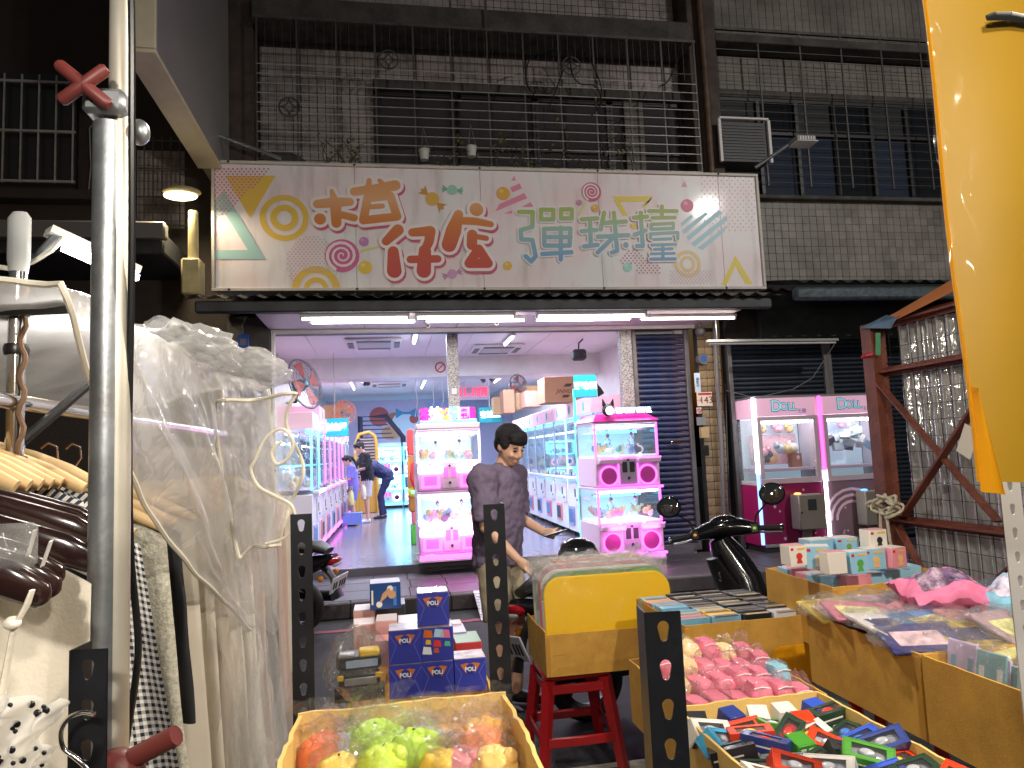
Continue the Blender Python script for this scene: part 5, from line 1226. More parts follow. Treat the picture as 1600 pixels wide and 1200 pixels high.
    for sd in ('R', 'L'):
        e = V['kn'+sd] if not trousers else V['an'+sd]
        m_ = V['hip'+sd]*.45+V['kn'+sd]*.55
        if trousers: lb_.tube([V['hip'+sd], V['kn'+sd], e], [.1*b, .068*b, .055*b], 12)
        else: lb_.tube([V['hip'+sd], m_, V['hip'+sd]*(.12 if not dress else .3)+e*(.88 if not dress else .7)], [.1*b, .098*b, .098*b], 14)
    remesh(lb_.build('trousers' if trousers else 'shorts', low, t, None), .011*s, 4, .018*s, .08)
    for sd in ('R', 'L'):
        h = MB(); a = V['an'+sd]; to = V['to'+sd]; f = (to-a); f.z = 0; f.normalize()
        h.tube([a-f*.05*s+Vector((0, 0, -.045*s)), a+Vector((0, 0, -.04*s)), to+Vector((0, 0, .0)), to+f*.045*s], [(.03*s, .034*s), (.042*s, .04*s), (.03*s, .045*s), (.012*s, .025*s)], 10)
        remesh(h.build('shoe', shoe, t, None), .008*s, 2)
    return body
# the shopper in the grey T-shirt (faces right, looks down, right hand in the pouch box, phone in the left)
man = thing('person', 'man in dark grey T-shirt and beige shorts looking down, phone in hand', 'person', (.68, 4.55, 0), radians(-34))
JM = dict(pelvis=(-.02, 0, .96), chest=(.0, 0, 1.29), neck=(.04, 0, 1.475), head=(.105, -.01, 1.6), headrot=(.44, -.42, .05),
          shR=(.0, -.2, 1.40), elR=(.04, -.26, 1.12), wrR=(.22, -.22, .93), shL=(.02, .2, 1.40), elL=(.03, .25, 1.13), wrL=(.25, .13, 1.05),
          hipR=(-.01, -.09, .9), knR=(.03, -.1, .5), anR=(-.02, -.11, .09), toR=(.13, -.13, .035), hipL=(-.01, .09, .9), knL=(.05, .1, .5), anL=(.03, .1, .09), toL=(.18, .12, .035),
          hdL=(1, -.35, -.1), palmL=(.1, -.3, 1), hdR=(.75, .1, -.6), palmR=(-.5, .3, -.6))
figure(man, JM, SKIN, mat('grey_tshirt', S(120, 106, 130), .85, var=.08, vs=20, bump=.15, bs=300), mat('beige_shorts', S(186, 172, 146), .85, var=.06, bump=.15, bs=250), mat('black_shoe', (.02, .02, .022), .5), HAIR, 1.0, .010, build_=1.05)
ph = thing('phone', 'black smartphone held by the man in grey', 'phone', tuple(Matrix.Translation(man.location) @ Matrix.Rotation(radians(-34), 4, 'Z') @ Vector((.345, .085, 1.05))), radians(-52))
mb = MB().cbx(-.075, .075, -.036, .036, -.004, .004, c=.003).xf(Euler((.1, -.25, 0)).to_matrix().to_4x4()); mb.build('case', BLACKP, ph)
mb = MB().cbx(-.07, .07, -.033, .033, .0042, .0052, c=.0003).xf(Euler((.1, -.25, 0)).to_matrix().to_4x4()); mb.build('screen', glow('phone_screen', (.55, .75, 1), .7), ph)
# woman and girl at the left row, person bending behind them
JW = dict(pelvis=(0, 0, .93), chest=(.03, 0, 1.25), neck=(.08, 0, 1.42), head=(.15, 0, 1.53), headrot=(.5, 0, 0),
          shR=(.03, -.16, 1.35), elR=(.03, -.2, 1.08), wrR=(.1, -.18, .86), shL=(.05, .16, 1.35), elL=(.12, .2, 1.1), wrL=(.33, .14, 1.05),
          hipR=(0, -.08, .87), knR=(.02, -.09, .48), anR=(-.02, -.09, .08), toR=(.12, -.1, .03), hipL=(0, .08, .87), knL=(.04, .09, .48), anL=(.03, .09, .08), toL=(.16, .1, .03))
BLKT = mat('black_tshirt', (.014, .015, .02), .8); GRYS = mat('pale_grey_shorts', S(200, 198, 205), .85)
wom = thing('person', 'woman with hair bun, black printed T-shirt and pale shorts', 'person', (-.42, 15.75, SF), radians(195))
figure(wom, JW, SKINF, BLKT, GRYS, mat('white_shoe', S(225, 222, 225), .5), HAIR, 1.03, .012, bun=True, build_=.92)
MB().prism([(-.05, 1.12), (.05, 1.12), (.06, 1.2), (.045, 1.36), (-.05, 1.36), (-.045, 1.22)], -.21, -.205, 'XZ').build('shirt_print', mat('white_print', S(225, 225, 230), .6), wom, None)
MB().ell((.245, 0, 1.49), (.025, .05, .04)).build('face_mask', mat('mask_white', S(225, 225, 232), .7), wom)
JG = dict(JW); JG.update(headrot=(.45, 0, 0))
girl = thing('person', 'girl with long dark ponytail in a lilac shirt and shorts', 'person', (-.68, 15.25, SF), radians(190))
figure(girl, JG, SKINF, mat('lilac_shirt', S(140, 135, 215), .8), mat('lilac_shorts', S(120, 130, 215), .8), mat('black_shoe'), HAIR, .86, .012, long_hair=[(-.14, 0, .0), (-.15, 0, -.14), (-.12, 0, -.3)], build_=.9, dress=True)
JB = dict(pelvis=(-.2, 0, .92), chest=(.08, 0, 1.12), neck=(.25, 0, 1.18), head=(.36, 0, 1.2), headrot=(.9, 0, 0), shR=(.15, -.17, 1.12), elR=(.22, -.2, .86), wrR=(.36, -.16, .7), shL=(.15, .17, 1.12), elL=(.24, .2, .88), wrL=(.4, .15, .72),
          hipR=(-.19, -.09, .86), knR=(-.05, -.1, .48), anR=(-.12, -.1, .08), toR=(.03, -.11, .03), hipL=(-.19, .09, .86), knL=(-.02, .1, .48), anL=(-.05, .1, .08), toL=(.1, .11, .03))
ben = thing('person', 'person in navy clothes bending over behind the woman with bun', 'person', (-.2, 16.6, SF), radians(185))
NAVY = mat('navy_cloth', S(38, 44, 84), .8)
figure(ben, JB, SKIN, NAVY, NAVY, mat('black_shoe'), HAIR, 1.02, .013, trousers=True)
def bag(label, loc, c):
    t = thing('carrier_bag', label, 'bag', loc); m_ = mat('bag_%d' % c[0], S(*c), .6)
    o = MB().tube([(0, 0, 0), (0, 0, .08), (0, 0, .24), (0, 0, .3)], [(.05, .09), (.06, .11), (.045, .08), (.015, .04)], 12).build('sack', m_, t); remesh(o, .012, 3, .02, .05)
    MB().tube([(-.02, 0, .28), (-.015, 0, .38), (.015, 0, .38), (.02, 0, .28)], .006, 6).build('handle', m_, t)
bag('pale yellow carrier bag held by the girl', (-.73, 15.1, SF+.42), (226, 226, 150)); bag('cream carrier bag held by the woman with bun', (-.5, 15.55, SF+.5), (232, 226, 190))

# ================================================================== SCOOTERS
PAINT = mat('gloss_black_paint', (.008, .008, .01), .12, coat=.8); SEATM = mat('scooter_seat', (.014, .013, .013), .42, bump=.15, bs=200); TYRE = mat('tyre', (.013, .013, .013), .7, bump=.3, bs=150)
def wheel(t, x, r=.245, w=.055, parent=None, loc=None):
    Mx = Matrix.Rotation(pi/2, 4, 'X')
    n = [(r-.07, -w*.5), (r-.05, -w), (r-.015, -w*.95), (r, -w*.45), (r+.003, 0), (r, w*.45), (r-.015, w*.95), (r-.05, w), (r-.07, w*.5)]
    o = MB().lathe(n+[n[0]], 36, Mx, caps=False).build('wheel', TYRE, t, 60); o.location = (x, 0, r)
    rm = MB().lathe([(r-.072, -w*.6), (r-.068, -w*.7), (r-.09, -w*.5), (r-.09, w*.5), (r-.068, w*.7), (r-.072, w*.6)], 30, Mx, caps=False)
    for k in range(5):
        a = k*2*pi/5; rm.tube([(.03*cos(a), 0, .03*sin(a)), ((r-.085)*cos(a), 0, (r-.085)*sin(a))], [(.02, .016), (.016, .014)], 8)
    rm.lathe([(.045, -w), (.05, -w*.8), (.05, w*.8), (.045, w)], 16, Mx); rm.build('rim', mat('dark_rim', (.04, .04, .043), .35, .6), o)
    return o
def scooter(label, axle, ang, lean, steer, seed=0):
    t = thing('scooter', label, 'scooter', axle, 0); t.rotation_euler = (Matrix.Rotation(ang, 3, 'Z') @ Matrix.Rotation(lean, 3, 'X')).to_euler()
    wheel(t, 0)
    # steering group is turned about the column
    SX = 1.36
    def st(mb): return mb.xf(T(Vector((SX-.1, 0, 0))) @ Matrix.Rotation(steer, 4, 'Z') @ T(Vector((-(SX-.1), 0, 0))))
    fw = wheel(t, 0); fw.matrix_local = T(Vector((SX-.1, 0, 0))) @ Matrix.Rotation(steer, 4, 'Z') @ T(Vector((.1+.12, 0, .245)))
    # tail body
    MB().tube([(-.42, 0, .70), (-.3, 0, .66), (0, 0, .58), (.3, 0, .5), (.52, 0, .38), (.6, 0, .3)], [(.03, .05), (.06, .1), (.12, .15), (.15, .16), (.12, .15), (.05, .12)], 14).build('tail_body', PAINT, t)
    MB().tube([(-.36, 0, .75), (-.25, 0, .79), (.0, 0, .78), (.2, 0, .775), (.4, 0, .77), (.5, 0, .72)], [(.03, .08), (.05, .12), (.055, .13), (.05, .135), (.055, .125), (.03, .1)], 14).build('seat', SEATM, t)
    CB(.5, 1.18, -.15, .15, .27, .32, c=.02).build('floorboard', BLACKP, t)
    # leg shield
    MB().tube([(SX-.17, 0, .93), (SX-.12, 0, .82), (SX-.07, 0, .66), (SX-.06, 0, .48), (SX-.12, 0, .34), (SX-.2, 0, .29)], [(.07, .07), (.11, .12), (.13, .19), (.14, .22), (.12, .2), (.05, .16)], 16).build('front_body', PAINT, t, 60)
    MB().tube([(SX-.26, 0, .8), (SX-.17, 0, .6), (SX-.17, 0, .42)], [(.02, .06), (.03, .11), (.025, .12)], 12).build('inner_panel', BLACKP, t, 60)
    MB().ell((SX-.215, 0, .66), (.012, .02, .02), 10, 6).build('key_lock', STEEL, t); MB().tube([(SX-.22, -.03, .72), (SX-.25, -.03, .7), (SX-.24, -.03, .67)], .005, 6).build('bag_hook', STEEL, t)
    st(MB().tube([(SX-.14, 0, .9), (SX-.02, 0, .6), (SX+.04, 0, .5)], .045, 10)).build('steering_column', BLACKP, t)
    for s in (-1, 1): st(MB().tube([(SX+.0, s*.075, .56), (SX+.12, s*.075, .245)], .02, 8)).build('fork', STEEL, t)
    st(MB().tube([(SX+.12+.27*cos(a), 0, .245+.27*sin(a)) for a in (.15, .6, 1.1, 1.6, 2.1, 2.6)], [(.012, .03), (.012, .07), (.014, .08), (.014, .08), (.012, .075), (.01, .04)], 10)).build('front_fender', PAINT, t)
    # handlebar cover, grips, levers, switches, mirrors
    hx = SX-.17
    st(MB().tube([(hx, -.2, .965), (hx+.02, -.1, .985), (hx+.03, 0, 1.0), (hx+.02, .1, .985), (hx, .2, .965)], [(.04, .042), (.06, .08), (.068, .1), (.06, .08), (.04, .042)], 14)).build('handlebar_cover', PAINT, t)
    st(MB().ell((hx-.01, 0, 1.04), (.05, .09, .035), 16, 8, (0, -.35, 0))).build('dashboard', mat('dash_gloss', (.01, .011, .013), .06, coat=1.), t)
    for s in (-1, 1):
        st(MB().tube([(hx-.0, s*.2, .965), (hx-.05, s*.37, .95)], .018, 10)).build('grip', RUBBER, t)
        st(MB().tube([(hx-.045, s*.36, .95), (hx-.05, s*.375, .95)], .021, 10)).build('bar_end', CHROME, t)
        st(MB().tube([(hx+.06, s*.19, .945), (hx+.05, s*.28, .925), (hx+.02, s*.36, .92)], [(.008, .012)]*3, 6)).build('brake_lever', STEEL, t)
        sw = st(MB().cbx(hx-.045, hx+.03, s*.195-.03, s*.195+.03, .93, 1.0, c=.01)).build('switch_pod', BLACKP, t)
        st(MB().ell((hx-.048, s*.195, .965), (.006, .012, .01), 8, 5)).build('switch', mat(('switch_orange', 'switch_green')[s < 0], S(*((240, 170, 60), (170, 220, 60))[s < 0]), .4, emit=S(*((240, 150, 60), (150, 220, 60))[s < 0]), es=.3), sw)
        mr = st(MB().tube([(hx, s*.2, .99), (hx+.02, s*.22, 1.05), (hx-.01, s*.31, 1.13)], .007, 6)).build('mirror_stalk', BLACKP, t)
        st(MB().ell((hx-.02, s*.345, 1.175), (.022, .085, .076), 20, 10)).build('mirror_shell', PAINT, mr)
        st(MB().ell((hx-.038, s*.345, 1.175), (.006, .077, .069), 20, 8)).build('mirror_glass', mat('mirror_glass', (.02, .022, .026), .03, spec=1.), mr)
    # tail light, plate, signals, shock
    tl = MB().ell((-.41, 0, .66), (.05, .1, .035), 14, 8, (0, .5, 0)).build('tail_light', mat('tail_red', S(170, 16, 34), .2, coat=.6), t); MB().ell((-.432, 0, .633), (.025, .075, .02), 12, 6, (0, .5, 0)).build('clear_lens', mat('clear_lens', (.5, .5, .52), .15), tl)
    MB().tube([(-.3, 0, .6), (-.38, 0, .5), (-.44, 0, .33)], [(.02, .07), (.014, .06), (.01, .07)], 8).build('rear_fender', BLACKP, t)
    pb = MB().cbx(-.005, .005, -.13, .13, -.075, .075, c=.003).xf(T(Vector((-.435, 0, .46))) @ Matrix.Rotation(-.35, 4, 'Y')); pl_ = pb.build('license_plate', mat('plate_white', S(225, 222, 228), .4), t)
    for y in (-.09, -.05, -.01, .05, .09):
        MB().cbx(-.009, -.0055, y-.011, y+.011, -.035, .03, c=.001).xf(T(Vector((-.435, 0, .46))) @ Matrix.Rotation(-.35, 4, 'Y')).build('plate_digit', HOLDER, pl_)
    for s in (-1, 1): MB().ell((-.33, s*.13, .53), .028, 12, 8).build('turn_signal', mat('amber_lens', S(236, 150, 30), .2), t)
    sp_ = [(-.02+.10*q/40+.03*cos(q*1.2), -.13+.03*sin(q*1.2), .28+.3*q/40) for q in range(41)]
    MB().tube(sp_, .006, 5).build('spring', HOLDER, t); MB().cyl((-.02, -.13, .25), (.08, -.13, .6), .014, 8).build('shock', STEEL, t)
    MB().tube([(-.28, -.14, .3), (.1, -.16, .28), (.25, -.15, .25)], [.05, .055, .03], 10).build('exhaust', mat('exhaust_black', (.03, .03, .03), .45, .6), t)
    MB().tube([(.3, .12, .27), (.26, .3, .0)], .014, 6).build('side_stand', STEEL, t)
    return t
sc1 = scooter('black scooter parked behind the stall, handlebars turned, helmet on seat', (1.12, 4.22, 0), radians(17), radians(-9), radians(44))
sc2 = scooter('black scooter by the kerb at left showing tail light and plate', (-.82, 7.1, 0), radians(152), radians(-6), radians(20))
hm = thing('helmet', 'black open helmet with letters GO on the scooter seat', 'helmet', (1.10, 4.24, .86), radians(-60))
mb = MB(); n = 20
for j in range(9):
    pass
mb.lathe([(.115, 0), (.128, .04), (.125, .09), (.1, .14), (.055, .17), (.01, .178)], 24); mb.lathe([(.105, .0), (.118, .04), (.115, .088), (.09, .132), (.05, .16), (.01, .166)], 24)
mb.build('shell', PAINT, hm, 60)
MB().add([(.08, -.1, .04), (.2, -.06, .02), (.2, .06, .02), (.08, .1, .04), (.08, -.1, .055), (.2, -.06, .032), (.2, .06, .032), (.08, .1, .055)], [(0,3,2,1),(4,5,6,7),(0,1,5,4),(1,2,6,5),(2,3,7,6),(3,0,4,7)]).build('peak', BLACKP, hm, None)
text('helmet_letters', 'GO', .05, (.02, -.131, .07), (pi/2, 0, 0), mat('letters_pale', S(190, 190, 195), .4), hm)
MB().tube([(0, -.11, .0), (.01, -.1, -.05), (.0, .0, -.08), (.01, .1, -.05), (0, .11, 0)], [(.004, .01)]*5, 6).build('strap', HOLDER, hm)
# ================================================================== THE STALL IN FRONT
def carton_open(label, x0, x1, y0, y1, z0, z1, rim=(0, 0, 0, 0), th=.006, tape=None, name='carton', mats=None):
    """rim: how much each wall (front, right, back, left) stands above z1"""
    t = thing(name, label, 'box', ((x0+x1)/2, (y0+y1)/2, z0)); w, d, h = (x1-x0)/2, (y1-y0)/2, z1-z0
    O = mats or CARD
    def wall(nm, a, b, hz, nrm):
        a = Vector(a); b = Vector(b); n = Vector(nrm)*th; rnd = random.Random(len(label)+int(hz*1000)); K = 14
        mb = MB(); tops = [hz+.002*rnd.uniform(-1, 1) for _ in range(K+1)]; bow = [.006*sin(pi*k/K)*rnd.uniform(.6, 1)+.0035*noise.noise(Vector((k*.7, hz*30, len(label)))) for k in range(K+1)]
        vs = []
        for k in range(K+1):
            p = a.lerp(b, k/K)
            for q in (p, p+n):
                vs.append((q.x, q.y, 0)); vs.append((q.x+nrm[0]*bow[k]*-1, q.y+nrm[1]*bow[k]*-1, tops[k]))
        fs = []
        for k in range(K):
            i = k*4; j = i+4; fs += [(i, j, j+1, i+1), (i+2, i+3, j+3, j+2), (i+1, j+1, j+3, i+3), (i, i+2, j+2, j)]
        fs += [(0, 1, 3, 2), (K*4, K*4+2, K*4+3, K*4+1)]
        return mb.add(vs, fs).build('wall', O, t, 50)
    wall('f', (-w, -d, 0), (w, -d, 0), h+rim[0], (0, 1, 0)); wall('b', (-w, d, 0), (w, d, 0), h+rim[2], (0, -1, 0))
    wall('l', (-w, -d+th, 0), (-w, d-th, 0), h+rim[3], (1, 0, 0)); wall('r', (w, -d+th, 0), (w, d-th, 0), h+rim[1], (-1, 0, 0))
    CB(-w+th, w-th, -d+th, d-th, .001, .007, c=.001).build('floor', CARDIN, t)
    for sx in (-1, 1): CB(sx*w-.0012 if sx < 0 else w-.02, -w+.02 if sx < 0 else w+.0012, -d-.0016, -d-.0004, .004, h-.012, c=.0003).build('corner_tape', mat('tan_tape', S(190, 140, 62), .28, var=.08), t); CB(sx*(w+.0010)-.0006, sx*(w+.0010)+.0006, -d+.001, -d+.024, .004, h-.012, c=.0002).build('corner_tape', mat('tan_tape'), t)
    MB().bar((-w*.9, -d-.0006, h*.5), (w*.9, -d-.0006, h*.5+.004), .0008, .0016).build('crease', mat('card_crease', S(160, 116, 52), .8), t)
    if tape: CB(-w-.001, w+.001, -d-.0025, -d-.0005, tape[0], tape[1], c=.0005).build('tape_band', TAPE, t)
    return t
def stool(label, x, y, h=.47, w=.17, rz=0.):
    t = thing('plastic_stool', label, 'stool', (x, y, 0), rz); m_ = mat('red_plastic', S(158, 22, 30), .38, var=.06)
    CB(-w, w, -w, w, h-.03, h, c=.012).build('seat', m_, t)
    for sx in (-1, 1):
        for sy in (-1, 1):
            a = Vector((sx*w*.86, sy*w*.86, h-.03)); b = Vector((sx*w*1.2, sy*w*1.2, 0))
            mb = MB(); r = .027
            mb.tube([a, b], [(r*1.25, r*1.25), (r, r)], 4); mb.build('leg', m_, t, 30)
    for z, k in ((h*.36, 1.12), (h-.07, .92)):
        q = w*k
        for a in ((-q, q, -q-.008, -q+.008), (-q, q, q-.008, q+.008), (-q-.008, -q+.008, -q, q), (q-.008, q+.008, -q, q)): CB(*a, z-.025, z+.02, c=.005).build('stretcher', m_, t)
    return t
# ---- slotted angle posts
def slotted(parent, x, y, z0, z1, w, material, pitch=.039, hw=.0062, hh=.010, flange=-1, th=.002, rz=0.):
    n = int((z1-z0)/pitch); mb = MB(); hp = []
    for k in range(20):
        a = 2*pi*k/20+pi/2
        r = hw if sin(a) > -.1 else hw*.66
        zc = .004 if sin(a) > -.1 else -.006
        hp.append((r*cos(a), zc+r*sin(a)*1.05))
    def edge(a):   # point of the rectangle in the direction a
        c, s_ = cos(a), sin(a); k = min((w/2)/max(abs(c), 1e-6), (pitch/2)/max(abs(s_), 1e-6)); return (c*k, s_*k)
    op = [edge(2*pi*k/20+pi/2) for k in range(20)]
    # snap the nearest directions onto the corners
    for cx in (-1, 1):
        for cz in (-1, 1):
            k = min(range(20), key=lambda i: (op[i][0]-cx*w/2)**2+(op[i][1]-cz*pitch/2)**2); op[k] = (cx*w/2, cz*pitch/2)
    for j in range(n):
        zc = z1-(j+.5)*pitch; vs = []; fs = []
        for yy in (0, th):
            vs += [(px, yy, zc+pz) for px, pz in op]+[(px, yy, zc+pz) for px, pz in hp]
        for k in range(20):
            l = (k+1) % 20
            fs += [(k, l, 20+l, 20+k), (40+k, 60+k, 60+l, 40+l), (20+k, 20+l, 60+l, 60+k)]
        mb.add(vs, fs)
    zb = z1-n*pitch
    if zb > z0+.001: mb.bx(-w/2, w/2, 0, th, z0, zb)
    fx = flange*w/2
    mb.bx(fx-(th if flange > 0 else 0), fx+(th if flange < 0 else 0), th, w, z0, z1)
    mb.xf(T(Vector((x, y, 0))) @ Matrix.Rotation(rz, 4, 'Z'))
    return mb
rk = thing('display_rack', 'black slotted-angle rack holding the carton of squeeze toys', 'rack', (0, 1.0, 0))
for (x, y, z1, w_, fl_s, r_) in ((-.302, .815, 1.372, .038, -1, -.15), (.277, .733, 1.38, .038, -1, -.12), (-.149, 1.31, 1.462, .036, -1, .0), (.185, 1.29, 1.462, .038, 1, 0)):
    put('post', slotted(rk, x, y, 0, z1, w_, BLACKMETAL, flange=fl_s, rz=r_), BLACKMETAL, rk, 30)
put('shelf', MB().cbx(-.3, .3, .78, 1.28, .95, .972), mat('shelf_board', S(120, 92, 64), .6), rk)
for a, b in (((-.3, .8, .92), (.29, .73, .92)), ((-.15, 1.3, .92), (.19, 1.28, .92))): put('beam', MB().bar(a, b, .03, .05), BLACKMETAL, rk)
wr = thing('display_rack', 'white slotted post standing behind the yellow sheet', 'rack', (1.02, 1.06, 0))
put('post', slotted(wr, 1.02, 1.057, 0, 2.3, .04, None, flange=1, hw=.005), mat('white_slotted_steel', S(205, 202, 200), .4, .2), wr, 30)
put('foot', MB().cbx(.99, 1.06, 1.05, 1.11, 0, .01), BLACKP, wr)

# ---- carton of squeeze toys
carton_open('open carton of film-wrapped squeeze toys in the centre foreground', -.148, .182, .88, 1.225, .974, 1.155, rim=(-.01, .0, .004, .0), mats=CARDIN)
BAG = film('toy_bag', (1, 1, 1), .03, .05, bump=.9, bs=22, fres=1.0)
BAGS = film('crisp_film', (1, 1, 1), .06, .06, bump=.9, bs=34, fres=1.2)
def crumple(c, r, seed, amp=.25, n=26, m_=18, flat=1.):
    mb = MB(); c = Vector(c)
    vs = []
    def P(u, v):
        a = 2*pi*u; t = pi*(.02+.96*v); d = Vector((sin(t)*cos(a), sin(t)*sin(a), cos(t)*flat))
        k = 1+amp*noise.noise(d*2.3+Vector((seed*3.1, 0, 0)))+amp*.6*noise.noise(d*6+Vector((0, seed*1.7, 0)))
        return c+Vector((d.x*r[0], d.y*r[1], d.z*r[2]))*k
    return mb.grid(P, n, m_, wrap=True)
SQ = [((566, 1128), .040, (176, 220, 30), 'lime green'), ((545, 1162), .036, (190, 190, 215), 'pale lilac'), ((588, 1160), .046, (180, 225, 30), 'lime green'), ((660, 1136), .040, (205, 208, 222), 'milky white'), ((504, 1180), .042, (222, 110, 60), 'orange-red'),
      ((648, 1184), .040, (176, 215, 40), 'lime green'), ((700, 1162), .042, (232, 170, 100), 'bun-coloured'), ((748, 1142), .040, (245, 180, 40), 'yellow'), ((752, 1178), .038, (230, 130, 70), 'orange'), ((718, 1196), .036, (230, 140, 150), 'pink'), ((690, 1200), .03, (230, 190, 60), 'golden'), ((600, 1205), .036, (190, 215, 60), 'yellow-green'), ((530, 1205), .034, (236, 200, 90), 'pale yellow'), ((775, 1200), .034, (240, 196, 110), 'honey')]
pos = ['at the back left of the carton', 'left of centre in the carton', 'largest of all, in the middle', 'at the back centre of the carton', 'in the left front corner', 'nearest the centre front', 'like a burger right of centre', 'at the back right of the carton', 'by the right wall', 'at the front right', 'at the front edge beside the pink one', 'at the front edge, centre left', 'at the front edge, left', 'in the right front corner']
for k, ((px, py), r, c, nm) in enumerate(SQ):
    p = onZ(px, py, 1.105); p.x = min(max(p.x, -.105), .14); p.y = min(max(p.y, .93), 1.175)
    t = thing('squeeze_toy', '%s film-wrapped squeeze toy %s' % (nm, pos[k]), 'toy', (p.x, p.y, 1.10+.006*(k % 3)))
    mb = MB(); rnd = random.Random(k); m_ = mat('squish_%d' % k, S(*c), .42, var=.12, vs=25, bump=.3, bs=40)
    if k == 6:
        mb.ell((0, 0, .012), (r*1.25, r*.9, r*.5), 20, 10); mb.build('bun_top', m_, t)
        MB().ell((0, 0, -.008), (r*1.28, r*.95, r*.2), 20, 6).build('filling', mat('squish_green', S(90, 140, 50), .5), t); MB().ell((0, 0, -.022), (r*1.2, r*.9, r*.35), 20, 8).build('bun_bottom', m_, t)
    else:
        o = crumple((0, 0, 0), (r*rnd.uniform(.9, 1.15), r*.95, r*.85), k, .16).build('body', m_, t, 179)
        if k % 2: MB().ell((r*.6, -r*.3, r*.5), r*.35, 10, 7).build('bump', m_, t)
        MB().ell((-r*.5, -r*.2, r*.55), (r*.3, r*.26, r*.2), 10, 6).build('lump', m_, t)
    crumple((0, 0, .006), (r*1.35, r*1.28, r*1.22), k+50, .22, 34, 22).build('wrapper', BAG, t, 179)
    MB().grid(lambda u, v: Vector(((u-.5)*r*(1.2+1.6*v), r*.2+.01*sin(9*u+k), r*1.0+r*1.0*v+.012*noise.noise(Vector((u*5, v*4, k))))).lerp(Vector((0, 0, r)), .25*(1-v)), 12, 5).build('wrapper_tail', BAG, t, 179)

# ---- boxed toys further back on the left
BLUEB = mat('toy_box_blue', S(58, 66, 168), .35, coat=.3); 
tb = carton_open('carton below the blue boxed toys behind the left posts', -.12, .27, 2.0, 2.6, .72, .9)
carton_support = thing('trestle_table', 'dark trestle table under the boxed toys at centre left', 'table', (.12, 2.35, 0))
CB(-.4, .16, -.36, .3, .69, .715).build('top', mat('table_dark', (.03, .028, .03), .6), carton_support)
for sx in (-.37, .13):
    for sy in (-.33, .27): CB(sx-.02, sx+.02, sy-.02, sy+.02, 0, .689).build('leg', BLACKMETAL, carton_support)
CREASE = mat('box_crease', S(120, 126, 214), .4)
def poli_box(label, x, y, z, s=.088, picture=False, rz=0):
    t = thing('toy_box', label, 'toy box', (x, y, z), rz, None)
    CB(-s/2, s/2, -s/2, s/2, 0, s, c=.0015).build('body', BLUEB, t)
    CB(-s/2+.001, s/2-.001, -s/2+.001, s/2-.001, s+.0003, s+.0018, c=.0004).build('lid', mat('toy_lid', S(176, 158, 160), .22, coat=.6, var=.45, vs=28), t)
    y0 = -s/2
    if not picture:
        for sx in (-1, 1):
            MB().bar((sx*s*.48, y0-.0004, s*.9), (sx*s*.27, y0-.0004, s*.56), .0008, .0012).build('crease', CREASE, t); MB().bar((sx*s*.27, y0-.0004, s*.56), (sx*s*.48, y0-.0004, s*.05), .0008, .0012).build('crease', CREASE, t)
        em = MB(); em.prism([(-s*.31, s*.84), (-s*.12, s*.88), (0, s*.85), (s*.12, s*.88), (s*.31, s*.84), (s*.15, s*.58), (-s*.15, s*.58)], y0-.0012, y0-.0004); e_ = em.build('emblem_wings', mat('poli_orange', S(214, 120, 60), .4), t, None)
        MB().prism([(s*.155*cos(a*pi/12), s*.7+s*.155*sin(a*pi/12)) for a in range(24)], y0-.0018, y0-.0012).build('emblem_disc', mat('poli_blue', S(40, 60, 150), .4), e_, None)
        text('emblem_letters', 'POLI', s*.17, (0, y0-.0022, s*.69), FRONT, mat('poli_white', S(240, 240, 245), .4), e_, thick=.0006, ext=.0002)
    else:
        rnd = random.Random(5); cs = ((220, 110, 40), (190, 220, 240), (230, 120, 160), (240, 190, 40), (225, 60, 50), (90, 190, 150), (240, 240, 240), (200, 90, 60))
        for k in range(8):
            cx, cz = -s*.3+s*.3*(k % 3)+s*rnd.uniform(-.06, .06), s*.8-s*.26*(k//3)+s*rnd.uniform(-.05, .05); w_ = s*rnd.uniform(.08, .17)
            MB().prism([(cx-w_, cz-w_*.6), (cx+w_, cz-w_*.8), (cx+w_*.8, cz+w_*.7), (cx-w_*.7, cz+w_*.9)], y0-.0012, y0-.0003).build('printed_patch', mat('patch%d' % k, S(*cs[k]), .4), t, None)
    return t
for lab, px0, px1, row, pic in (('blue POLI box at the left end of the bottom row', 611, 658, 0, 0), ('blue POLI box in the middle of the bottom row', 661, 709, 0, 0), ('blue POLI box at the right end of the bottom row', 712, 760, 0, 0), ('blue POLI box on the second row, left', 610, 658, 1, 0),
                                ('blue toy box with colour pictures on the second row', 661, 709, 1, 1), ('blue POLI box topmost of the pile', 654, 704, 2, 0)):
    x = (onY(px0, 1075-row*46, 2.05).x+onY(px1, 1075-row*46, 2.05).x)/2
    poli_box(lab, x, 2.05+.045+(.0 if row < 2 else .02), .905+row*.0905, .088, pic, random.uniform(-.04, .04))
def plain_box(label, px0, px1, py0, py1, Y, dep, c, top=None, deco=None, rz=0.):
    a, b = onY(px0, py0, Y), onY(px1, py1, Y); w = (b.x-a.x)/2; h = a.z-b.z
    t = thing('toy_box', label, 'toy box', ((a.x+b.x)/2, Y+dep/2, b.z), rz)
    CB(-w, w, -dep/2, dep/2, 0, h, c=.0015).build('body', mat('tb_%d_%d_%d' % c, S(*c), .4, coat=.2), t)
    if top: CB(-w+.001, w-.001, -dep/2+.001, dep/2-.001, h+.0003, h+.0015, c=.0004).build('lid', mat('tb_%d_%d_%d' % top, S(*top), .35), t)
    if deco: deco(t, w, h, -dep/2)
    return t
def d_lines(col):
    def f(t, w, h, y):
        for k in range(4): CB(-w*.75+k*w*.42, -w*.75+k*w*.42+w*.22, y-.0012, y-.0003, h*.25, h*.7, c=.0002).build('printed_panel', col, t)
    return f
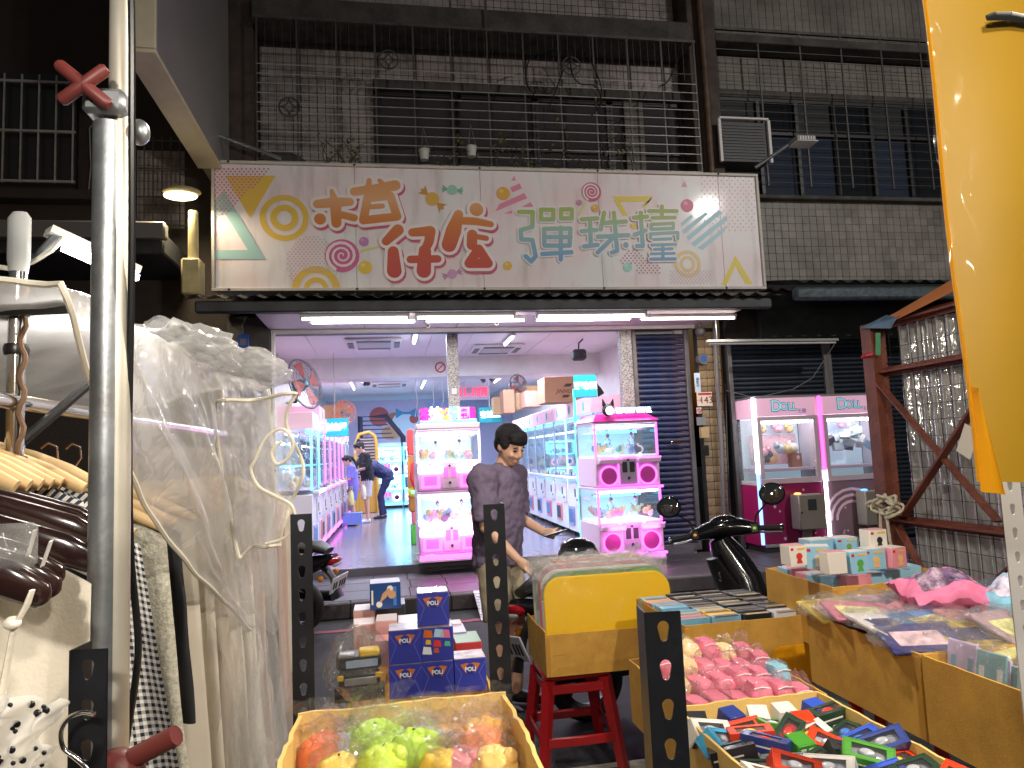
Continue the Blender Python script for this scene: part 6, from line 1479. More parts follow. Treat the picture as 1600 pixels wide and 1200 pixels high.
def d_scene(t, w, h, y):
    m1_, m2_ = mat('print_pale', S(225, 220, 210), .4), mat('print_tan', S(196, 150, 110), .4)
    for cx, cz, r in ((-.35, .2, .17), (.25, .78, .17)): MB().prism(circ(cx*w*1.2, cz*h, r*h*.7), y-.0012, y-.0003).build('printed_disc', m1_, t, None)
    MB().prism([(-w*.4, h*.25), (w*.05, h*.45), (w*.35, h*.75), (w*.2, h*.8), (-w*.2, h*.6)], y-.0016, y-.0003).build('printed_shape', m2_, t, None); MB().prism(circ(.02, h*.55, h*.16), y-.002, y-.0003).build('printed_disc', m2_, t, None)
    CB(-w*.92, -w*.8, y-.0012, y-.0003, h*.2, h*.75, c=.0002).build('printed_panel', m1_, t); CB(w*.5, w*.72, y-.0012, y-.0003, h*.12, h*.85, c=.0002).build('printed_panel', mat('print_blue', S(70, 120, 190), .4), t)
PKL = mat('print_rose', S(226, 150, 146), .4)
plain_box('dark blue boxed toy set on its side, top of the left pile', 577, 626, 913, 950, 2.42, .09, (22, 66, 128), (170, 165, 190), d_scene, .04)
plain_box('pink box at the back left of the pile, half hidden', 552, 586, 955, 985, 2.45, .1, (226, 178, 172), (206, 196, 206)); plain_box('pink ruled box standing at the left of the pile', 551, 586, 978, 1025, 2.32, .1, (228, 176, 168), (216, 200, 204), d_lines(PKL), .05)
plain_box('pink ruled box standing right of its twin', 587, 622, 972, 1028, 2.3, .1, (228, 176, 168), (216, 200, 204), d_lines(PKL), -.03); plain_box('pink box under the ruled pink boxes', 586, 610, 1002, 1040, 2.22, .08, (226, 160, 158), None, d_lines(PKL))
plain_box('black-topped box between the pink and blue boxes', 588, 634, 948, 968, 2.56, .12, (60, 62, 70), (80, 84, 96)); plain_box('silvery flat box with blue side behind the blue pile', 622, 656, 977, 990, 2.35, .14, (52, 90, 160), (190, 180, 176))
plain_box('red-sided box with green print right of the blue pile', 712, 754, 1006, 1040, 2.3, .14, (196, 60, 64), (120, 150, 120), d_lines(mat('print_green', S(90, 150, 70), .4))); plain_box('violet box at the back right of the pile', 700, 730, 990, 1006, 2.42, .12, (150, 130, 190), (190, 180, 205))
plain_box('white box flap inside the carton, right of the pile', 702, 722, 975, 990, 2.52, .06, (214, 196, 200))
# bagged black and yellow toy digger
dg = thing('toy_truck', 'black and yellow toy truck in clear bag left of the pile', 'toy', tuple(onZ(562, 1092, .905)), radians(4))
BK = mat('toy_black', (.02, .02, .022), .35); YT = mat('toy_yellow', S(236, 190, 30), .4)
CB(-.055, .055, -.03, .06, .0, .08, c=.01).build('body', BK, dg); CB(-.06, .06, -.02, .07, .081, .115, c=.008).build('cab', BK, dg); CB(-.035, .05, -.023, -.0201, .088, .108, c=.002).build('window', mat('toy_window', S(170, 190, 215), .15), dg)
CB(.0, .055, -.032, .01, .116, .135, c=.004).build('hood', YT, dg); CB(-.055, -.01, -.03, .0, .116, .128, c=.004).build('hood', mat('toy_silver', (.5, .5, .5), .3, .6), dg); CB(-.04, .045, -.034, -.0305, .045, .065, c=.003).build('grille', mat('toy_silver'), dg)
for sx in (-1, 1): MB().cyl((sx*.05, -.01, .02), (sx*.066, -.01, .02), .022, 14).build('wheel', RUBBER, dg); CB(sx*.05-.008, sx*.05+.008, -.035, -.0305, .06, .075, c=.003).build('marker', YT, dg)
crumple((0, .015, .075), (.088, .075, .105), 77, .3, 34, 22).build('wrapper', BAGS, dg, 179)

# ---- yellow pouches in the carton on the red stool
stool('red plastic stool carrying the carton of yellow pouches', .885, 3.70, .475, .165)
carton_open('open carton holding the big yellow pouch on the red stool', .725, 1.35, 3.5, 3.95, .478, .675, rim=(0, -.02, .0, .015))
def pouch(label, x0, x1, y, z0, z1, material, lean=.12, bagged=True, seed=0):
    w = (x1-x0)/2; h = z1-z0; t = thing('pouch', label, 'pouch', ((x0+x1)/2, y, z0), radians(random.uniform(-2, 2))); r = .085
    poly = [(-w, 0), (w, 0), (w, h-r)]+[(w-r+r*cos(a*pi/12), h-r+r*sin(a*pi/12)) for a in range(1, 6)]+[(w-r, h), (-w+r, h)]+[(-w+r-r*sin(a*pi/12), h-r+r*cos(a*pi/12)) for a in range(1, 6)]+[(-w, h-r)]
    Sh = Matrix(((1, 0, 0, 0), (0, 1, lean, 0), (0, 0, 1, 0), (0, 0, 0, 1)))
    MB().prism(poly, -.008, .008).xf(Sh).build('panel', material, t, None)
    MB().tube([(a, -.001, b) for a, b in poly], .006, 6, closed=True).xf(Sh).build('piping', material, t)
    if bagged:
        mb = MB().grid(lambda u, v: Vector(((u-.5)*2*w*1.04, -.018+.006*noise.noise(Vector((u*9, v*9, seed))), v*h*1.1+.008*noise.noise(Vector((u*14, v*3, seed+9))))), 40, 18); mb.xf(Sh).build('clear_sleeve', film('sleeve', (1, 1, 1), .02, .06, bump=.5, bs=20, fres=.5), t, 179)
    return t
YP = mat('pouch_yellow', S(240, 190, 10), .4)
pouch('big plain yellow pouch at the front of the carton', .745, 1.385, 3.535, .5, .925, YP, .1, True, 1)
for k, (c, nm, dx, dz) in enumerate((((120, 170, 90), 'green', .02, .03), ((228, 222, 214), 'cream', -.02, .035), ((226, 120, 132), 'rose', -.03, .05), ((232, 232, 232), 'white', .0, .055), ((228, 140, 110), 'coral', .03, .06), ((190, 205, 190), 'pale green', .0, .055), ((225, 215, 205), 'ivory', -.01, .065))):
    pouch('%s film-sleeved pouch behind the big yellow pouch, number %s from front' % (nm, ('two', 'three', 'four', 'five', 'six', 'seven', 'eight')[k]), .755+dx*.3, 1.375+dx*.3, 3.575+k*.045, .5, .915+dz, mat('pouch%d' % k, S(*c), .5), .08, True, k+3)
# crumpled bag tops
for k in range(5):
    t = thing('clear_sleeve', ('front', 'second', 'middle', 'fourth', 'rearmost')[k]+' crumpled clear sleeve top sticking out above the pouches', 'plastic film', (1.06, 3.6+k*.07, .9), 0)
    mb = MB().grid(lambda u, v: Vector(((u-.5)*.68, .02*noise.noise(Vector((u*8, v*3, k*2.))), v*.1*(1+.5*noise.noise(Vector((u*7, 0, k*5.)))) + .01*noise.noise(Vector((u*30, v*9, k))))), 70, 8); mb.build('film', film('sleeve_top', (1, 1, 1), .3, .06, bump=.9, bs=30, fres=2.2), t, 179)

# ---- cartons on the right
random.seed(21)
stool('dark red stool under the carton of pink pouches', 1.02, 2.25, .61, .16); stool('dark red stool under the carton of film cases', 1.42, 3.02, .585, .17); stool('dark red stool under the cartons at the right edge', 1.85, 1.75, .705, .17, .1); stool('dark red stool below the carton of brick boxes', 1.92, 2.8, .745, .17)
carton_open('carton of flat film cases with yellow tape across the front', 1.13, 1.68, 2.76, 3.32, .588, .85, tape=(.012, .15))
CASEC = [((36, 34, 36), 'dark'), ((52, 46, 44), 'dark brown'), ((30, 34, 40), 'black'), ((80, 70, 66), 'grey')]
for i in range(4):
    for j in range(12):
        left = i == 0 or (i == 1 and j < 5); x = 1.19+i*.135; y = 2.80+j*.042
        c = random.choice(((224, 180, 70), (110, 170, 200), (216, 130, 140), (120, 165, 190))) if left else random.choice(CASEC)[0]
        if i == 3 and j < 2: c = (206, 206, 214)
        t = thing('film_case', 'upright %s case, %s column, %s from the front in the tape-banded carton' % ('colourful' if left else ('white' if c[0] > 200 else 'dark'), ('leftmost', 'second', 'third', 'rightmost')[i], ('first', 'second', 'third', 'fourth', 'fifth', 'sixth', 'seventh', 'eighth', 'ninth', 'tenth', 'eleventh', 'last')[j]), 'case', (x, y, .6), 0, 'cases in the tape-banded carton, %s row' % ('leftmost', 'second', 'third', 'rightmost')[i])
        h = .262+.008*random.random(); CB(-.062, .062, -.018, .018, 0, h, c=.002).build('case', mat('case_%d_%d_%d' % c, S(*c), .35, coat=.3), t, rot=(random.uniform(-.06, .02), 0, 0))
        if j % 2 == 0: CB(-.05, .05, -.012, .012, h+.0002, h+.0012, c=.0003).build('spine_label', mat('case_label_%d' % ((i+j) % 3), S(*((150, 140, 130), (90, 84, 84), (176, 160, 120))[(i+j) % 3]), .4), t)
carton_open('carton of pink pouches in clear bags right of the black post', .81, 1.235, 1.985, 2.5, .612, .82)
for i in range(6):
    for j in range(4):
        x = .858+i*.065; y = 2.045+j*.115; pink = (i, j) not in ((1, 2), (4, 3), (5, 1), (2, 3), (0, 1)); c = (226, 118, 142) if pink else ((150, 205, 225), (236, 206, 150))[(i+j) % 2]
        col_ = 'pink' if pink else ('pale blue' if (i+j) % 2 == 0 else 'cream')
        t = thing('bagged_pouch', '%s bagged pouch, %s column from the left, %s row of the pink carton' % (col_, ('first', 'second', 'third', 'fourth', 'fifth', 'sixth')[i], ('front', 'second', 'third', 'back')[j]), 'pouch', (x, y, .70+.012*j), random.uniform(-.2, .2), 'bagged pouches in the pink carton')
        hh = .135+random.uniform(-.015, .02)
        def pp(u, v):
            a = 2*pi*u; q = lambda s_: math.copysign(abs(s_)**.35, s_); k = (1-max(0, v-.86)*1.6)*(1+.12*sin(v*7+i))
            return Vector((.03*q(cos(a))*k+.006*noise.noise(Vector((v*6, i*2., j*3.))), .046*q(sin(a))*k+.01*v, hh*v+.006*noise.noise(Vector((cos(a)*2, sin(a)*2, i+j*7.)))))
        mb = MB().grid(pp, 20, 12, wrap=True); mb.add([pp(k/20, 1) for k in range(20)], [tuple(range(20))]); mb.build('pouch', mat('pouchcloth_%d' % c[0], S(*c), .6, var=.12, vs=30, objvar=.12), t, 70)
        MB().tube([(-.024, -.03, hh*.93), (0, -.032, hh*.96), (.024, -.03, hh*.93)], .002, 5).build('zip', mat('zip_white', S(235, 225, 228), .5), t); MB().bar((.0, -.049, hh*.25), (.0, -.045, hh*.8), .003, .001).build('seam', mat('seam_rose', S(190, 90, 112), .6), t)
        crumple((0, .0, .08), (.04, .058, .088), i*9+j, .26, 22, 14).build('wrapper', BAG, t, 179)
carton_open('long open carton of toy car boxes at the bottom right', .64, 1.005, .98, 1.655, .80, .95, mats=CARDIN)
crt = thing('trestle_table', 'dark trestle table under the carton of toy cars', 'table', (.82, 1.3, 0))
CB(-.24, .24, -.4, .4, .77, .797).build('top', mat('table_dark'), crt)
for sx in (-.2, .2):
    for sy in (-.35, .35): CB(sx-.015, sx+.015, sy-.015, sy+.015, 0, .769).build('leg', BLACKMETAL, crt)
CARC = [((70, 140, 46), 'green'), ((40, 40, 44), 'black'), ((104, 70, 150), 'purple'), ((40, 60, 46), 'dark green'), ((52, 84, 190), 'blue'), ((206, 60, 26), 'orange-red'), ((70, 170, 215), 'sky blue'), ((220, 214, 205), 'white'), ((34, 34, 40), 'black'), ((44, 60, 130), 'navy')]
def car_box(label, loc, rot, c, L=.155, W=.072, H=.068):
    t = thing('toy_car_box', label, 'toy box', loc); t.rotation_euler = rot; m_ = mat('carbox_%d_%d_%d' % c, S(*c), .35, coat=.3)
    # tray-like carton: closed front, back and ends, a rim round a film window on top
    r = .011
    CB(-L/2, L/2, -W/2, W/2, -H/2, -H/2+.006, c=.001).build('base', m_, t)
    for q in (-1, 1):
        CB(-L/2, L/2, q*(W/2-.002)-.002, q*(W/2-.002)+.002, -H/2+.0065, H/2, c=.0006).build('side', m_, t); CB(q*(L/2-.002)-.002, q*(L/2-.002)+.002, -W/2+.0045, W/2-.0045, -H/2+.0065, H/2, c=.0006).build('end_flap', m_, t)
        CB(-L/2+.0045, L/2-.0045, q*(W/2-.0045-r/2)-r/2, q*(W/2-.0045-r/2)+r/2, H/2-.0022, H/2-.0004, c=.0004).build('top_rim', m_, t); CB(q*(L/2-.0045-r)-r, q*(L/2-.0045-r)+r, -W/2+.0046+r, W/2-.0046-r, H/2-.0022, H/2-.0004, c=.0004).build('top_rim', m_, t)
    CB(-L/2+.02, L/2-.02, -W/2+.0105, W/2-.0105, H/2-.004, H/2-.003, c=.0003).build('window', film('blister', (.98, .98, 1), .04, .05, fres=1.6), t)
    CB(-L/2+.005, L/2-.005, -W/2+.005, W/2-.005, H/2-.043, H/2-.040, c=.0004).build('inner_tray', mat('inner_tray%d' % (c[0] % 2), S(*((70, 70, 74), (190, 188, 184))[c[0] % 2]), .5), t)
    cc = random.choice(((220, 220, 225), (200, 60, 50), (70, 120, 200), (230, 200, 60), (170, 172, 178)))
    mb = MB().tube([(-.055, 0, -.008), (-.05, 0, -.002), (-.02, 0, .0), (.03, 0, .0), (.052, 0, -.004), (.057, 0, -.01)], [(.004, .012), (.01, .02), (.012, .022), (.012, .022), (.01, .02), (.004, .012)], 10); mb.ell((-.004, 0, .01), (.03, .018, .012), 12, 8)
    k_ = mb.xf(T(Vector((0, 0, .012)))).build('toy_car', mat('toycar_%d' % cc[0], S(*cc), .25, coat=.6), t)
    for sx in (-.034, .034): MB().cyl((sx, -.024, .0), (sx, .024, .0), .0095, 10).build('wheels', RUBBER, k_)
    dk = mat('print_black', (.02, .02, .022), .4)  # near-black ink of the printed front panel
    y0 = -W/2-.0004
    o_ = CB(-L*.46, L*.46, y0-.0008, y0, -H*.44, -H*.02, c=.0002).build('front_print', dk if c[0] > 60 else m_, t)
    for q in range(3): CB(-L*.4+q*L*.28, -L*.22+q*L*.28+L*.04*(q % 2), y0-.0016, y0-.0009, -H*.34, -H*.16, c=.0002).build('printed_mark', mat('print_pale') if q else mat('print_markred', S(205, 60, 40), .4), o_)
    CB(-L*.46, L*.2, y0-.0008, y0, H*.08, H*.16, c=.0002).build('printed_strip', mat('print_pale'), t)
    for q in (-1, 1):
        o_ = CB(-L*.42, L*.3, q*W*.22-W*.15, q*W*.22+W*.15, -H/2-.0012, -H/2-.0003, c=.0002).build('printed_panel', mat('print_pale'), t)
        for r_ in range(4): CB(-L*.38+r_*L*.165, -L*.27+r_*L*.165, q*W*.22-W*.1, q*W*.22+W*.1, -H/2-.002, -H/2-.0013, c=.0002).build('printed_picture', HOLDER if r_ % 2 else mat('pic_%d' % (c[0] % 3), S(*((190, 150, 60), (90, 130, 180), (190, 70, 60))[c[0] % 3]), .4), o_)
n_ = 0
for r_ in range(10):
    for q_ in range(5):
        x = .682+q_*.07+random.uniform(-.01, .01); y = 1.61-r_*.058+random.uniform(-.01, .01); ci = random.choice((0, 1, 1, 2, 3, 3, 4, 4, 5, 5, 6, 7, 7, 8, 9, 0)); up = r_ == 0 or (r_, q_) in ((1, 3), (3, 2))
        lab = '%s boxed toy car %s, %s rank, %s' % (CARC[ci][1], 'standing on end' if up else 'lying', ('farthest', 'second', 'third', 'fourth', 'fifth', 'sixth', 'seventh', 'eighth', 'ninth', 'nearest')[r_], ('at the left wall', 'left of the middle', 'in the middle', 'right of the middle', 'at the right wall')[q_])
        car_box(lab, (x, y, .905+random.uniform(0, .028) if not up else .90), ((0, random.uniform(1.15, 1.45), random.uniform(-.3, .3)+1.57) if up else (random.uniform(-.15, .7), random.uniform(-.35, .35), random.uniform(-.9, .7))), CARC[ci][0])
        bpy.data.objects[[o.name for o in COL.objects if o.get('label') == lab][-1]].scale = (.6, .62, .64)
        n_ += 1
# brick-toy boxes
carton_open('carton topped with small brick-toy boxes on the right', 1.63, 2.2, 2.53, 3.02, .748, 1.0)
BRC = {'p': (236, 150, 165), 'b': (150, 200, 228), 'w': (232, 226, 216), 'r': (205, 50, 60)}
def brick_box(label, px0, px1, py0, py1, Y, dep, c, deco=None, rz=0.):
    t = plain_box(label, px0, px1, py0, py1, Y, dep, BRC[c], (226, 216, 210) if c != 'w' else (214, 150, 150), None, rz); t.name = 'brick_toy_box'
    w = (onY(px1, py1, Y).x-onY(px0, py0, Y).x)/2; h = onY(px0, py0, Y).z-onY(px1, py1, Y).z; y = -dep/2
    if deco:
        CB(-w*.85, -w*.55, y-.0012, y-.0003, h*.78, h*.9, c=.0002).build('red_mark', mat('mark_red', S(205, 40, 40), .4), t); CB(-w*.1, w*.8, y-.0012, y-.0003, h*.8, h*.9, c=.0002).build('title_strip', mat('mark_gold', S(230, 190, 90), .4), t)
        MB().prism(circ(.1*w, h*.48, h*.17), y-.0014, y-.0003).build('printed_disc', mat('deco_%d' % deco[0], S(*deco), .4), t, None); MB().prism([(-.25*w, h*.12), (.45*w, h*.12), (.3*w, h*.34), (-.1*w, h*.34)], y-.0014, y-.0003).build('printed_shape', mat('deco_%d' % deco[0]), t, None)
    return t
brick_box('white brick-toy box standing alone at the left of its carton', 1233, 1262, 854, 883, 2.62, .07, 'w', (206, 60, 50)); brick_box('plain cream back of a brick-toy box, front row', 1293, 1325, 864, 896, 2.58, .06, 'w'); brick_box('blue brick-toy box with green figure print, front row', 1326, 1358, 863, 896, 2.58, .06, 'b', (90, 170, 70), .08)
brick_box('pale blue brick-toy box with round print behind green-figure box', 1353, 1386, 859, 889, 2.66, .07, 'b', (236, 190, 120), -.12); brick_box('pink brick-toy box at the right end of the row', 1388, 1418, 857, 886, 2.64, .08, 'p', (240, 200, 130), .2); brick_box('cream brick-toy box balanced highest of all', 1356, 1388, 829, 858, 2.72, .06, 'w', (40, 40, 46), .1)
brick_box('blue brick-toy box turned sideways left of the cream back', 1268, 1303, 855, 888, 2.68, .08, 'b', (225, 205, 180), -.5); brick_box('pale blue box at the back left of the heap', 1266, 1303, 845, 862, 2.8, .09, 'b'); brick_box('blue and white brick-toy box at the back centre', 1306, 1344, 842, 864, 2.8, .09, 'b', (120, 160, 80))
for k, (px, py, c) in enumerate(((1225, 878, 'r'), (1232, 890, 'b'), (1250, 893, 'p'), (1272, 900, 'p'), (1290, 905, 'b'), (1330, 905, 'p'), (1362, 900, 'b'), (1395, 896, 'b'), (1425, 890, 'b'), (1445, 886, 'b'), (1400, 885, 'w'), (1430, 880, 'w'), (1345, 888, 'b'), (1310, 890, 'b'))):
    p = onZ(px, py, .985); p.x = min(max(p.x, 1.69), 2.14); p.y = min(max(p.y, 2.58), 2.97)
    t = thing('brick_toy_box', '%s brick-toy box lying flat, %s' % ({'r': 'red', 'b': 'blue', 'p': 'pink', 'w': 'white'}[c], ['far left corner', 'left wall', 'left middle', 'left front', 'front left of centre', 'front centre', 'front right of centre', 'right of centre', 'right wall', 'right corner', 'middle right', 'far right', 'centre', 'centre left'][k]), 'toy box', (p.x, p.y, .955+.004*(k % 3)), random.uniform(-.15, .15))
    CB(-.06, .06, -.045, .045, 0, .045, c=.0015).build('body', mat('tb_%d_%d_%d' % BRC[c], S(*BRC[c]), .4, coat=.2), t); CB(-.045, .03, -.03, .03, .0455, .0465, c=.0003).build('printed_panel', mat('print_pale'), t)
# pouches and cushions in the right-hand cartons
carton_open('carton of film-bagged pouches right of the brick boxes, farther one', 1.45, 2.3, 1.865, 2.42, .708, .945); carton_open('carton of flat pouches at the right edge, nearest one', 1.45, 2.3, 1.1, 1.858, .708, .945)
FLC = [((200, 170, 60), 'yellow'), ((206, 140, 150), 'dusty pink'), ((196, 150, 150), 'rose'), ((90, 90, 150), 'violet'), ((60, 60, 120), 'navy'), ((200, 120, 140), 'pink'), ((70, 140, 200), 'blue'), ((180, 150, 160), 'greyish pink'), ((90, 110, 160), 'slate blue'), ((206, 150, 140), 'peach'), ((214, 206, 206), 'white')]
cells = [(a, b) for b in range(4) for a in range(5)]
for k, (a, b) in enumerate(cells):
    c, nm = FLC[(k*7+3*b) % 11]; x = 1.53+a*.155; y = 2.36-b*.135
    t = thing('bagged_pouch', '%s flat pouch in crinkled film, %s rank, %s' % (nm, ('farthest', 'second', 'third', 'nearest')[b], ('at the left rim', 'left of centre', 'in the middle', 'right of centre', 'at the right rim')[a]), 'pouch', (x, y, .945+.01*(k % 3)+(.012 if a == 0 else 0))); t.rotation_euler = (random.uniform(.1, .5), random.uniform(-.3, .15), random.uniform(-.5, .4))
    CB(-.11, .11, -.08, .08, -.006, .008, c=.004).build('panel', mat('fpouch%d' % ((k*7+3*b) % 11), S(*c), .5, var=.2, vs=20), t)
    CB(-.08, .06, -.05, .03, .0085, .0095, c=.0004).build('printed_panel', mat('fprint%d' % (k % 3), S(*((226, 190, 200), (70, 70, 110), (226, 220, 150))[k % 3]), .5, var=.5, vs=30), t)
    crumple((0, 0, .008), (.13, .10, .026), k+200, .4, 36, 20).build('wrapper', BAGS, t, 179)
ORDN = ['first', 'second', 'third', 'fourth', 'fifth', 'sixth', 'seventh']
for k, (c, y, h) in enumerate((((196, 176, 214), 1.80, .25), ((120, 170, 180), 1.72, .24), ((176, 210, 220), 1.60, .25), ((206, 226, 230), 1.5, .25), ((160, 205, 215), 1.4, .25), ((216, 196, 210), 1.3, .25))):
    t = thing('flat_pouch', '%s upright flat pouch from the seam in the nearest right carton' % ORDN[k], 'pouch', (1.49+.015*k, y, .72), radians(-84)); t.rotation_euler = (radians(-12), 0, radians(-80))
    CB(-.045, .045, -.004, .004, 0, h+.02, c=.003).build('panel', mat('upouch%d' % k, S(*c), .5), t, loc=(0, 0, 0)); CB(-.045, .13, -.003, .005, 0, h, c=.003).build('back_panel', mat('upouch%d' % k), t, loc=(0, .012, 0))
    for q in range(2): CB(-.03+.05*q, -.015+.05*q, -.0052, -.0042, .05, h-.02, c=.0003).build('printed_band', mat('uband%d' % (k % 2), S(*((110, 160, 180), (226, 226, 226))[k % 2]), .5), t)
    MB().grid(lambda u, v: Vector(((u-.45)*.2, -.012+.006*noise.noise(Vector((u*8, v*8, k))), v*(h+.04))), 18, 14).build('clear_sleeve', BAGS, t, 179)
for k, (c, y) in enumerate((((226, 220, 120), 1.88), ((232, 226, 226), 1.66), ((206, 226, 140), 1.5), ((226, 140, 170), 1.56), ((190, 215, 225), 1.42))):
    t = thing('flat_pouch', '%s pouch lying %s in the right carton' % (('yellow', 'white striped', 'lime', 'pink', 'pale blue')[k], ('at the seam', 'behind the upright ones', 'at the right', 'in the middle right', 'nearest the white post')[k]), 'pouch', (1.68+.04*(k % 3), y, .93+.008*k)); t.rotation_euler = (.1, -.15, random.uniform(-.4, .4))
    CB(-.11, .11, -.07, .07, -.005, .006, c=.003).build('panel', mat('lpouch%d' % k, S(*c), .5), t); crumple((0, 0, .006), (.13, .09, .02), k+300, .4, 30, 16).build('wrapper', BAGS, t, 179)
def cushion(label, loc, r, c, rot, band):
    t = thing('cushion', label, 'cushion', loc); t.rotation_euler = rot; m_ = mat('cushion_%d' % c[0], S(*c), .75, var=.08, vs=12)
    def P(u, v, sgn=1, lift=0.):
        x, y = 2*u-1, 2*v-1; e = max(0., (1-abs(x)**2.4)*(1-abs(y)**2.4))
        pin = 1-.10*(1-abs(x*y)); wr = (noise.noise(Vector((x*1.6, y*1.6, c[0]*.1)))*.035+.012*noise.noise(Vector((x*5, y*5, c[0]*.2))))
        return Vector((r[0]*x*pin, r[1]*y*pin, sgn*(r[2]*e**.55+lift)+wr))
    mb = MB().grid(lambda u, v: P(u, v, 1), 36, 36); mb.grid(lambda u, v: P(u, v, -1)+Vector((0, 0, -.0005)), 36, 36); mb.build('cover', m_, t, 179)
    MB().grid(lambda u, v: P(.14+.72*u, .25+.6*v, 1, .0015), 30, 26).build('printed_band', mat('band_%d' % band[0], S(*band), .6, var=.95, vs=16, dirt=S(226, 200, 210), dirt_amt=.9, dirt_scale=22), t, 179)
cushion('pink cushion bag lying on the far right carton', tuple(onZ(1475, 925, 1.02)), (.15, .11, .055), (226, 120, 160), (.15, .05, -.15), (110, 80, 120)); cushion('pale blue cushion bag at the right edge behind the white post', tuple(onZ(1585, 935, 1.0)), (.15, .1, .06), (130, 190, 215), (.1, -.15, .2), (196, 196, 220))
# ================================================================== CLOTHES STALL, LEFT
# telescopic tent pole with clamp handles and cable
tpole = thing('tent_pole', 'galvanised telescopic pole with red-brown clamp handles, left foreground', 'pole', (-.318, .905, 0))
MB().cyl((0, 0, 0), (0, 0, 1.965), .0185, 20).build('outer_tube', STEEL, tpole)
MB().cyl((.012, .0, 1.2), (.012, .0, 3.2), .0135, 18).build('inner_tube', mat('pale_tube', (.62, .57, .48), .45, .5, var=.2, vs=8), tpole)
def clamp(z, flip=1):
    o = MB().tube([(0, -.012, z), (-.012*flip, -.034, z+.006)], .007, 8).build('clamp_screw', STEEL, tpole); HB = mat('handle_brown', S(112, 50, 46), .45)
    c = Vector((-.014*flip, -.042, z+.008))
    for d in (Vector((.026, -.004, .019)), Vector((.028, .0, -.024))):
        MB().tube([c-d, c-d*.9, c+d*.9, c+d], [.005, .0075, .0075, .005], 10).build('clamp_handle', HB, tpole)
    MB().cbx(-.024, .024, -.026, .02, z-.016, z+.016, c=.006).build('clamp_collar', STEEL, tpole)
clamp(1.985); 
o = MB().tube([(.03, -.02, 1.235), (.085, -.035, 1.262)], .011, 10).build('clamp_handle', mat('handle_brown'), tpole); MB().ell((.02, -.02, 1.22), (.03, .025, .03)).build('clamp_knob', mat('handle_brown'), tpole)
MB().ell((.033, .0, 1.957), (.012, .012, .016)).build('clamp_bolt', STEEL, tpole)
cbl = thing('power_cable', 'black cable running down beside the galvanised pole', 'cable', tuple(onD(206, 500, .85)))
pts = [(204, -60), (206, 60), (206, 200), (206, 400), (203, 560), (201, 700), (204, 860), (212, 950), (216, 1010), (212, 1060), (203, 1120), (194, 1180), (190, 1230)]
MB().tube(spline([onD(a, b, .845)-cbl.location for a, b in pts]), .0042, 8).build('cable', BLACKP, cbl)
# chrome garment rack
GR = thing('garment_rack', 'chrome garment rack with a long rail of hanging clothes', 'garment rack', (-.55, 1.6, 0))
put('upright', MB().cyl((-.55, 1.2, 0), (-.55, 1.2, 1.86), .0125, 16), CHROME, GR); put('upright', MB().cyl((-.55, 2.62, 0), (-.55, 2.62, 1.86), .0125, 16), CHROME, GR)
put('finial', MB().tube([(-.55, 1.2, 1.86), (-.55, 1.2, 1.88), (-.55, 1.2, 1.945), (-.55, 1.2, 1.955)], [(.013, .013), (.017, .008), (.017, .008), (.01, .005)], 14), mat('grey_cap', (.45, .46, .46), .4), GR)
put('rail', MB().cyl((-.55, .5, 1.66), (-.55, 2.64, 1.66), .0125, 14), CHROME, GR); put('rail', MB().cyl((-.62, .45, 1.50), (-.62, 1.2, 1.50), .0125, 14), CHROME, GR)
for z in (1.5, 1.57, 1.74, 1.8): put('collar', MB().lathe([(.0165, z-.008), (.018, z), (.0165, z+.008)], 16, T(Vector((-.55, 1.2, 0)))), BLACKP, GR)
put('black_arm', MB().bar((-.65, 1.2, 1.80), (-.46, 1.16, 1.80), .012, .024), BLACKP, GR); put('brace', MB().tube([(-.55, 1.22, 1.6), (-.44, 1.35, 1.76)], .008, 8), BLACKP, GR)
put('twisted_cord', MB().tube([(-.535+.004*sin(k*1.3), 1.185+.004*cos(k*1.3), 1.84-.011*k) for k in range(40)], .004, 6), mat('brown_cord', S(120, 92, 70), .8), GR)
# hangers and garments
WOOD = mat('beech_wood', S(214, 180, 128), .42, var=.12, vs=18); DWOOD = mat('dark_lacquer_wood', S(44, 26, 24), .2, coat=.6, var=.1)
def hanger_mesh(w=.2, drop=.075):
    mb = MB(); n = 9
    pts = [Vector(((2*k/(n-1)-1)*w, .012*(abs(2*k/(n-1)-1))**2, -drop*(abs(2*k/(n-1)-1))**1.6)) for k in range(n)]
    mb.tube(pts, [(.009, .006)]+[(.013, .007)]*(n-2)+[(.009, .006)], 10); return mb.mesh('hanger', 60)
def dark_hanger_mesh(w=.2, drop=.075):
    mb = MB(); n = 13; pts = []; rr = []
    for k in range(n):
        q = 2*k/(n-1)-1; pts.append(Vector((q*w, .02*abs(q)**2, -drop*abs(q)**1.5))); e = abs(q)
        rr.append((.011+.011*max(0, (e-.3)/.7)**1.5, .006+.004*e) if e < .99 else (.013, .007))
    for sgn in (-1, 1):
        e_ = pts[0] if sgn < 0 else pts[-1]; d_ = Vector((sgn, 0, -.55)).normalized()
        ex = [e_+d_*.004, e_+d_*.0065]; ra = [(.008, .0045), (.003, .002)]
        if sgn < 0: pts = ex[::-1]+pts; rr = ra[::-1]+rr
        else: pts = pts+ex; rr = rr+ra
    return mb.tube(pts, rr, 14).mesh('hanger', 80)
DHM = dark_hanger_mesh()
HM = hanger_mesh(); HKM = MB().tube([(0, 0, 0), (0, 0, .035), (.0, 0, .05), (.014, 0, .07), (.012, 0, .092), (-.004, 0, .1), (-.017, 0, .09)], .0022, 6).mesh('hook', 60)
